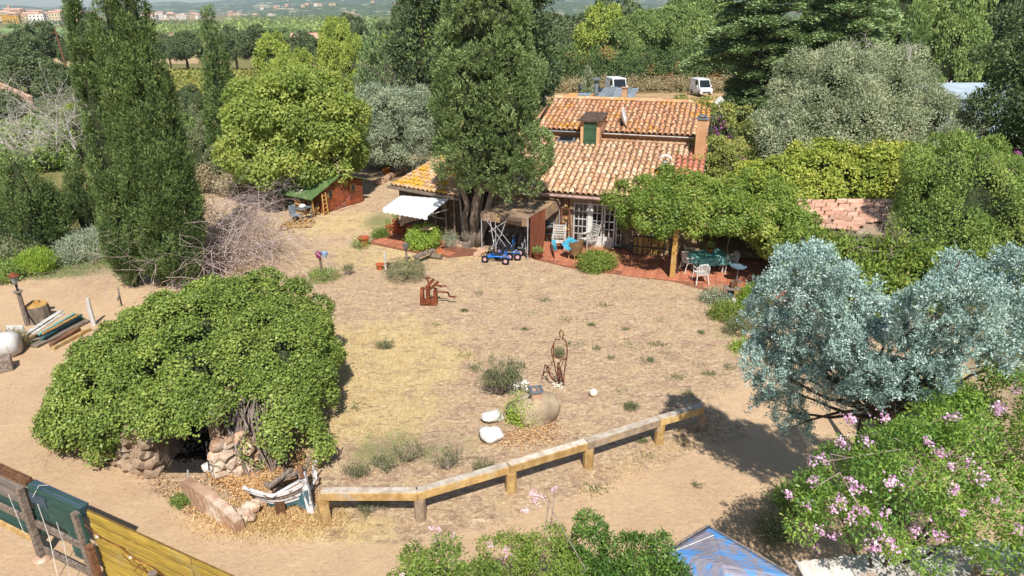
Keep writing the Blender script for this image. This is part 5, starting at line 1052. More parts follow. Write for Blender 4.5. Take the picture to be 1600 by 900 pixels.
for x in (-1.78, -1.12):
    for y in (-.3, .1): part('leg', GREYM, t, lambda b: b.tube([S(x, y, 0), S(x, y, .66)], .02, 5))
tag(part('plastic_chair', PLAST if 0 else mat('chair_grey', '8a929c', '707880', 4, .5, 0), None, lambda b: (b.box(S(-1.9, .0, .42), (.42, .42, .04), rz=SRZ), b.box(S(-1.9, .2, .66), (.4, .04, .46), rz=SRZ), [b.tube([S(-1.9 + x, y, 0), S(-1.9 + x * .9, y * .9, .42)], .02, 5) for x in (-.19, .19) for y in (-.19, .19)])), 'grey plastic chair pushed against the metal work table', 'chair')
tag(part('cloth_bundle', WHITE, None, lambda b: b.rock(S(-1.5, -.12, .8), (.17, .14, .1), 5, 2, .4)), 'crumpled white cloth lying on the metal work table', 'cloth')
t = thing('pallet', P(465, 350), 'broken orange wooden pallet lying on rubble before the shed', 'pallet'); c = P(466, 350, .12)
for k in range(5): q = c + Vector((-.62 + k * .28, .1 * k - .2, .06)); part('slat', WOODY, t, lambda b: b.beam(q + Vector((-.1, -.5, 0)), q + Vector((.12, .42, .1)), .07, .03))
for k in range(3): q = c + Vector((0, -.4 + k * .36, .0)); part('bearer', WOODY, t, lambda b: b.beam(q + Vector((-.75, -.08, .0)), q + Vector((.75, .1, .06)), .06, .07))
for k, (x, y, s) in enumerate(((445, 358, .2), (455, 362, .18), (482, 352, .16), (487, 345, .17), (449, 347, .2), (474, 343, .22), (462, 341, .2))):
    c = P(x, y, .05); tag(part('rock', STONE, None, lambda b: b.rock(c, (s, s * .8, s * .7), k + 40, 2, .35)), 'rough grey stone in the rubble around the broken pallet', 'stone', 'stones around the pallet')

# ---------------- bicycle shelter ----------------
REED = mat('reed_mat', 'a98e72', '806a56', 3, .95, .02, stretch=(.5, 8, 8), c3='b89a70'); BAMB = mat('bamboo_red', '8c5238', '6a3c2a', 5, .9, .02, stretch=(7, 7, .4))
FL, FR, BR, BL = Vector((-1.33, 28.6, 1.9)), Vector((.7, 27.85, 1.86)), Vector((2.15, 29.9, 2.15)), Vector((-.45, 29.9, 2.15))
sh = thing('bicycle_shelter', (0, 28.8, 0), 'open shelter with a sagging reed mat roof for bicycles', 'shelter')
nst = 12
for k in range(nst):
    u0, u1 = k / nst, (k + 1) / nst; sag = lambda u: -.05 * math.sin(u * PI)
    part('reed_strip', REED, sh, lambda b: b.sheet(FL.lerp(BL, u0) + Vector((0, 0, sag(u0) + .01 * (k % 2))), FR.lerp(BR, u0) + Vector((0, 0, sag(u0) + .01 * (k % 2))), FR.lerp(BR, u1) + Vector((0, 0, sag(u1) + .01 * (k % 2) + .005)), FL.lerp(BL, u1) + Vector((0, 0, sag(u1) + .01 * (k % 2) + .005)), 12, 2, .02, lambda u, v: .02 * math.sin(u * 11 + k) - .03 * math.sin(u * PI)))
part('reed_valance', REED, sh, lambda b: b.sheet(FL + Vector((0, -.03, -.38)), FR + Vector((0, -.03, -.42)), FR + Vector((0, -.03, -.02)), FL + Vector((0, -.03, -.02)), 22, 3, .02, lambda u, v: .03 * math.sin(u * 17) * (1 - v) + .015 * math.sin(u * 60)))
part('reed_side', REED, sh, lambda b: b.sheet(FR + Vector((.75, 1.05, -.45)), BR + Vector((0, 0, -.5)), BR + Vector((0, 0, -.02)), FR + Vector((.75, 1.05, .1)), 6, 3, .02, lambda u, v: .02 * math.sin(u * 9)))
for k in range(15):
    u = k / 14; q = (FR + Vector((.1, .1, 0))).lerp(FR + Vector((.72, 1.0, .1)), u); part('bamboo_cane', BAMB, sh, lambda b: b.tube([q + Vector((.0, 0, -.02)), q + Vector((.02 * math.sin(k * 2), 0, -.95)), (q.x * .85 + .12 + .02 * math.sin(k), q.y - .1 * u, .02)], .035, 5))
PVC = mat('pale_pole', 'c8c4c4', 'aeaab0', 4, .5, .002)
for q in (FL, FR + Vector((-.03, 0, 0)), BL, BR): part('post', PVC, sh, lambda b: b.tube([(q.x, q.y, 0), q - Vector((0, 0, .02))], .022, 6))
part('lintel', PVC, sh, lambda b: b.tube([FL + Vector((0, 0, -.04)), FR + Vector((0, 0, -.04))], .022, 5)); part('window_flap', WGD, sh, lambda b: b.sheet(P(781, 342, 1.72), P(816, 347, 1.7), P(815, 341, 1.8), P(783, 335, 1.82), th=.03))
for k, (x0, y0, x1, y1) in enumerate(((757, 340, 790, 385), (766, 345, 772, 385), (774, 345, 775, 395), (792, 340, 782, 370), (774, 352, 800, 385), (764, 362, 792, 345))):
    a_, c_ = AT(x0, y0, 28.15), AT(x1, y1, 28.0); tag(part('pole', PVC, None, lambda b: b.tube([a_, c_], .016, 5)), ('long pale pole slanting across the shelter mouth from its left top', 'thin pale pole nearest the left shelter post', 'upright pale pole in the middle of the shelter mouth', 'short pale pole hanging under the mat flap', 'pale pole crossing down to the bicycles', 'pale stick lying across the other poles')[k], 'pole')
BIKM = [mat('bike_' + k, a, b2, 5, .4, 0, metal=.2) for k, a, b2 in (('silver', 'b4b8bc', '94989c'), ('black', '2e2e34', '222226'), ('blue', '2c7ac0', '2266a8'))]; TYRE = mat('tyre', '26262a', '1c1c20', 6, .9, .003)
def bicycle(loc, rz, m, lab):
    t = thing('bicycle', (0, 0, 0), lab, 'bicycle'); w1, w2 = Vector((-.5, 0, .33)), Vector((.52, 0, .33)); bb, st, hd = Vector((-.08, 0, .3)), Vector((-.2, 0, .78)), Vector((.36, 0, .76))
    for w0 in (w1, w2):
        wh = part('wheel', TYRE, t, lambda b: b.torus(w0, .31, .02, (0, 1, 0), 20, 6)); part('spokes', GREYM, wh, lambda b: [b.tube([w0, w0 + Vector((math.cos(k * PI / 6) * .3, 0, math.sin(k * PI / 6) * .3))], .003, 3) for k in range(12)])
    part('frame', m, t, lambda b: (b.tube([bb, st], .018, 6), b.tube([st, hd], .018, 6), b.tube([bb, hd - Vector((-.02, 0, .1))], .02, 6), b.tube([bb, w1], .012, 5), b.tube([st, w1], .012, 5), b.tube([hd + Vector((-.01, 0, .05)), w2], .016, 6)))
    part('saddle', DARKM, t, lambda b: b.rock(st + Vector((-.03, 0, .1)), (.14, .07, .035), 2, 2, .1)); part('handlebar', GREYM, t, lambda b: (b.tube([hd, hd + Vector((-.03, 0, .18))], .014, 5), b.tube([hd + Vector((-.12, -.28, .2)), hd + Vector((-.02, -.1, .19)), hd + Vector((-.02, .1, .19)), hd + Vector((-.12, .28, .2))], .013, 5)))
    part('crank', GREYM, t, lambda b: (b.torus(bb, .09, .008, (0, 1, 0), 12, 4), b.tube([bb + Vector((0, -.08, 0)), bb + Vector((.12, -.08, -.12))], .01, 4), b.tube([bb + Vector((0, .08, 0)), bb + Vector((-.12, .08, .12))], .01, 4)))
    for _o in kids(t): pass
    t.location = loc; t.rotation_euler = (R(6), 0, rz)
bicycle((-.75, 28.6, 0), 1.2, BIKM[0], 'silver bicycle next to the left shelter post'); bicycle((-.35, 28.75, 0), 1.75, BIKM[1], 'black bicycle in the middle of the reed shelter')
bicycle((.02, 28.6, 0), 1.35, BIKM[2], 'blue framed bicycle deeper in the reed shelter'); bicycle((.42, 28.55, 0), 1.9, BIKM[0], 'pale bicycle beside the bamboo screen'); bicycle((.9, 29.3, 0), 1.5, BIKM[1], 'dark bicycle at the back of the shelter, behind the bamboo screen')
t = thing('pedal_kart', (0, 0, 0), 'blue four wheeled pedal kart parked in front of the bicycles', 'pedal kart'); KB = mat('kart_blue', '2478d8', '1c62b8', 4, .35, 0); HUB = mat('hub_pink', 'd8b0b4', 'c89a9e', 4, .5, 0)
for x in (-.46, .46):
    for y in (-.3, .3): w_ = part('wheel', TYRE, t, lambda b: (b.torus((x, y, .17), .115, .055, (0, 1, 0), 18, 8))); part('hub', HUB, w_, lambda b: b.tube([(x, y - .04, .17), (x, y + .04, .17)], .085, 12))
part('frame', KB, t, lambda b: (b.tube([(-.46, 0, .2), (.46, 0, .22)], .04, 7), b.tube([(-.46, -.28, .18), (-.46, .28, .18)], .025, 6), b.tube([(.46, -.28, .18), (.46, .28, .18)], .025, 6), b.tube([(-.4, -.2, .22), (0, -.2, .3), (.4, -.1, .3)], .025, 6), b.tube([(-.4, .2, .22), (0, .2, .3), (.4, .1, .3)], .025, 6)))
part('seat', DARKM, t, lambda b: (b.box((.05, 0, .34), (.3, .3, .06)), b.box((.24, 0, .5), (.06, .3, .34), M=Matrix.Rotation(R(15), 3, 'Y')))); part('mudguard', GREYM, t, lambda b: (b.box((.46, -.3, .38), (.24, .12, .02)), b.box((.46, .3, .38), (.24, .12, .02)))); part('steering_wheel', DARKM, t, lambda b: (b.torus((-.22, 0, .52), .13, .015, (.8, 0, .5), 14, 5), b.tube([(-.42, 0, .24), (-.22, 0, .52)], .014, 5)))
t.location = (-.62, 27.5, 0); t.rotation_euler = (0, 0, -.3)
k2 = dup(t, (-.15, 28.0, 0), -.2, 'second blue pedal kart half behind the first one'); 
# ladder, chairs, pots on the terrace
ladder(P(886, 391), H(1.75, .42, 2.25), .42, 7, mat('ladder_red', '7d4a34', '5e3626', 5, .8, .01), 'tall reddish brown wooden ladder leaning against the house wall', E1)
def slat_chair(loc, rz, lab, m=WHITEW):
    t = thing('garden_chair', (0, 0, 0), lab, 'chair')
    for k in range(6): part('seat_slat', m, t, lambda b: b.box((0, -.22 + k * .085, .4 + .01 * k * -.5), (.5, .065, .02)))
    for k in range(6): part('back_slat', m, t, lambda b: b.box((0, .25 + .035 * k, .5 + k * .1), (.48, .02, .065)))
    for x in (-.27, .27): part('side_frame', m, t, lambda b: (b.beam((x, -.26, 0), (x, -.26, .6), .04, .04, (1, 0, 0)), b.beam((x, .2, 0), (x, .48, 1.08), .04, .04, (1, 0, 0)), b.beam((x, -.28, .61), (x, .34, .61), .06, .03), b.beam((x, -.25, .37), (x, .28, .35), .03, .04)))
    t.location = loc; t.rotation_euler = (0, 0, rz); return t
c = P(873, 394); slat_chair((c.x, c.y + .2, .05), R(-8), 'white slatted garden chair standing upright beside the ladder'); c = P(918, 388); slat_chair((c.x, c.y, .05), R(-58), 'white slatted garden chair in front of the glazed doors')
BLUC = mat('cloth_turquoise', '58b4cc', '3e9cb8', 3, .8, .005); WICK = mat('wicker', 'a8845a', '7e6244', 14, .8, .02)
tag(part('cloth', BLUC, None, lambda b: (b.sheet(P(862, 375, .65), P(866, 392, .45), P(870, 391, .62), P(868, 374, .7), 3, 3, .02))), 'blue cloth hanging over the arm of the upright slatted chair', 'cloth')
t = thing('wicker_chair', (0, 0, 0), 'brown wicker tub chair seen from behind with a turquoise cloth on it', 'chair')
def tub(b):
    V = []; n = 14
    for j, (z, r_) in enumerate(((.22, .26), (.42, .3), (.62, .33), (.78, .35))):
        for k in range(n + 1): a = PI * (-.08 + 1.16 * k / n); zz = z + (.14 * math.sin(max(0, min(PI, a))) if j == 3 else 0); V.append((math.cos(a) * r_, math.sin(a) * r_, zz))
    b.add(V, [(j * (n + 1) + k, j * (n + 1) + k + 1, (j + 1) * (n + 1) + k + 1, (j + 1) * (n + 1) + k) for j in range(3) for k in range(n)])
o = part('back', WICK, t, tub); s_ = o.modifiers.new('s', 'SOLIDIFY'); s_.thickness = .03; part('seat', WICK, t, lambda b: b.lathe((0, 0, .38), [(.28, 0), (.29, .05)], 14))
for a in (.6, 2.4, 3.8, 5.5): part('leg', WOODY, t, lambda b: b.tube([(math.cos(a) * .3, math.sin(a) * .28, 0), (math.cos(a) * .25, math.sin(a) * .24, .4)], .02, 5))
c = P(899, 407); t.location = (c.x, c.y + .1, .05); t.rotation_euler = (0, 0, R(-135)); L0 = t.location.copy()
tag(part('cloth', BLUC, None, lambda b: b.sheet(L0 + Vector((-.62, .0, .62)), L0 + Vector((-.3, -.32, .45)), L0 + Vector((.1, -.1, .84)), L0 + Vector((-.28, .3, .9)), 8, 8, .015, lambda u, v: .05 * math.sin(u * 7) * math.cos(v * 5))), 'bright turquoise cloth draped over the wicker chair', 'cloth')
def pot(loc, r_, h, m, lab, plant=None, n=60, ph=.3, leaf=.06, name='flower_pot'):
    t = thing(name, loc, lab, 'pot'); L0 = Vector(loc); part('pot', m, t, lambda b: b.lathe(L0, [(r_ * .62, 0), (r_ * .95, h * .85), (r_ * 1.08, h * .86), (r_ * 1.08, h), (r_ * .9, h), (r_ * .88, h * .85), (0.01, h * .84)], 16, cap=False), smooth=False)
    if plant: foliage('plant', [(L0.x, L0.y, L0.z + h + ph * .35, r_ * .9, r_ * .9, ph * .55)], n, 6, leaf, plant, t, clump_r=.1, shell=.6, under=-.3, up=.5)
    return t
pot(P(840, 404, .02), .23, .3, mat('pot_brown', '8a4a34', '70392a', 6, .5, .003), 'round brown glazed pot at the foot of the bamboo screen', LSHR, 60, .22)
pot(P(569, 384), .25, .42, TERRA, 'large terracotta pot alone at the patio corner'); scrub((563, 388), 22, .3, 'small green plant at the base of the lone terracotta pot', LSHR, 90, .06)
for x, y, r_, h, lab in ((619, 366, .22, .5, 'tall dark terracotta pot first in the row under the awning'), (628, 366, .2, .34, 'low terracotta pot second in the row under the awning'), (637, 364, .2, .36, 'terracotta pot with straight sides, third in the row under the awning'), (607, 362, .14, .32, 'small orange pot at the outer patio corner')): pot(P(x, y, .04), r_, h, TERRA, lab, LSHR if x == 607 else None, 30, .3)
pot(P(618, 350, .6), .16, .22, TERRA, 'small orange pot with a green plant set on the tall dark pot', LSHR, 40, .3); pot(P(594, 421), .17, .25, TERRA, 'small terracotta pot beside the grey stake in the yard'); pot(P(606, 419), .14, .2, mat('pot_dark', '5a3a34', '44302c', 5, .6, 0), 'dark pot behind the grey stake in the yard')
t = thing('patio_table', P(652, 386, .04), 'small patio table under a trailing white cloth', 'table'); c = P(655, 383, .04)
part('table_top', RUST, t, lambda b: b.box(c + Vector((0, .1, .68)), (.62, .95, .05), rz=.5)); part('tablecloth', WHITE, t, lambda b: (b.sheet(c + Vector((-.42, -.42, .72)), c + Vector((.12, -.5, .72)), c + Vector((.4, .5, .73)), c + Vector((-.2, .6, .73)), 10, 10, .01, lambda u, v: .015 * math.sin(u * 14) * math.sin(v * 11)), b.sheet(c + Vector((-.46, -.48, .02)), c + Vector((-.25, -.5, .1)), c + Vector((-.2, -.46, .715)), c + Vector((-.42, -.42, .715)), 6, 6, .01, lambda u, v: .03 * math.sin(u * 12))))
for x, y in ((-.25, -.3), (.2, -.3), (-.1, .45), (.3, .4)): part('leg', RUST, t, lambda b: b.tube([c + Vector((x, y, 0)), c + Vector((x, y, .68))], .025, 5))
scrub((664, 389), 46, 1.0, 'round bright green bush next to the patio table', LBOX, 1100, .07, core=.6); scrub((706, 384), 20, .5, 'small grey green shrub behind the wooden sleeper', LSLV, 160, .05)
scrub((712, 374), 55, .6, 'dry brown grass on the mound by the cypress trunk', LDRY, 420, .06, up=1.2); scrub((935, 421), 52, .75, 'round green and brown bush on the terrace edge', LVINE, 900, .065, core=.5)
scrub((508, 438), 45, .3, 'low green plant at the foot of the bucket stakes', LSHR, 260, .06, up=.8); scrub((632, 437), 62, .7, 'loose pale green shrub in front of the patio', LOLD, 420, .07, up=1.0, aspect=.3); scrub((594, 372), 20, .3, 'tuft of green grass beside the patio edge', LGRS, 150, .07, up=1.2)
t = thing('stone_lantern', P(669, 391), 'slim garden lantern with a flat pale cap beside the round bush', 'lantern'); c = P(669, 391); part('post', WOODG, t, lambda b: b.lathe(c, [(.07, 0), (.05, .3), (.07, .6), (.04, .7), (.05, 1.0)], 9)); part('cap', mat('cap_yellow', 'cdb48c', 'ab936e', 4, .9, .01), t, lambda b: b.lathe(c + Vector((0, 0, 1.02)), [(.02, .1), (.28, .02), (.28, 0), (.05, 0)], 12)); 
tag(part('driftwood', WOODG, None, lambda b: b.tube([P(682, 385, .05), P(681, 370, .25), P(688, 362, .35), P(697, 357, .45)], [.06, .08, .1, .12], 8), smooth=True), 'pale curved driftwood branch behind the lantern', 'driftwood')
t = tag(part('sleeper', WOODG, None, lambda b: b.beam(P(699, 380, .15), P(734, 384, .15), .22, .26), bevel=.02), 'weathered grey timber sleeper on edge by the cypress trunk', 'sleeper')
t = thing('plank_bench', P(664, 402), 'low bench of one thick grey plank in front of the patio', 'bench'); part('seat', WOODG, t, lambda b: b.beam(P(648, 402, .32), P(679, 390, .32), .3, .07)); part('leg', WOODG, t, lambda b: b.box(P(651, 407, .14), (.12, .25, .28), rz=.5)); part('leg', WOODG, t, lambda b: b.box(P(677, 395, .14), (.12, .25, .28), rz=.5))
t = thing('log', P(686, 398), 'short log lying at the end of the plank bench', 'log'); part('bark', BARKP, t, lambda b: b.tube([P(674, 399, .13), P(690, 401, .13)], .13, 9))
pot(P(687, 404), .13, .2, mat('pot_orange', 'e0882a', 'c87424', 4, .6, 0), 'little orange pot with red and yellow flowers by the log', FORG, 40, .22, .05)
def stake_buckets():
    for x, y, h, bk in ((504, 433, .95, ((498, 399, 'purple bucket'), (507, 398, 'blue bucket'))), (636, 410, .85, ((634, 385, 'metal bucket'),))):
        g = P(x, y); t = thing('stake', g, 'grey wooden stake carrying two buckets in the yard' if x == 504 else 'grey wooden stake carrying a tilted metal bucket by the patio', 'stake'); part('post', WOODG, t, lambda b: b.tube([g, g + Vector((-.02, 0, h))], .05, 7))
        for k, (bx, by, nm) in enumerate(bk):
            c = AT(bx, by, g.y - .05) - Vector((0, 0, .1)); mt = {'purple bucket': mat('bucket_purple', '9a3c74', '803060', 4, .4, 0), 'blue bucket': mat('bucket_blue', '9ab0c4', '8098b0', 4, .4, 0), 'metal bucket': GREYM}[nm]
            t2 = thing('bucket', c, {'purple bucket': 'small purple bucket hung on the yard stake', 'blue bucket': 'pale blue bucket with brown soil on top of the yard stake', 'metal bucket': 'tilted metal bucket on the stake near the patio'}[nm], 'bucket')
            part('body', mt, t2, lambda b: b.lathe(c, [(.09, 0), (.14, .2), (.15, .2), (.13, .19), (.12, .15), (.01, .15)], 14, cap=False)); part('handle', DARKM, t2, lambda b: b.torus(c + Vector((0, 0, .18)), .13, .006, (0, 1, .3), 14, 4))
stake_buckets(); g = P(603, 421); tag(part('stake', WHITEW, None, lambda b: b.tube([g, g + Vector((0, 0, .75))], .05, 7)), 'short pale stake between two pots in the yard', 'stake')
# clutter by the bicycle shelter: board and pan
t = thing('tool_shelf', H(1.0, .3), 'narrow rack of pans and tools against the wall left of the ladder', 'rack'); part('rack', GREYM, t, lambda b: [b.tube([H(.7 + k * .3, .35, 0), H(.7 + k * .3, .35, 1.5)], .015, 4) for k in range(3)] + [wallbox(b, .65, 1.35, .15, .45, z, z + .02) for z in (.5, 1.0, 1.4)])
tag(part('pan', GREYM, None, lambda b: b.lathe(H(1.15, .05, .85) , [(.02, 0), (.2, .02), (.22, .07)], 16)), 'round metal pan on the rack beside the ladder', 'pan'); tag(part('panel', WHITE, None, lambda b: b.box(H(.6, .1, .38), (.4, .04, .72), rz=HR)), 'white board with faint pink marks leaning by the shelter', 'board')
# pallet screen
t = thing('pallet_screen', P(1016, 400), 'low screen of yellow boards in a black frame under the vine', 'screen'); a_, c_ = P(987, 398), P(1045, 404)
for k in range(7): q = a_.lerp(c_, (k + .5) / 7); part('board', WOODY, t, lambda b: b.box(q + Vector((0, 0, .46)), (.17, .03, .8), rz=HR))
part('frame', DARKM, t, lambda b: [b.beam(a_ + Vector((0, -.03, z)), c_ + Vector((0, -.03, z)), .03, .04) for z in (.05, .42, .88)] + [b.beam(q + Vector((0, -.03, 0)), q + Vector((0, -.03, .92)), .03, .03, (1, 0, 0)) for q in (a_, a_.lerp(c_, .5), c_)])

# ---------------- pergola and vine ----------------
PG = thing('pergola', (7.5, 27, 0), 'timber pergola beside the house carrying the leafy vine', 'pergola')
pbase = P(1050, 435); posts = [pbase, Vector((pbase.x + 4.3, pbase.y - .9, 0)), Vector((11.6, 27.2, 0))]
for k, q in enumerate(posts): part('post', WOODY if k == 0 else WOODG, PG, lambda b: b.box(q + Vector((0, 0, 1.1)), (.2, .2, 2.2), rz=HR), bevel=.01)
part('beam', WOODG, PG, lambda b: b.beam(posts[0] + Vector((-1.1, .3, 2.26)), posts[1] + Vector((.3, 0, 2.26)), .12, .14)); part('beam', WOODG, PG, lambda b: b.beam(H(4.4, .4, 2.3), H(9.5, .2, 2.3), .1, .12))
for k in range(7): q = posts[0].lerp(posts[1], -.2 + k * .2); part('rafter', WOODG, PG, lambda b: b.beam(Vector((q.x - .05, q.y - .1, 2.38)), Vector((q.x + 1.15, q.y + 4.3, 2.42)), .07, .09))
t = thing('vine', (6.6, 28.5, 0), 'dense yellow green vine spreading over the pergola and up the house roof', 'vine')
VB = []
rs_ = random.Random(31)
for i in range(8):
    for j in range(6):
        u, v = i / 7, j / 5; x = 5.6 + u * 4.6 + v * .9; y = 25.7 - u * 1.0 + v * 3.9; VB.append((x, y, 2.5 + rs_.uniform(-.12, .2) + .25 * v, .72, .62, .34 + rs_.uniform(-.05, .12)))
VB += [(5.2,28.1,2.35,.6,.6,.35), (4.9,28.9,2.5,.55,.5,.35), (5.6,29.2,2.75,.8,.6,.4), (6.4,29.6,3.0,.7,.6,.4), (7.0,29.8,3.0,.45,.45,.35), (6.0,29.8,3.05,.35,.4,.25), (5.2,27.4,2.2,.5,.5,.35), (5.6,26.9,2.15,.45,.4,.3), (5.3,28.7,1.8,.3,.3,.55), (5.1,28.9,1.3,.25,.25,.4), (6.9,29.2,2.8,.6,.5,.35), (5.1,30.0,2.8,.4,.35,.2), (7.4,30.2,3.15,.25,.3,.3), (6.55,30.3,3.1,.2,.3,.2)]
foliage('foliage', VB, 8200, 7, .1, LVINE, t, clump_r=.18, under=-.8, up=0, droop=.25, aspect=.7, overlap=.72, rough=.3, lobes=(330, .27))
part('stem', BARKP, t, lambda b: (b.tube([posts[0] + Vector((.12, .1, 0)), posts[0] + Vector((.15, .15, 1.2)), posts[0] + Vector((0, .3, 2.4))], .035, 5), b.tube([(11, 24.6, 0), (11.1, 24.7, 1.2), (10.6, 25.2, 2.4)], .06, 6), b.tube([(8.6, 25.6, 2.2), (8.55, 25.7, 1.3), (8.6, 25.6, .8)], .02, 4)))
t = thing('vine', (10.3, 24.6, 0), 'brighter yellow green vine hanging low in front of the pergola end', 'vine')
VC = [(9.9,24.7,1.9,.8,.6,.6), (10.8,24.4,1.8,.8,.6,.7), (11.4,24.1,1.3,.7,.6,.7), (10.3,24.9,2.4,.8,.6,.4), (11.0,24.6,1.9,.6,.6,.4), (9.4,25,2.3,.5,.5,.4), (10.5,24.0,1.1,.5,.4,.5), (11.9,24.2,.9,.6,.5,.6), (12.3,24.0,.9,.7,.6,.7)]
foliage('foliage', VC, 2400, 7, .115, LMUL, t, clump_r=.18, lobes=(90, .27), shell=.45, under=-.9, up=-.1, droop=.3, aspect=.75)
# ivy over the outbuilding and along the house side
t = thing('ivy', (15.5, 31, 0), 'broad bright yellow green ivy blanket over the outbuilding roof', 'ivy')
IV = [(12.2,30.6,2.2,2.0,2.0,1.1), (14.2,31,2.6,2.2,2.2,1.1), (16.4,30.8,2.8,2.4,2.2,1.1), (18.4,30.2,2.7,2.2,2.2,1.1), (20,29.6,2.3,1.6,1.8,1.1), (11,30.2,1.7,1.4,1.6,1.1), (15.3,32.4,2.9,2.4,1.5,1.0), (17.6,32,3.0,2,1.4,1.0), (13,29.3,1.8,1.8,1.0,1.0), (10.2,28.6,2.2,1.2,1.2,.9), (11.6,28.8,1.8,1.2,1.1,.9)]
foliage('foliage', IV, 8500, 7, .12, leafmat('leaf_ivy_bright', ['587020', '809028', 'a2a636', 'b8b04c'], .3, .45), t, clump_r=.2, under=-.5, up=-.1, aspect=.8, core=.82, rough=.15, lobes=(560, .36))
t = thing('creeper', (9.2, 33, 0), 'rust and green creeper with magenta flowers on the house side wall', 'creeper')
WV = [(8.6,32.2,2.2,.9,1.0,1.6), (9.6,33.5,2.6,1.0,1.2,1.8), (10.2,35,3.4,.9,1.2,1.7), (11,36.8,4.2,1.2,1.2,1.3), (9.2,31.4,1.4,1.0,1,1.3), (10.8,33.4,2.0,1.2,1.3,1.6), (11.2,35.5,3.4,1.1,1.1,1.5), (10.2,37.4,4.9,1.2,.8,.6)]
foliage('foliage', WV, 2600, 8, .13, leafmat('leaf_creeper', ['5c6c2c', '7e8a38', '9a9a48', 'a8845c'], .3, .5, patch='a07258', pscale=.5), t, clump_r=.2, under=-.8, core=.7, rough=.25, lobes=(150, .36))
def flowers(t, pts, m, n, r_, s, name='flower'):
    for q in pts:
        A = rdir(n); N = unit(rdir(n) + np.array([0, -.4, .6])); N = unit(N - A * (N * A).sum(1, keepdims=True) * .9); c_ = rs.uniform(.55, 1.2); L = s * (.6 + .8 * rng.random(n)) * (.7 + .3 * c_)
        quadmesh('flower_cluster', leaves(np.array(q) + rng.normal(size=(n, 3)) * r_ * c_, A, N, L, L * .9), 4, m, t, rng.random(n))
def hit(blobs, px, py, inset=.05):
    d = ray(px, py); o = Vector((0, 0, CAMZ)); best = None
    for B in blobs:
        R3 = Vector(B[3:6]); oc = Vector(((o.x-B[0])/R3.x, (o.y-B[1])/R3.y, (o.z-B[2])/R3.z)); dd = Vector((d.x/R3.x, d.y/R3.y, d.z/R3.z)); a = dd.dot(dd); b_ = oc.dot(dd); c = oc.dot(oc) - 1; q = b_*b_-a*c
        if q > 0:
            s = (-b_ - math.sqrt(q)) / a
            if best is None or s < best: best = s
    return None if best is None else o + d * (best - inset)
pf = [hit(WV, x, y) for x, y in ((1128, 235), (1140, 215), (1150, 240), (1165, 275), (1135, 255), (1120, 210), (1148, 262), (1158, 250), (1125, 195), (1144, 228), (1185, 282))]; flowers(t, [q for q in pf if q], FMAG, 26, .12, .08)
t = thing('bougainvillea', (21.5, 26, 0), 'magenta bougainvillea with arching stems beside the dark tree', 'bougainvillea')
BG = [(20.6,28.4,3.4,1.1,1.0,.8), (21.6,27.6,2.4,1.2,1.1,1.5), (22.6,27.4,3.2,1.2,1.2,1.3), (21.2,26.8,1.4,1.4,1.1,1.4), (23.2,26.6,2,1.2,1,1.6)]
foliage('foliage', BG, 1500, 8, .13, LOLD, t, clump_r=.35, shell=.6, under=-.8, rough=.3, drop=.3); pf = [hit(BG, x, y) or AT(x, y, 27.8) for x, y in ((1530, 248), (1543, 247), (1557, 243), (1564, 252), (1552, 251), (1571, 268), (1580, 264), (1572, 286), (1590, 240), (1548, 256), (1595, 255), (1537, 246))]; flowers(t, pf, FMAG, 26, .13, .1)
part('stem', TWIG, t, lambda b: (b.tube([(21.4, 27.2, 2), AT(1555, 258, 27.8), AT(1525, 238, 28.2)], .025, 4), b.tube([(21.8, 27, 2), AT(1570, 262, 27), AT(1578, 238, 27.4)], .02, 4)))
t = thing('orange_creeper', (20.8, 25.6, 0), 'patch of orange autumn leaves on a pale wall behind the big shrub', 'creeper'); part('wall', STONEP, t, lambda b: b.box((21.3, 26.3, 1.0), (2.4, .3, 2.6))); foliage('foliage', [(20.7,26,1.7,.8,.3,.6), (21.3,26,1.1,.5,.3,.5)], 300, 7, .12, leafmat('leaf_orange', ['c88a2c', 'e0a844', 'd8b868'], .3, .6), t, clump_r=.3, shell=.6)
# outbuilding with rough slab roof
t = thing('outbuilding', (13, 27, 0), 'ruined outbuilding with a roof of loose pinkish clay slabs', 'outbuilding'); SLB = mat('clay_slab', 'd8ae96', 'c2937a', 3, .95, .02, c3='e6ccb6', var=.2)
ra, rb, rc, rd = P(1222, 352, 2.15), P(1385, 366, 2.15), P(1408, 313, 2.62), P(1232, 314, 2.62)
part('roof_deck', STONE, t, lambda b: b.sheet(ra, rb, rc, rd, 6, 4, .12, lambda u, v: -.05 + .03 * math.sin(u * 7) * math.cos(v * 5))); part('wall', STONE, t, lambda b: (b.box((ra + rb) / 2 + Vector((0, .3, -1.15)), ((rb - ra).length - .3, .3, 2.0), rz=math.atan2(rb.y - ra.y, rb.x - ra.x)), b.box((rc + rd) / 2 + Vector((0, -.2, -1.4)), ((rc - rd).length - .3, .3, 2.4))))
nr, rs_ = 7, random.Random(12)
for j in range(nr):
    nc = 9
    for i in range(nc):
        u0 = (i + (j % 2) * .4 + rs_.uniform(-.08, .08)) / (nc + .4); u1 = u0 + 1 / (nc + .4) * rs_.uniform(.82, 1.0); v0, v1 = j / nr - .01, (j + 1.12) / nr
        if u1 > 1.02 or (j < 2 and u0 > .72): continue
        f = lambda u, v: (ra * (1 - u) + rb * u) * (1 - v) + (rd * (1 - u) + rc * u) * v
        dz = Vector((0, 0, .04 + rs_.uniform(-.015, .03))); tz = Vector((0, 0, .05))
        part('slab', SLB, t, lambda b: b.sheet(f(u0, v0) + dz + tz, f(u1, v0 + rs_.uniform(-.02, .02)) + dz + tz, f(u1, v1) + dz, f(u0, v1) + dz, 2, 1, .05))
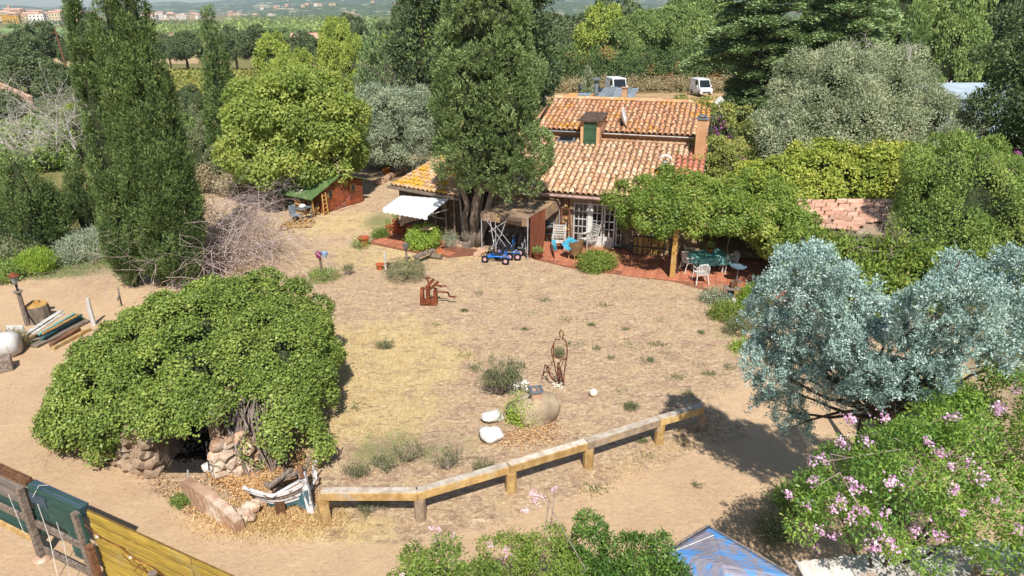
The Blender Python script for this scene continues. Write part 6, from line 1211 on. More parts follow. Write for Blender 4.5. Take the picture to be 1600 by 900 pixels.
BLP = mat('blue_plastic', '3a6ed8', '2c58b8', 4, .5, 0); c = P(1259, 350, 2.42); tag(part('blue_tarp_scrap', BLP, None, lambda b: (b.box(c + Vector((0, 0, .03)), (.34, .09, .03), rz=.2), b.box(c + Vector((-.02, .14, .03)), (.2, .07, .03), rz=.3), b.box(c + Vector((-.08, .06, .035)), (.07, .3, .03), rz=.8))), 'crossed scrap of bright blue plastic lying on the slab roof', 'plastic scrap')
# white plastic chairs and table
def plastic_chair(loc, rz, lab):
    t = thing('plastic_chair', (0, 0, 0), lab, 'chair', 'white plastic chairs round the garden table')
    part('seat', WHITE, t, lambda b: b.sheet((-.22, -.24, .42), (.22, -.24, .42), (.2, .2, .4), (-.2, .2, .4), 4, 4, .025, lambda u, v: -.015 * math.sin(u * PI)))
    for k in range(7): x = -.18 + k * .06; part('back_slat', WHITE, t, lambda b: b.beam((x * .85, .2, .42), (x, .3, .8 - abs(x) * .15), .035, .015, (0, 1, 0)))
    part('back_rail', WHITE, t, lambda b: b.tube([(-.23, .2, .42), (-.23, .27, .7), (-.15, .31, .82), (0, .32, .85), (.15, .31, .82), (.23, .27, .7), (.23, .2, .42)], .022, 6))
    for s in (-1, 1):
        part('armrest', WHITE, t, lambda b: b.tube([(s * .24, .26, .64), (s * .27, 0, .64), (s * .25, -.2, .62), (s * .24, -.24, .44)], .022, 5))
        part('leg', WHITE, t, lambda b: b.tube([(s * .22, -.22, .42), (s * .26, -.28, 0)], .024, 5)); part('leg', WHITE, t, lambda b: b.tube([(s * .2, .2, .42), (s * .25, .32, 0)], .024, 5))
    t.location = loc; t.rotation_euler = (0, 0, rz); return t
c = P(1097, 447); plastic_chair((c.x, c.y + .3, .04), R(182), 'white plastic chair with its back to the lawn, nearest the lawn edge'); c = P(1073, 426); plastic_chair((c.x + .1, c.y + .1, .04), R(105), 'white plastic chair at the near left side of the cloth covered table'); plastic_chair((c.x + .35, c.y + .85, .04), R(80), 'white plastic chair farther back on the post side of the table'); c = P(1140, 428); plastic_chair((c.x, c.y + .2, .04), R(-80), 'white plastic chair in the shade, facing the post')
t = thing('garden_table', (8.0, 26.3, .04), 'white garden table with a patterned turquoise cloth under the vine', 'table'); c = Vector((8.05, 26.3, .04)); TQC = mat('cloth_patterned', '3fa3a0', '9fd6cc', 14, .8, .003, lo=.45, hi=.55)
part('table_top', WHITE, t, lambda b: b.box(c + Vector((0, 0, .7)), (1.3, .85, .04), rz=.25))
part('tablecloth', TQC, t, lambda b: (b.box(c + Vector((0, 0, .735)), (1.4, .95, .012), rz=.25), [b.sheet(*[c + Matrix.Rotation(.25, 3, 'Z') @ Vector(q) for q in qs], 12, 3, .008, lambda u, v: .03 * math.sin(u * 20) * (1 - v)) for qs in (((-.7, -.52, .42), (.7, -.52, .38), (.7, -.475, .73), (-.7, -.475, .73)), ((-.74, .47, .45), (-.74, -.47, .4), (-.7, -.475, .73), (-.7, .475, .73)), ((.74, -.47, .4), (.74, .47, .5), (.7, .475, .73), (.7, -.475, .73)))]))
for x, y in ((-.5, -.3), (.5, -.3), (-.5, .3), (.5, .3)): q = c + Matrix.Rotation(.25, 3, 'Z') @ Vector((x, y, 0)); part('leg', WHITE, t, lambda b: b.tube([q, q + Vector((0, 0, .69))], .035, 7))
pot(c + Vector((.05, .1, .75)), .13, .18, TERRA, 'terracotta pot with a thin plant on the cloth covered table', LSHR, 40, .3)
c = P(1151, 440, .04); t = thing('round_stool', c, 'small round blue grey pedestal table on the dark terrace corner', 'table'); part('table_top', mat('slate_blue', '6d8494', '58707f', 3, .5, 0), t, lambda b: b.lathe(c + Vector((0, 0, .62)), [(.3, 0), (.31, .04), (.01, .045)], 20)); part('leg', GREYM, t, lambda b: b.tube([c, c + Vector((0, 0, .62))], .03, 6)); part('foot', GREYM, t, lambda b: b.lathe(c, [(.2, 0), (.05, .06)], 10))
c = P(1144, 478); t = thing('rusty_table', c, 'small rusty legged table with a brown crate on it at the flower bed', 'table'); part('table_top', WOODG, t, lambda b: b.box(c + Vector((0, .25, .6)), (.6, .42, .03), rz=-.15))
for x, y in ((-.27, .08), (.27, 0), (-.24, .42), (.29, .38)): part('leg', RUST, t, lambda b: b.tube([c + Vector((x, y, 0)), c + Vector((x, y, .6))], .015, 4))
tag(part('crate', WOODB, None, lambda b: (b.box(c + Vector((.05, .28, .72)), (.24, .2, .18)), b.box(c + Vector((.16, .34, .84)), (.12, .1, .1)))), 'small brown wooden crate on top of the rusty table', 'crate'); tag(part('blue_board', mat('board_blue', '4a6484', '3a5470', 4, .6, 0), None, lambda b: b.box(c + Vector((-.03, .2, .3)), (.24, .03, .5), rz=.2)), 'narrow blue board leaning under the rusty table', 'board')
c = P(1143, 487); tag(part('plaster_figure', WHITE, None, lambda b: (b.rock(c + Vector((0, 0, .16)), (.13, .11, .17), 3, 2, .3), b.rock(c + Vector((.03, 0, .42)), (.08, .08, .12), 5, 2, .3))), 'small white plaster ornament among the flower bed plants', 'ornament')
scrub((1172, 488), 32, .9, 'bright yellow green dwarf conifer by the shaded terrace corner', LBOX, 700, .07, up=1.3, core=.5, name='dwarf_conifer')
for q in ((1120, 475, 40, .5, 'grey green plant at the near edge of the flower bed', LSLV, 260), (1130, 500, 50, .5, 'yellow green flowering plant in the flower bed', LVINE, 420), (1160, 520, 46, .45, 'trailing green plant beside the pink rock', LOLD, 320), (1175, 488, 30, .4, 'dark green plant under the blue tree edge', LSHR, 160), (1158, 548, 22, .25, 'small bright plant on the lawn side of the flower bed', LBOX, 120), (1185, 545, 40, .4, 'dull plant at the foot of the blue tree', LDRY, 260), (1200, 500, 50, .7, 'dull green shrub behind the pink rock', LOLD, 400)): scrub(q[:2], q[2], q[3], q[4], q[5], q[6], .06)
for k, (x, y, s) in enumerate(((1160, 508, .28), (1176, 527, .24), (1188, 540, .2), (1143, 500, .14), (1194, 556, .18), (1152, 520, .12))): c = P(x, y, .05); tag(part('rock', STONEP, None, lambda b: b.rock(c, (s, s * .8, s * .8), k + 60, 2, .4)), ['largest pink rock in the flower bed', 'grey pink rock below the largest bed rock', 'flat rock nearer the blue tree', 'small rock next to the plaster ornament', 'rock at the near end of the flower bed', 'smallest rock between the bed plants'][k], 'rock')
c = P(1213, 440); tag(part('snag', BARKP, None, lambda b: b.tube([(c.x, c.y, 0), (c.x - .02, c.y, .8), (c.x + .08, c.y, 1.6)], [.2, .17, .13], 8), smooth=True), 'broken off pale dead trunk in front of the low hanging vine', 'dead tree')
# garden rubble behind the patio, background clutter
for k, (x, y, s) in enumerate(((690, 368, .3), (700, 372, .25), (718, 385, .22), (712, 378, .2), (752, 392, .24), (746, 398, .2), (733, 378, .2))): c = P(x, y, .08); tag(part('rock', STONEP, None, lambda b: b.rock(c, (s, s * .8, s * .7), k + 80, 2, .35)), ['rock at the head of the driftwood', 'rock on the mound below the annex', 'rock against the grey sleeper', 'small rock on the dry mound', 'rock at the shelter side of the cypress', 'rock at the near foot of the cypress', 'rock under the twisted trunk'][k], 'rock')
t = thing('garden_wall', P(620, 282), 'low curved stone edging wall behind the shed yard', 'wall')
for k in range(12): u = k / 11; c = Vector((P(590, 289).x * (1 - u) + P(632, 268).x * u, P(590, 289).y * (1 - u) + P(632, 268).y * u, .15)); part('stone', STONEP, t, lambda b: b.rock(c, (.28, .2, .22), k + 20, 1, .3))
tag(part('pumpkin_pot', mat('orange_glaze', 'e0902c', 'cc7a20', 3, .5, 0), None, lambda b: b.lathe(P(605, 272), [(.15, 0), (.3, .15), (.32, .3), (.2, .42), (.02, .4)], 12)), 'bright orange round pot beyond the shed near the edging wall', 'pot')
# vehicles behind
VW = mat('van_white', 'e8eaec', 'dcdfe2', 1, .3, 0, var=.02); VD = mat('car_dark', '333a48', '2a303c', 1, .3, 0)
def van(loc, rz, m, lab, L=5.0, W_=2.0, h=2.4, hood=.95, name='van', cat='van'):
    t = thing(name, (0, 0, 0), lab, cat); pr = [(-L/2, .35), (-L/2, hood + .1), (-L/2 + .75, hood + .25), (-L/2 + 1.5, h - .05), (-L/2 + 1.9, h), (L/2 - .1, h - .03), (L/2, h - .3), (L/2, .35)]
    def body(b):
        V = [(s * W_/2 * (.93 if z > hood + .2 else 1), y, z) for s in (-1, 1) for y, z in pr]; n = len(pr); b.add(V, [tuple(range(n - 1, -1, -1)), tuple(range(n, 2 * n))] + [(i, (i + 1) % n, (i + 1) % n + n, i + n) for i in range(n)])
    part('body', m, t, body, bevel=.06)
    def ws(b): b.sheet((-W_*.42, -L/2 + .74, hood + .28), (W_*.42, -L/2 + .74, hood + .28), (W_*.4, -L/2 + 1.46, h - .12), (-W_*.4, -L/2 + 1.46, h - .12), th=-.02)
    part('windscreen', GLASS, t, lambda b: (b.sheet((-W_*.42, -L/2 + .7, hood + .27), (W_*.42, -L/2 + .7, hood + .27), (W_*.4, -L/2 + 1.42, h - .14), (-W_*.4, -L/2 + 1.42, h - .14), th=.02)))
    for s in (-1, 1):
        part('side_window', GLASS, t, lambda b: b.box((s * W_ * .485, -L/2 + 2.1, (hood + h) / 2 + .12), (.05, .9, (h - hood) * .5))); part('headlight', WHITE, t, lambda b: b.box((s * W_ * .38, -L/2 - .01, .72), (.3, .06, .18)))
        part('mirror', m, t, lambda b: b.box((s * (W_/2 + .12), -L/2 + 1.2, hood + .45), (.16, .08, .25)))
        for y in (-L/2 + .9, L/2 - .9): w_ = part('wheel', TYRE, t, lambda b: b.tube([(s * (W_/2 - .22), y, .34), (s * (W_/2 + .01), y, .34)], .34, 16)); part('rim', GREYM, w_, lambda b: b.tube([(s * (W_/2 + .0), y, .34), (s * (W_/2 + .02), y, .34)], .2, 10))
    part('grille', DARKM, t, lambda b: b.box((0, -L/2 - .01, .55), (W_ * .6, .04, .22))); part('number_plate', WHITEW, t, lambda b: b.box((0, -L/2 - .03, .42), (.5, .02, .11)))
    t.location = loc; t.rotation_euler = (0, 0, rz); t.scale = (.8,) * 3; return t
c = P(1101, 150); van((c.x, c.y + 2, 0), .1, VW, 'white van facing the house beneath the cedar branches'); c = P(842, 163); van((c.x + .2, c.y + 2, 0), -.1, VW, 'small white van half hidden at the edge of the huge cypress', 4.4, 1.8, 1.9, .85); c = P(968, 152); van((c.x, c.y + 3.0, 0), .15, VW, 'white camper van behind the grey sheet roof', 5.5, 2.3, 2.6); c = P(927, 152); van((c.x, c.y + 3.2, 0), .6, VD, 'dark blue car parked next to the camper van', 4.2, 1.8, 1.5, .75, 'car', 'car')
c = P(875, 168); 
# stone ruin at the far left, buildings at the right
t = thing('ruined_wall', AT(20, 140, 60), 'ruined pinkish stone wall among the oaks at the far left', 'ruin')
for k in range(14): c = AT(2 + k * 3.4, 134 + k * 1.5, 60); part('stone', STONEP, t, lambda b: [b.rock(c + Vector((0, 0, -.4 * j)), (.28, .25, .3), k * 5 + j, 1, .35) for j in range(3)])
t = thing('house', (20.5, 41, 0), 'neighbouring house with a tiled roof and white canopies behind the olive', 'house')
part('wall', STONE, t, lambda b: b.box((22.6, 44, 1.9), (5.0, 4.5, 3.8))); part('wall', WHITEW, t, lambda b: b.box((19.6, 46.5, 1.5), (3, 3, 3.0)))
roof(t, 'roof', Vector((20.2, 41.6, 0)), Vector((1, 0, 0)), Vector((0, 1, 0)), 5.2, 3.4, 3.6, .2, TILO, 0, seed=9)
for k, (a, b_, c_, d) in enumerate((((1470, 150), (1522, 150), (1522, 142), (1478, 138)), ((1440, 150), (1470, 160), (1476, 140), (1446, 134)), ((1474, 138), (1500, 140), (1496, 126), (1474, 126)))):
    q = [P(x, y, 2.7 - .2 * k) for x, y in (a, b_, c_, d)]; tt = thing('canopy', q[0], ('white pointed sail canopy in front of the brick red pillar', 'white sail canopy seen through the olive twigs', 'small white canopy below the tiled roof')[k], 'canopy'); part('cloth', WHITE, tt, lambda b: b.sheet(*q, 6, 4, .02, lambda u, v: -.12 * math.sin(u * PI) * math.sin(v * PI))); part('pole', GREYM, tt, lambda b: [b.tube([(p.x, p.y, 0), p], .04, 5) for p in q[:2]])
t = thing('green_roof', P(1510, 172, 2.2), 'pale green metal roof half hidden by the dark tree', 'roof'); qs = [P(1484, 178, 2.2), P(1530, 184, 2.2), P(1530, 164, 2.5), P(1490, 164, 2.5)]; part('sheet', mat('roof_green', 'a8bca8', '93a893', 3, .6, 0), t, lambda b: b.sheet(*qs, th=.06)); part('wall', WHITEW, t, lambda b: b.box((qs[0] + qs[1]) / 2 + Vector((0, .6, -1.2)), (1.8, .2, 1.9)))
c = P(1494, 165, 0); tag(part('pillar', mat('brick_red', 'a4563a', '8a442e', 5, .9, .01), None, lambda b: b.box(P(1494, 158, 2.0) + Vector((0, 0, -.6)), (.4, .4, 2.4))), 'red brick pillar under the pointed white canopy', 'pillar')
c = AT(653, 95, 62); g = Vector((c.x, 62, 0)); t = thing('street_lamp', g, 'slim pale street lamp among the bushes behind the olive', 'street lamp'); part('post', GREYM, t, lambda b: b.tube([g, (c.x, 62, c.z)], .06, 6)); part('lamp_head', WHITE, t, lambda b: b.box(c + Vector((0, 0, .1)), (.6, .3, .15)))
c = AT(1491, 236, 31); tag(part('flue', GREYM, None, lambda b: b.tube([c - Vector((0, 0, 1.8)), c + Vector((0, 0, .15))], .12, 8)), 'grey metal flue poking out of the ivy roof', 'flue')
# ---------------- things in the yard ----------------
t = thing('rail_fence', P(800, 770), 'low rail fence of thick squared yellow timber along the dirt track', 'fence')
nd = [P(499, 771, .73), P(652, 771, .73), P(797, 729, .73), P(920, 692, .73), P(1033, 656, .73), P(1102, 636, .73)]; RAIL = mat('rail_timber', 'cfae74', 'b08c58', 5, .85, .02, stretch=(1, 1, 1), c3='b8a890'); RAILG = mat('rail_timber_grey', 'b09c84', '8e7c68', 4, .9, .012, c3='c4a878')
for k in range(5):
    a_, c_ = nd[k], nd[k + 1]; d = (c_ - a_).normalized(); n_ = Vector((-d.y, d.x, 0)) * .1
    o = part('rail', RAIL if k != 3 else RAILG, t, lambda b: b.beam(a_ + n_ + Vector((0, 0, -.1)) + d * .006, c_ + n_ + Vector((0, 0, -.1)) - d * .006, .2, .2), bevel=.012)
    part('pale_top', mat('rail_top', 'd8ccbc', 'b8a690', 5, .9, .01) if k == 0 else bpy.data.materials['rail_top'], t, lambda b: b.beam(a_ + n_ + Vector((0, 0, .003)) + d * .02, c_ + n_ + Vector((0, 0, .003)) - d * .02, .175, .008))  # thin strip along the top, paler than the rail beneath
for k, q in enumerate(nd):
    gq = Vector((q.x + .02, q.y + .09, 0)); o = part('post', RAIL if k not in (1, 5) else RAILG, t, lambda b: b.tube([gq + Vector((0, 0, -.1)), gq + Vector((0, 0, .525))], .125, 8))
gq = nd[0] + Vector((-.1, .1, 0)); part('post', RAIL, t, lambda b: b.tube([(gq.x + .2, gq.y - .12, -.05), (gq.x + .1, gq.y - .02, .52)], .12, 7))
# boulder group
c = P(838, 668); tag(part('boulder', BOULD, None, lambda b: b.rock((c.x + .02, c.y + .45, .24), (.62, .5, .48), 11, 3, .22, .3), smooth=True), 'rounded grey beige boulder with a stone box on top', 'boulder'); c0 = c
c = P(806, 665); tag(part('rock', BOULD, None, lambda b: b.rock((c.x + .1, c.y + .5, .15), (.35, .3, .28), 17, 3, .25), smooth=True), 'smaller tilted rock half under the plants beside the boulder', 'rock')
c = P(770, 655, .05); tag(part('white_rock', ROCKW, None, lambda b: b.rock((c.x, c.y, .14), (.3, .2, .17), 23, 2, .5, .5)), 'angular white painted rock, farther one of the pair', 'rock'); c = P(767, 687, .05); tag(part('white_rock', ROCKW, None, lambda b: b.rock((c.x, c.y + .05, .16), (.31, .24, .2), 29, 3, .3), smooth=True), 'round knobbly white painted rock, nearer the rail fence', 'rock')
c = AT(836, 618, 15.3); t = thing('stone_box', (c.x, c.y, .66), 'little pale stone box with a grey slotted lid on the boulder', 'ornament'); part('box', STONEP, t, lambda b: b.box((c.x + .02, c.y, .76), (.27, .24, .26), rz=.25)); part('lid', GREYM, t, lambda b: (b.box((c.x + .02, c.y - .13, .92), (.36, .06, .06), rz=.25), b.box((c.x - .12, c.y + .02, .92), (.06, .3, .06), rz=.25), b.box((c.x + .15, c.y + .06, .92), (.06, .3, .06), rz=.25), b.box((c.x + .03, c.y + .16, .92), (.3, .05, .05), rz=.25), b.box((c.x + .05, c.y + .04, .915), (.04, .16, .04), rz=.25)))
scrub((812, 657), 44, .5, 'green trailing plant with tiny pink flowers beside the stone box', LBOX, 330, .05, aspect=.6); c = P(810, 600, .25); t = thing('white_flowers', c, 'cluster of small white flowers behind the boulder', 'flowers'); flowers(t, [c + Vector((rs.uniform(-.25, .25), rs.uniform(-.15, .15), rs.uniform(-.1, .12))) for _ in range(26)], FWHT, 9, .04, .05); foliage('foliage', [(c.x, c.y, .12, .3, .2, .16)], 60, 6, .06, LSLV, t, clump_r=.15)
c = P(872, 604, .05); t = thing('white_flowers', c, 'tiny white flowers at the foot of the wire figure', 'flowers'); flowers(t, [c + Vector((rs.uniform(-.12, .12), rs.uniform(-.06, .06), rs.uniform(0, .1))) for _ in range(8)], FWHT, 7, .03, .05)
c = P(927, 619); tag(part('ball', mat('ball_cream', 'ece2cc', 'd8ccb2', 3, .5, 0), None, lambda b: b.lathe(c, [(.115 * math.sin(PI * k / 10) + .001, .115 - .115 * math.cos(PI * k / 10)) for k in range(11)], 20), smooth=True), 'cream coloured ball lying on the dry lawn', 'ball')
# wire figure
def q4(*p): return [AT(800 + x / 4, 450 + y / 4, 17.1 + .12 * math.sin(x * .05 + y * .02)) for x, y in p]
t = thing('wire_figure', P(873, 603), 'rusty bent wire outline of a slender standing figure', 'sculpture')
WIRES = (q4((310,612),(288,560),(272,520),(265,470),(250,420),(247,385),(262,345),(275,318),(298,325),(302,305),(297,280),(306,262),(320,278),(322,298),(312,320),(332,325),(342,350),(346,400),(341,440),(330,500),(324,560),(322,612)),
         q4((272,588),(238,545),(225,500),(206,478),(193,548),(206,522),(232,530),(240,505),(212,482)), q4((292,604),(284,540),(286,480),(306,452),(338,440),(318,462),(302,500),(306,560),(316,606)), q4((262,345),(258,400),(266,430),(290,440)), q4((300,604),(294,520),(296,468),(284,470)), q4((312,320),(318,312),(322,298)))
for k, wv in enumerate(WIRES): part('wire', RUST, t, lambda b: b.tube(wv, .018, 5), smooth=True)
# rusty plate sculpture
t = thing('steel_sculpture', P(680, 476), 'angular sculpture of rusty steel plates standing on the lawn', 'sculpture'); Y0 = P(670, 478).y
def plate(name, pts, th=.05, dy=0): 
    a = [AT(x, y, Y0 + dy) for x, y in pts]; n = len(a); o = Vector((0, th, 0)); part(name, RUST, t, lambda b: b.add(a + [p + o for p in a], [tuple(range(n)), tuple(n + i for i in reversed(range(n)))] + [(i, i + n, (i + 1) % n + n, (i + 1) % n) for i in range(n)]))
plate('side_plate', ((656, 454), (661, 453), (662, 475), (656, 475)), .3); plate('base_plate', ((656, 471), (683, 472), (683, 477), (656, 476)), .3, -.02); plate('centre_plate', ((665, 452), (670, 450), (672, 476), (666, 475)), .25, -.04); plate('right_plate', ((677, 454), (682, 455), (683, 477), (676, 476)), .3, -.01)
for k, (x0, y0, x1, y1, w_) in enumerate(((664, 452, 678, 436, .09), (672, 452, 685, 440, .08), (667, 434, 672, 450, .05), (664, 434, 673, 435, .05), (678, 444, 690, 448, .06), (685, 446, 698, 447, .04), (690, 456, 700, 457, .05), (700, 457, 702, 463, .05), (702, 463, 712, 464, .05), (682, 456, 692, 456, .04))):
    a_, c_ = AT(x0, y0, Y0 + .1), AT(x1, y1, Y0 + .15); part('bar', RUST, t, lambda b: b.beam(a_, c_, w_, w_))
# tamarisk like shrub left of the boulder
def wispy(cen, r_, h, n, lab, m, seed, tw=TWIG, dens=160, leaf=.05):
    g = Gd(*cen); t = thing('wispy_shrub', g, lab, 'shrub'); rs_ = random.Random(seed); b = MB(); pts = []
    for _ in range(n):
        a = rs_.uniform(0, 6.28); e = g + Vector((math.cos(a) * r_ * rs_.uniform(.2, 1), math.sin(a) * r_ * rs_.uniform(.2, .8), h * rs_.uniform(.5, 1.05))); m_ = g.lerp(e, .5) + Vector((0, 0, .1 * h)); b.tube([g, m_, e], [.008, .006, .002], 3, cap=False); pts += [m_.lerp(e, rs_.random()) for _ in range(3)]
    b.build('stem', tw, t); P_ = np.array([tuple(p) for p in pts]); i = rng.integers(0, len(P_), dens * 8); N_ = len(i); A = unit(rdir(N_) * .6 + np.array([0, 0, 1.])); N = rdir(N_); N = unit(N - A * (N * A).sum(1, keepdims=True) * .9); L = leaf * (.5 + rng.random(N_))
    quadmesh('foliage', leaves(P_[i] + rng.normal(size=(N_, 3)) * .05, A, N, L, L * .22), 4, m, t, rng.random(N_))
wispy((783, 618), .75, 1.0, 80, 'wispy grey green broom like shrub behind the white rocks', LOLD, 1, dens=420, leaf=.08)
for k, (x, y, r_, h, lab) in enumerate(((600, 735, .5, .35, 'sprawling grey green weed left of centre behind the rail fence'), (640, 720, .5, .4, 'larger grey green weed behind the second rail'), (700, 735, .5, .55, 'thin upright weed between the second post and white rock'), (755, 745, .3, .45, 'single tall green weed near the third post'), (560, 745, .4, .3, 'low brown weed behind the first rail'), (580, 800, .4, .2, 'flat weed under the first rail'), (515, 560, .45, .25, 'dull green weed patch beside the ivy mound'), (600, 545, .4, .25, 'grey weed tuft in the middle of the pale lawn'), (875, 560, .2, .3, 'weed tuft behind the wire figure'), (545, 430, .3, .5, 'thin dry stalks beyond the bucket stake'), (285, 790, .3, .15, 'creeping dark green weed beside the low wall corner'), (985, 640, .2, .12, 'small weed near the far end of the rail fence'))):
    wispy((x, y), r_, h, 26, lab, LOLD if k != 10 else LSHR, 50 + k, dens=90 if k != 10 else 260, leaf=.06)
# small green tufts and straw all over
def tufts(name, n, box, hmin, hmax, m, lab, dens=None, w_=.012, lean=.5):
    X = rng.uniform(box[0], box[1], n); Y = rng.uniform(box[2], box[3], n); k = np.ones(n, bool)
    if dens is not None: k = rng.random(n) < dens(X, Y)
    X, Y = X[k], Y[k]; n = len(X); h = hmin + (hmax - hmin) * rng.random(n) ** 2; A = unit(np.stack([rng.normal(size=n) * lean, rng.normal(size=n) * lean, np.ones(n)], 1)); N = rdir(n); N = unit(N - A * (N * A).sum(1, keepdims=True) * .9)
    return tag(quadmesh(name, leaves(np.stack([X, Y, T(X, Y)], 1), A, N, h, np.full(n, w_)), 4, m, None, rng.random(n)), lab, 'grass', kind='stuff')
def dgrass(X, Y):
    d = seg_d(X, Y); m = masks(X, Y); cl = .5 + .5 * np.sin(X * 1.9 + np.sin(Y * 1.3) * 2) * np.sin(Y * 2.3 + np.sin(X * .9) * 2); cl2 = .5 + .5 * np.sin(X * 5.9 + 1) * np.sin(Y * 6.3)
    return (np.clip(-d / .5 + .3, 0, 1)) * (.2 + .8 * cl * cl2) * np.where(m[0] > .6, .15, 1) * (.35 + m[1])
STR2 = leafmat('straw_short', ['8c6c4c', 'ac8c66', 'c8aa80', 'dcc298'], .3, .9)
tufts('dry_grass', 150000, (-9.5, 9.5, 10.2, 28.5), .03, .10, STR2, 'short dry straw coloured grass scattered over the lawn', dgrass, .009, 1.0)
tufts('dry_grass', 14000, (-7.2, -3.4, 10.6, 12.6), .05, .22, STRW, 'longer golden dry grass around the wrecked boat', lambda X, Y: np.clip(1.2 - np.hypot((X + 5.2) / 1.7, (Y - 11.6) / .8), 0, 1), .01, .7)
tufts('dry_grass', 5000, (1.5, 5.5, 12, 16), .05, .2, STRW, 'dry grass along the far end of the rail fence', lambda X, Y: np.clip(1.2 - np.abs((Y - 12.4) - (X - 1.5) * .72) / .6, 0, .8), .009, .7)
tufts('dry_grass', 9000, (-19, -12, 14, 27), .03, .1, STRW, 'sparse dry grass on the side yard', lambda X, Y: .4 * (.5 + .5 * np.sin(X * 2.1) * np.sin(Y * 1.7)), .01, .9)
tufts('green_grass', 26000, (-24, -13.5, 25, 31), .08, .35, LGRS, 'fresh green grass below the small cypresses', lambda X, Y: np.clip(1.1 - np.hypot((X + 19.5) / 4.2, (Y - 27.6) / 2.2), 0, 1), .02, .5)
spots = ((886, 500), (935, 508), (985, 515), (968, 540), (955, 560), (1003, 565), (1020, 538), (1045, 552), (1065, 590), (1080, 615), (990, 612), (990, 632), (1010, 563), (750, 575), (700, 508), (752, 460), (880, 540), (1105, 570), (1118, 585), (1132, 575), (920, 545), (705, 486), (950, 478), (1030, 500), (1090, 520), (825, 515), (735, 555), (1015, 690), (1020, 715), (925, 765), (1108, 760), (860, 470), (570, 635), (820, 490))
gx = [];
for x, y in spots:
    g = Gd(x, y); k = rng.integers(15, 170); s_ = rng.uniform(.04, .16); gx.append(np.stack([g.x + rng.normal(size=k) * s_ * rng.uniform(.7, 1.8) + rng.normal() * .2, g.y + rng.normal(size=k) * s_], 1))
gx = np.concatenate(gx); n = len(gx); A = unit(rdir(n) * .8 + np.array([0, 0, .7])); N = rdir(n); N = unit(N - A * (N * A).sum(1, keepdims=True) * .9)
tag(quadmesh('green_weeds', leaves(np.column_stack([gx, np.full(n, .005)]), A, N, .05 + .06 * rng.random(n), np.full(n, .02)), 4, LOLD, None, rng.random(n)), 'small green weeds dotted over the dry lawn', 'weeds', kind='stuff')
# pebbles on the track
b = MB(); rs_ = random.Random(77)
for _ in range(420):
    x, y = rs_.uniform(-11, 9), rs_.uniform(8, 22); b.rock((x, y, .004), (rs_.uniform(.01, .03),) * 2 + (rs_.uniform(.008, .018),), rs_.randrange(999), 0, .4)
tag(b.build('pebbles', STONEP), 'small pebbles strewn over the dirt', 'pebbles', kind='stuff')
# ---------------- wrecked boat ----------------
t = thing('boat_wreck', P(440, 800), 'remains of a small wooden boat with peeling white and turquoise planks', 'boat'); TEAL = mat('peeling_teal', '62b0a8', '9a9488', 6, .85, .01, lo=.45, hi=.55); TEALD = mat('dark_teal', '3a6a72', '5c7478', 6, .85, .01); WHP = mat('peeling_white', 'e0dcdc', '9c9490', 7, .9, .01, lo=.5, hi=.6)
def strake(p0, p1, p2, h, m, name='strake', th=.03):
    p0, p1, p2 = map(Vector, (p0, p1, p2)); V = []
    for k in range(11): u = k / 10; q = p0 * (1 - u) ** 2 + p1 * 2 * u * (1 - u) + p2 * u * u; V.append(q)
    def f(b):
        for a_, c_ in zip(V[:-1], V[1:]): b.beam(a_ - (c_ - a_) * .04, c_ + (c_ - a_) * .04, th, h)
    part(name, m, t, f)
for k in range(5): z = .56 - k * .09; strake(P(380 + k * 4, 762 + k * 2, z), P(425, 790 + k * 3, z - .08), P(474, 756 + k * 6, z + .12 - k * .03), .08, (WHP, WOODG, WHP, WHP, TEALD)[k])
for k in range(4): z = .5 - k * .09; strake(P(412 + k * 3, 757, z), P(445, 752 - k * 2, z + .02), P(478, 729 + k * 3, z + .2), .08, (WOODG, TEAL, TEAL, WOODG)[k], 'far_strake')
part('gunwale', WOODG, t, lambda b: b.beam(P(418, 762, .62), P(456, 733, .66), .1, .05)); part('gunwale', WHP, t, lambda b: b.tube([P(380, 762, .62), P(425, 776, .56), P(474, 748, .75)], .035, 6))
kp = P(487, 802); part('stern_post', WHP, t, lambda b: b.beam(kp + Vector((0, 0, -.02)), AT(472, 738, kp.y + .25), .1, .14, (1, 0, 0))); part('stern_cap', WOODB, t, lambda b: b.beam(AT(473, 748, kp.y + .15), AT(468, 727, kp.y + .35), .09, .1, (1, 0, 0)))
part('transom', TEALD, t, lambda b: b.add([P(450, 784, .1), kp + Vector((-.02, -.02, .04)), AT(479, 768, kp.y + .05), AT(455, 772, kp.y + .25)] + [q + Vector((.02, .06, 0)) for q in (P(450, 784, .1), kp + Vector((-.02, -.02, .04)), AT(479, 768, kp.y + .05), AT(455, 772, kp.y + .25))], [(0, 1, 2, 3), (7, 6, 5, 4), (0, 4, 5, 1), (1, 5, 6, 2), (2, 6, 7, 3), (3, 7, 4, 0)])); part('keel', WOODB, t, lambda b: b.beam(P(448, 785, .06), kp + Vector((0, 0, .03)), .05, .06)); part('knee', WOODG, t, lambda b: b.beam(kp + Vector((.05, .1, 0)), P(497, 790, .02), .08, .08))
part('rib', WHP, t, lambda b: b.tube([P(490, 745, .25), P(489, 730, .5), P(494, 720, .6)], .03, 5)); part('rib', WOODG, t, lambda b: b.tube([P(476, 738, .4), P(484, 718, .7)], .025, 5)); part('support_block', WOODB, t, lambda b: b.box(P(438, 792, .14), (.2, .2, .3), rz=.3)); part('rib', WHP, t, lambda b: b.tube([P(484, 765, .1), P(494, 748, .35), P(492, 735, .5)], .035, 5))
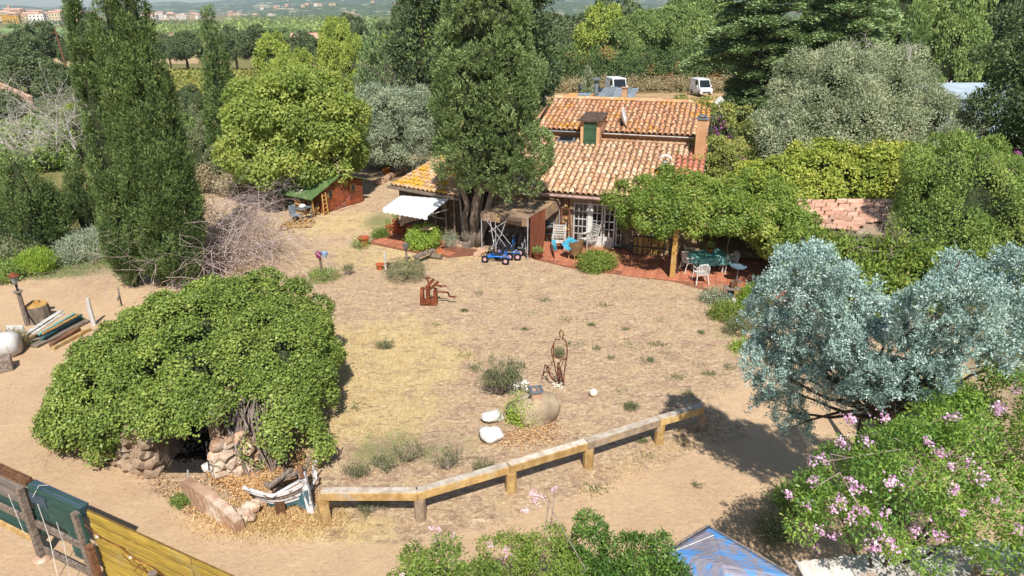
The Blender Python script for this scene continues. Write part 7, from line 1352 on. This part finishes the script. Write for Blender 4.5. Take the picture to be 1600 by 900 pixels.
# ---------------- left yard ----------------
g = P(43, 508); t = thing('lamp_post', g, 'leaning grey wooden post carrying an old hexagonal iron lantern', 'lamp post'); top = AT(28, 456, g.y); part('post', WOODG, t, lambda b: b.tube([g, top], [.09, .07], 7)); part('collar', WOODG, t, lambda b: b.lathe(top, [(.08, -.06), (.15, 0), (.15, .04)], 6)); q = AT(24, 443, g.y)
part('stem', DARKM, t, lambda b: b.lathe(top + Vector((0, 0, .04)), [(.05, 0), (.03, .1), (.05, .18), (.03, .26)], 6)); lt = part('lantern', mat('lantern_glass', '8a8c86', '6c6e68', 4, .3, 0), t, lambda b: b.lathe(top + Vector((0, 0, .3)), [(.07, 0), (.15, .28)], 6)); part('roof', RUST, lt, lambda b: b.lathe(top + Vector((0, 0, .58)), [(.2, 0), (.06, .09), (.01, .12)], 6)); part('brace', DARKM, t, lambda b: b.beam(g + Vector((.35, -.1, 0)), g.lerp(top, .55), .02, .03))
g = P(63, 500); t = thing('tree_stump', g, 'thick sawn tree stump beside the lamp post', 'stump'); part('bark', BARKP, t, lambda b: b.lathe(g, [(.42, 0), (.38, .15), (.36, .5), (.35, .58)], 11)); part('cut_face', WOODY, t, lambda b: (b.lathe(g + Vector((0, 0, .58)), [(.35, 0), (.33, .03), (.01, .04)], 11), b.rock(g + Vector((-.08, .1, .64)), (.2, .14, .06), 3, 1, .4)))
PW = [((42, 520, .35), (96, 485, .42), .16, .03, WHITEW, 'long weathered white board on top of the pile'), ((50, 522, .3), (100, 489, .35), .12, .03, WHITEW, 'second white board just under the topmost one'), ((38, 527, .2), (84, 497, .3), .1, .05, WOODY, 'short tan batten sticking out of the board pile'), ((60, 523, .25), (116, 490, .3), .09, .06, TEAL, 'turquoise painted beam in the board pile'), ((66, 522, .32), (122, 492, .36), .07, .05, WOODY, 'light brown batten above the dark teal beams'), ((66, 528, .2), (127, 492, .25), .09, .08, TEALD, 'upper dark teal beam of the pile'), ((64, 532, .1), (127, 497, .12), .1, .08, TEALD, 'lower dark teal beam resting on the green mat'), ((52, 541, .06), (136, 500, .06), .3, .06, WOODG, 'wide grey plank at the near side of the pile'), ((80, 540, .09), (123, 514, .1), .16, .14, WOODB, 'brown split log beside the wide grey plank'), ((82, 545, .06), (140, 514, .06), .12, .12, RAIL, 'yellowish square beam lying nearest the dirt'), ((40, 530, .1), (68, 520, .16), .08, .05, WOODY, 'stubby tan offcut at the left end of the pile'), ((46, 533, .08), (66, 527, .1), .07, .05, WOODG, 'stubby grey offcut at the left end of the pile')]
for a_, c_, w_, h_, m, lab in PW: tag(part('timber', m, None, lambda b: b.beam(P(a_[0], a_[1], a_[2]), P(c_[0], c_[1], c_[2]), w_, h_), bevel=.006), lab, 'timber')
tag(part('green_mat', mat('mat_green', '4c7a34', '3c6428', 6, .95, .01), None, lambda b: b.sheet(P(34, 538, .03), P(52, 541, .03), P(132, 497, .03), P(120, 490, .03), 4, 2, .03, lambda u, v: .02 * math.sin(u * 9))), 'strip of green artificial grass under the timber pile', 'mat')
c = P(30, 553); t = thing('water_tank', c, 'white plastic water tank lying at the left edge', 'tank'); part('body', WHITE, t, lambda b: b.tube([c + Vector((-1.0, -.3, .35)), c + Vector((-.1, .0, .36)), c + Vector((.06, .05, .36))], [.4, .4, .3], 18), smooth=True); part('rim', WHITEW, t, lambda b: b.torus(c + Vector((-.12, .0, .36)), .4, .02, (1, .3, 0), 20, 5))
tag(part('board', WHITE, None, lambda b: b.box(c + Vector((-.45, .7, .5)), (.5, .04, .3), rz=.1)), 'white board standing behind the water tank', 'board'); scrub((22, 545), 30, .45, 'tuft of long straw grass against the water tank', LDRY, 260, .12, up=1.8, aspect=.12)
c = P(5, 583); tag(part('timber_block', WOODG, None, lambda b: b.box(c + Vector((-.12, .2, .2)), (.5, .45, .42), rz=.6), bevel=.02), 'heavy grey timber block at the left edge of the track', 'block')
c = P(147, 508); tag(part('white_stake', WHITE, None, lambda b: b.tube([c, c + Vector((-.02, 0, .5)), c + Vector((.0, 0, 1.0))], [.075, .08, .05], 6)), 'white painted stake standing next to the ivy mound', 'stake')
c = P(122, 680); t = thing('marker_post', c, 'short pale post with a small blue cap at the mound edge', 'post'); part('post', WOODY, t, lambda b: b.tube([c, c + Vector((0, 0, .55))], .06, 8)); part('cap', BLP, t, lambda b: b.lathe(c + Vector((0, 0, .55)), [(.05, 0), (.04, .06), (.01, .08)], 8))
c = P(291, 778); t = thing('peg', c, 'dark iron peg beside the low wall', 'peg'); part('rod', DARKM, t, lambda b: b.tube([c, c + Vector((0, 0, .35))], .03, 6)); part('hose', WHITEW, t, lambda b: b.tube([c + Vector((.08, .05, 0)), c + Vector((.07, .1, .3)), c + Vector((.05, .2, .6))], .02, 5))
tag(part('dropped_branch', TWIG, None, lambda b: b.tube([P(184, 450, 0), P(186, 462, .02), P(183, 470, .3)], .03, 5)), 'short rusty stick at the foot of the cypresses', 'stick')
# ---------------- board fence in the corner ----------------
f0, f1 = P(-2, 741, 1.75), P(345, 900, 1.75); fd = (f1 - f0); fd.z = 0; fd.normalize(); fn = Vector((-fd.y, fd.x, 0)); fb = Vector((f0.x, f0.y, 0)); FRZ = math.atan2(fd.y, fd.x)
def FP(u, off, z): return fb + fd * u + fn * off + Vector((0, 0, z))
def FU(px, py, z=1.75): return (P(px, py, z) - fb).dot(fd)
def fbox(b, u0, u1, off, th, z0, z1): b.box(FP((u0 + u1) / 2, off, (z0 + z1) / 2), (u1 - u0, th, z1 - z0), rz=FRZ)
uA, uB = FU(32, 757), FU(125, 797)
GRB = mat('board_green', '3c5c54', '2c4a44', 5, .7, .006, stretch=(.4, .4, 5), c3='4c7268'); GRBL = mat('board_slate', '4c5c6c', '3c4a58', 5, .7, .006, stretch=(.4, .4, 5)); YSL = mat('slat_yellow', 'c2a448', 'a08634', 4, .85, .012, stretch=(.5, .5, 4), c3='a8966a'); BRD = mat('board_greybrown', '8a8078', '6c625a', 4, .85, .01, stretch=(.4, .4, 5))
t = thing('board_fence', FP(uA, 0, 0), 'patched fence of green and grey boards on rough posts', 'fence')
for k in range(3): part('cap_board', WOODB, t, lambda b: fbox(b, -3.5, uA - .02, .1 + k * .05, .035, 1.62, 1.74 + .01 * k))
part('board', BRD, t, lambda b: fbox(b, -3.5, uA - .02, .05, .03, 1.15, 1.61)); part('board', GRB, t, lambda b: fbox(b, -3.5, uA + .1, .07, .03, .55, 1.1)); part('board', GRB, t, lambda b: fbox(b, -3.5, uA - .3, .07, .03, .2, .5))
for k in range(4): part('cap_board', GRBL if k % 2 else GRB, t, lambda b: fbox(b, uA + .1, uB - .05, .06 + k * .045, .035, 1.55 - .01 * k, 1.74 + .004 * k))
part('board', GRB, t, lambda b: fbox(b, uA + .3, uB - .02, .04, .03, 1.28, 1.54)); part('board', GRB, t, lambda b: fbox(b, uA + .12, uB - .3, .075, .03, .98, 1.27)); part('board', GRB, t, lambda b: fbox(b, uB - .62, uB - .02, .035, .03, .45, 1.27)); part('board', GRBL, t, lambda b: fbox(b, uA + .16, uA + .62, .02, .03, 1.4, 1.6))
for u, h in ((uA + .02, 1.72), (uB - .02, 1.74), (-1.9, 1.7)): part('post', WOODG, t, lambda b: b.box(FP(u, -.06, h / 2), (.13, .1, h), rz=FRZ))
part('post_foot', STONEP, t, lambda b: b.rock(FP(uA + .02, -.06, .02), (.18, .16, .08), 4, 2, .3)); part('rail', WOODG, t, lambda b: fbox(b, -3.5, uB, .01, .05, .78, .92)); part('rail', RAIL, t, lambda b: fbox(b, -3.5, uA, -.01, .05, .3, .42)); part('rail', WOODG, t, lambda b: fbox(b, uA + .1, uB, .0, .05, .14, .28)); part('post', GRB, t, lambda b: b.box(FP(uB + .05, -.03, .86), (.1, .05, 1.72), rz=FRZ)); part('post', WOODB, t, lambda b: b.box(FP(uB + .2, -.1, .55), (.12, .1, 1.15), rz=FRZ))
t = thing('slat_fence', FP(uB + 2, 0, 0), 'yellow slatted fence panel running out of the corner', 'fence')
for k in range(13):
    z = .1 + k * .128; seg_ = 6
    for j in range(3): u0 = uB + .12 + j * 2.6; part('slat', YSL, t, lambda b: fbox(b, u0 + .01, u0 + 2.59, .06 + .012 * ((k + j) % 2), .022, z, z + .1))
part('cap_rail', mat('cap_brown', '8a6c34', '6e5428', 4, .8, .01), t, lambda b: fbox(b, uB + .1, uB + 8, .085, .02, 1.735, 1.755))  # top rail in a darker brown than the slats
for u in (uB + 1.9, uB + 3.6): part('post', WOODG, t, lambda b: b.tube([FP(u, -.12, 0), FP(u, -.12, 1.25)], .07, 8))
WIR = mat('cord_pale', 'd8d4cc', 'b8b2a8', 6, .8, 0)
for k, pts in enumerate(((FP(uA + .55, -.08, 1.55), FP(uA + .62, -.1, .8), FP(uA + .8, -.25, .02)), (FP(uA + 1.0, -.08, 1.3), FP(uA + 1.05, -.1, .8), FP(uA + 1.2, -.25, .02)), (FP(uA - .45, -.06, 1.4), FP(uA - .3, -.08, .5)), (FP(uA + .35, -.03, 1.6), FP(uA + .4, .1, 1.79), FP(uA + .5, .2, 1.76)))):
    tag(part('cord', WIR, None, lambda b: b.tube(list(pts), .007, 4)), ('pale cord hanging in front of the green boards', 'beaded pale cord beside the yellow panel', 'pale cord hanging left of the rough post', 'pale cord looped over the green cap boards')[k], 'cord')
t = thing('light_string', FP(uB + 1, -.1, 1.4), 'string of small bulbs drooping along the yellow slats', 'light string'); lp = [FP(uB + .1 + .28 * k, -.02, 1.5 - .1 * abs(math.sin(k * 1.1)) - .04 * k) for k in range(14)]; part('wire', RUST, t, lambda b: b.tube(lp, .008, 4))
for k in range(1, 14, 3): part('bulb', WHITE, t, lambda b: b.lathe(lp[k] - Vector((0, 0, .06)), [(.01, 0), (.028, .02), (.02, .05)], 8))
c = FP(uB + 3.0, -.3, 1.45); t = thing('rope_coil', c, 'coil of white cord on a small wooden box at the bottom edge', 'coil'); part('box', WOODB, t, lambda b: b.box(c + Vector((0, 0, -.08)), (.2, .16, .16), rz=.4)); part('coil', WIR, t, lambda b: [b.torus(c + Vector((.02, 0, .02 + .012 * k)), .08, .01, (.1 * k, .1, 1), 14, 4) for k in range(4)])
t = thing('wire_scrap', FP(uB + 1.5, -.2, 1.2), 'bent rusty wire scrap hanging on the yellow slats', 'wire'); part('wire', RUST, t, lambda b: b.tube([FP(uB + 1.1, -.08, 1.3), FP(uB + 1.4, -.12, 1.22), FP(uB + 1.7, -.1, 1.16), FP(uB + 2.1, -.14, .98), FP(uB + 1.6, -.1, 1.3), FP(uB + 1.35, -.1, 1.02)], .008, 4))
# ---------------- blue tarp canopy, metal panels ----------------
TARP, n_, b_ = nodes('blue_tarp'); f_ = noise_(n_, 2.2, 8, 'World', (1, 1, 1), .75, .6); n_.links.new(mixc(n_, sm(n_, f_, .46, .53), mixc(n_, noise_(n_, 5, 4, 'World'), lin('4a8ed6'), lin('6ca6e0')), mixc(n_, noise_(n_, 9, 4, 'World'), lin('8a8490'), lin('a09aa2'))), b_.inputs['Base Color']); b_.inputs['Roughness'].default_value = .6; bump(n_, b_, noise_(n_, 5, 6, 'World', (1, 3, 1)), .03)
t = thing('tarp_canopy', P(1140, 930), 'faded blue tarpaulin stretched over a low pitched frame', 'canopy'); k0, k1, k2_, k3 = P(1107, 822, 1.9), P(1042, 862, 1.9), P(1250, 906, 1.9), P(1160, 985, 1.9); kc = P(1136, 888, 2.32)
def tri(b, a, c_, d, n=10):
    V = []; idx = {}
    for i in range(n + 1):
        for j in range(n + 1 - i):
            u, v = i / n, j / n; q = a * (1 - u - v) + c_ * u + d * v; e = min(u, v, 1 - u - v); idx[(i, j)] = len(V); V.append(q + Vector((0, 0, -.12 * e + .02 * math.sin(q.x * 9) * math.sin(q.y * 7) * min(1, e * 8))))
    b.add(V, [(idx[(i, j)], idx[(i + 1, j)], idx[(i, j + 1)]) for i in range(n) for j in range(n - i)] + [(idx[(i + 1, j)], idx[(i + 1, j + 1)], idx[(i, j + 1)]) for i in range(n) for j in range(n - i - 1)])
o = part('tarpaulin', TARP, t, lambda b: (tri(b, k0, k1, kc), tri(b, k0, kc, k2_), tri(b, k1, k3, kc), tri(b, k2_, kc, k3)), smooth=True); s_ = o.modifiers.new('s', 'SOLIDIFY'); s_.thickness = .01
for a_, c_ in ((k0, k1), (k0, k2_), (k1, k3), (k2_, k3)): part('frame_beam', WOODG, t, lambda b: b.beam(a_ + (a_ - kc).normalized() * .03 - Vector((0, 0, .06)), c_ + (c_ - kc).normalized() * .03 - Vector((0, 0, .06)), .07, .1))
for q in (k0, k1, k2_, k3): part('post', WOODG, t, lambda b: b.tube([(q.x, q.y, 0), q - Vector((0, 0, .1))], .04, 6))
part('cord', WIR, t, lambda b: b.tube([k1.lerp(kc, .1) + Vector((0, 0, .03)), k0.lerp(kc, .3) + Vector((0, 0, .05))], .008, 4))
RWH = mat('rusty_white_sheet', 'd9d4ce', 'c2b8ae', 2.2, .55, .004, c3='a8744c'); t = thing('sheet_roof', P(1350, 890, 1.9), 'lean-to roof of rust edged white metal sheets under the pink flowered climber', 'roof')
for k in range(4):
    a_, c_ = P(1243 + k * 75, 878 - k * 9, 1.95), P(1316 + k * 75, 869 - k * 9, 1.95); d_ = Vector((.1, -1.5, -.15)); part('metal_sheet', RWH, t, lambda b: b.sheet(a_ + d_, c_ + d_, c_, a_, 10, 2, .02, lambda u, v: .012 * math.cos(u * PI * 10))); part('seam', RWH, t, lambda b: b.beam(a_ + Vector((0, 0, .02)), a_ + d_ + Vector((0, 0, .02)), .03, .03))
for q in (P(1250, 880, 1.9), P(1530, 845, 1.9)): part('post', GREYM, t, lambda b: b.tube([(q.x, q.y, 0), q], .03, 6))
t = thing('grey_panel', P(1550, 865, 1.6), 'grey green sheet lying shaded beneath the climber', 'panel'); part('sheet', mat('panel_grey', '8d9a90', '78857c', 3, .7, 0), t, lambda b: b.sheet(P(1512, 878, 1.5), P(1640, 905, 1.5), P(1620, 850, 1.6), P(1506, 846, 1.6), th=.03)); part('support', GREYM, t, lambda b: [b.tube([(q.x, q.y, 0), q], .03, 5) for q in (P(1520, 872, 1.5), P(1600, 870, 1.5))])
# ---------------- big plants of the right side ----------------
g = Vector((16.5, 24.5, 0)); bl = [(16.3,24.4,1.6,2.0,1.8,1.7), (16.0,24.6,3.2,1.8,1.6,1.6), (15.6,24.8,4.3,1.2,1.2,1.1), (17.4,24.6,2.9,1.4,1.4,1.7), (14.9,24.3,2.2,1.0,1.1,1.5), (17.8,24,1.4,1.3,1.3,1.4), (16.6,24.7,4.2,1.0,1.0,1.1), (15.2,23.6,.9,1.2,.9,.9)]
bl = [(q[0] + .5,) + q[1:] for q in bl]
bigplant('shrub', g, 'tall dense evergreen shrub to the side of the slab roof', 'shrub', LSHR, bl, 8500, 9, .1, .12, clump_r=.2, under=-.9, up=.7, aspect=.42, core=.75, rough=.16, limbs=4, lobes=(330, .36, 1.4))
g = Vector((13.6, 22.6, 0)); bl = [(12.0,22.4,.9,1.2,1.0,.9), (13.6,22.4,1.0,1.3,1.0,1.0), (14.6,22.3,1.2,1.1,1.0,1.2), (12.8,21.8,.8,1.2,.9,.8)] + [tuple(AT(x, y, 23.2)) + (r_, .6, r_) for x, y, r_ in ((1245,375,.5), (1275,378,.45), (1305,385,.5), (1340,392,.5), (1370,395,.5), (1400,390,.6), (1230,392,.5))]
bigplant('shrub', g, 'tangled shrub of broad yellow green leaves in front of the slab roof', 'shrub', LVINE, bl, 2100, 8, .13, .08, clump_r=.3, shell=.55, under=-.9, aspect=.6, core=.5, rough=.3, drop=.3)
bare('dead_branch', Vector((13.1, 22.9, 1.2)), 'spray of bare grey twigs rising over the tangled shrub', 'branch', 7, 1.1, .02, 3, TWIG, 71, spread=.5, jit=.4)
# blue cedar
g = Vector((8.3, 11.6, 0)); t = thing('blue_cedar', g, 'spreading blue grey cedar with a dark leaning trunk', 'cedar'); b = MB(); rs_ = random.Random(17)
fk = Vector((6.9, 10.9, 3.3)); limb(b, g + Vector((0, 0, -.2)), fk, .22, .16, 3, 8, .05, 5)
BC = []
for x, y, r_ in ((1250,435,36),(1262,415,22),(1208,470,28),(1290,462,40),(1330,500,36),(1232,520,34),(1285,540,40),(1340,548,34),(1196,578,26),(1240,592,34),(1218,640,28),(1238,668,18),(1300,592,30),(1390,540,36),(1420,572,34),(1378,500,28),(1440,500,34),(1430,602,26),(1490,480,44),(1540,500,42),(1500,438,26),(1500,408,14),(1590,440,36),(1590,500,44),(1460,552,30),(1522,550,36),(1462,600,20),(1400,602,20),(1335,455,22),(1270,500,30),(1190,505,18),(1205,550,22),(1310,628,18),(1600,560,34),(1475,525,30),(1256,560,26),(1215,608,24),(1320,585,26),(1360,600,24),(1345,625,18),(1410,630,18),(1270,575,26),(1300,560,26)):
    Y = (12.0 if x < 1250 else 11.3 if x < 1330 else 10.5 if x < 1420 else 9.6) + rs_.uniform(-.35, .35); q = AT(x, y, Y); s = r_ * (Y * CP + (CAMZ - q.z) * SP) / F; BC.append((q.x, q.y, q.z, s, s, s * .78))
for k, q in enumerate(BC): limb(b, fk if k % 2 else g.lerp(fk, .85), q[:3], .05, .012, k + 9, 5, .14, 6)
b.build('trunk', mat('bark_black', '6a5a50', '463c36', 8, .95, .03), t, smooth=True)
p, q = lobe_clumps(BC, 900, .15, 12000, 1.35, -.5, .6, .3, .7, .5, 1.6, .5)[:2]; h_ = np.sin(p[:, 0]*4.1)*np.sin(p[:, 1]*4.7+1)*np.sin(p[:, 2]*5.3); k_ = (h_ > -.4) | (rng.random(len(p)) > .8); p, q = p[k_], q[k_]
i = np.repeat(np.arange(len(p)), 18); n = len(i); tone = rng.random(len(p)); ax = unit(q * .7 + np.array([0, 0, .55]) + rdir(len(p)) * .35); off = rng.normal(size=(n, 3)) * .02 + ax[i] * (rng.random((n, 1)) * .17 - .05); A = unit(ax[i] + rdir(n) * .8); N = unit(q[i] * .5 + rdir(n) * .7 + np.array([0, 0, .4])); N = unit(N - A * (N * A).sum(1, keepdims=True) * .9); L = .046 * (.5 + .8 * rng.random(n))
quadmesh('crown', leaves(p[i] + off, A, N, L, L * .5), 4, LBLU, t, np.clip(tone[i] * .5 + rng.random(n) * .5, 0, 1))
# pink flowered climber
g = Vector((7.2, 9.2, 0)); PB = [(5.4,9.7,2.0,.6,.6,.5), (6.1,9.6,2.5,.8,.7,.6), (6.9,9.7,2.7,.9,.8,.6), (7.8,9.8,2.8,.9,.8,.7), (8.7,9.9,3.0,.9,.8,.9), (5.7,9.1,1.9,.6,.5,.5), (6.4,9.05,2.35,.7,.45,.45), (7.3,9.0,2.45,.8,.5,.5), (8.2,9.0,2.5,.9,.7,.7), (6.0,10.4,2.2,.6,.5,.5), (6.9,10.6,2.6,.7,.6,.5), (7.9,10.7,3.0,.8,.6,.6), (8.8,10.8,3.4,.9,.7,.7), (9.6,10.2,3.3,.9,.9,1.2), (7.6,8.3,2.5,.5,.4,.3), (5.1,10.0,1.6,.4,.4,.4), (8.6,8.2,2.5,.6,.45,.4), (9.3,9.1,2.9,.9,.7,.9)]
PB = [(x + .3, y, z - (.45 if y > 10.3 else .1), a_, b2, c_) for x, y, z, a_, b2, c_ in PB]; PB = [(x * .88, y * .88, 10 - (10 - z) * .88, a_ * .86, b2 * .86, c_ * .86) for x, y, z, a_, b2, c_ in PB]; g = Vector((6.6, 8.4, 0))
t = bigplant('pink_climber', g, 'sprawling leafy climber with clusters of pink trumpet flowers', 'climber', LPAN, PB, 6500, 8, .07, .07, clump_r=.16, under=-.8, up=-.1, droop=.3, aspect=.38, core=None, rough=.35, drop=.35, overlap=.7, lobes=(300, .2), nfreq=1.8)
FPX = ((1282,715),(1290,722),(1320,692),(1312,690),(1352,690),(1370,694),(1275,747),(1268,752),(1335,765),(1345,762),(1310,780),(1304,795),(1318,788),(1340,797),(1352,798),(1230,772),(1238,774),(1390,757),(1395,750),(1477,710),(1468,706),(1486,728),(1420,735),(1532,742),(1540,748),(1528,750),(1488,768),(1495,762),(1555,782),(1383,800),(1373,822),(1432,830),(1467,835),(1474,842),(1458,848),(1360,852),(1366,856),(1400,858),(1408,868),(1277,857),(1302,838),(1282,830),(1592,825),(1557,877),(1548,880),(1325,652),(1332,656),(1385,655),(1380,652),(1545,562),(1535,582),(1540,585),(1558,586),(1590,612),(1584,608),(1560,635),(1556,640),(1565,640),(1495,650),(1487,655),(1552,890),(1410,890),(1290,895),(1280,897),(1505,800),(1262,790),(1330,810),(1450,690),(1515,720),(1330,752),(1380,843),(1392,845),(1270,720),(1445,860),(1412,878))
pf = [hit(PB, x, y, .33) or (AT(x, y, 8.6) if x < 1420 and y > 640 else None) for x, y in FPX]; flowers(t, [q for q in pf if q], FPNK, 30, .042, .04, 'flowers')
b = MB(); rs_ = random.Random(5)
for _ in range(22): q = Vector((rs_.uniform(5.0, 8), rs_.uniform(7.5, 9.2), 3.3)); b.tube([q, q + Vector((rs_.uniform(-.7, .7), rs_.uniform(-.3, .3), rs_.uniform(.2, .6))), q + Vector((rs_.uniform(-1.1, 1.1), rs_.uniform(-.4, .2), rs_.uniform(.3, .8)))], [.015, .012, .006], 4)
b.build('bare_stem', TWIG, t)
g = P(1340, 705); tag(part('sapling_trunk', mat('bark_wet', '3a302a', '2a2420', 8, .9, .02), None, lambda b: b.tube([(g.x, g.y, 0), (g.x - .05, g.y, .9), (g.x + .1, g.y - .3, 2.2)], [.09, .08, .05], 7), smooth=True), 'thin black trunk standing behind the pink climber', 'trunk')
# foreground shrubs
g = Vector((-.3, 8.3, 0)); FB0 = [(-1.45,8.35,1.2,.35,.4,.4), (-1.1,8.3,1.35,.35,.4,.4), (-.5,8.1,1.1,.6,.5,.4), (.1,8.15,1.35,.6,.5,.45), (.55,8.3,1.6,.45,.45,.45), (0.3,7.8,1.3,.6,.4,.4), (-.2,7.7,1.2,.5,.35,.3), (-1.3,7.9,1.1,.4,.3,.35), (.8,8.0,1.4,.35,.35,.4)]
FB = [(x, y, z + .22, a_, b2, c_ * 1.25) for x, y, z, a_, b2, c_ in FB0] + [(-1.75,8.3,1.1,.3,.3,.35), (-.75,8.4,1.35,.35,.3,.35), (-.15,8.5,1.75,.35,.3,.4), (-1.6,8.6,1.75,.07,.07,.22), (-1.0,8.6,1.95,.06,.06,.2), (.25,8.6,2.2,.07,.07,.25), (.6,8.6,2.25,.06,.06,.2)]
t = bigplant('pink_climber', g, 'pale green foreground climber with a few light pink flowers', 'climber', LVINE, FB, 3000, 8, .055, .04, clump_r=.13, under=-.6, up=.1, aspect=.45, drop=.2, rough=.3, lobes=(150, .14))
pf = [hit(FB, x, y, .08) for x, y in ((592,850),(600,846),(606,855),(590,862),(620,895),(628,898),(694,832),(688,838),(700,840),(575,872),(740,860),(735,868),(790,858),(795,862),(893,835),(760,845),(765,852))]; pts = [q for q in pf if q] + [AT(x, y, 8.7) for x, y in ((838,776),(832,770),(836,782),(846,778),(868,762),(864,766),(822,795),(685,828),(705,838),(675,826),(680,846))]
flowers(t, pts, FPAL, 26, .028, .034, 'flowers'); part('flower_stem', TWIG, t, lambda b: (b.tube([(.4, 8.2, 1.4), AT(858, 780, 8.6), AT(836, 776, 8.7)], .008, 4), b.tube([(.5, 8.3, 1.5), AT(866, 780, 8.7), AT(866, 764, 8.7)], .006, 4), b.tube([(.3, 7.9, .9), AT(915, 890, 8.0), AT(850, 775, 8.5)], .01, 4), b.tube([(-.9, 8.2, .9), AT(683, 845, 8.5), AT(682, 828, 8.6)], .007, 4)))
g = Vector((1.75, 8.2, 0)); FC = [(1.3,8.2,1.3,.35,.4,.45), (1.7,8.1,1.35,.5,.45,.5), (2.15,8.2,1.4,.4,.4,.5), (2.0,7.8,1.2,.5,.4,.4), (1.5,7.7,1.2,.5,.35,.4), (1.2,8.6,1.7,.16,.16,.25), (1.25,8.7,2.05,.1,.1,.3), (1.0,8.4,1.6,.18,.2,.2), (2.0,8.5,1.75,.18,.2,.28), (2.5,8.2,1.55,.2,.2,.25), (1.75,8.55,1.7,.2,.2,.25), (1.5,8.6,1.95,.09,.09,.22), (2.05,8.6,2.0,.1,.1,.24), (2.35,8.4,1.85,.08,.08,.2)]; FC = [(x, y, z + .12, a_, b2, c_ * 1.1) for x, y, z, a_, b2, c_ in FC]
bigplant('shrub', g, 'glossy mid green foreground shrub with one upright shoot', 'shrub', leafmat('leaf_glossy', ['2c4a1c', '466a24', '66882e', '8ca244'], .3, .35), FC, 2600, 8, .058, .03, clump_r=.12, under=-.7, up=.5, aspect=.42, drop=.15, rough=.3, lobes=(140, .13))
scrub((1440, 690), 130, 1.6, 'mid green bush growing around the foot of the blue cedar', LPAN, 1400, .08, core=.4)
scrub((1245, 800), 60, .5, 'dark low growth in the shade between tarp and climber', LSHR, 300, .07); scrub((1205, 840), 40, .4, 'weeds in shade beside the blue tarpaulin', LOLD, 200, .06)
# ---------------- air ----------------
def haze():
    m = bpy.data.materials.new('haze_air'); m.use_nodes = True; n = m.node_tree; n.nodes.remove(n.nodes['Principled BSDF'])
    v = n.nodes.new('ShaderNodeVolumePrincipled'); v.inputs['Color'].default_value = (.66, .82, 1, 1); v.inputs['Density'].default_value = .00012; v.inputs['Anisotropy'].default_value = .2
    n.links.new(v.outputs[0], n.nodes['Material Output'].inputs['Volume'])
    b = MB(); b.box((0, 3000, 145), (16000, 8400, 316)); return tag(b.build('haze', m), 'thin summer haze over the plain and the far hills', 'haze', kind='stuff')
haze()
for p in [o for o in sc.objects if o.parent is None and o.location.z < -150]:
    for c in kids(p):
        for g in kids(c): bpy.data.objects.remove(g)
        bpy.data.objects.remove(c)
    bpy.data.objects.remove(p)
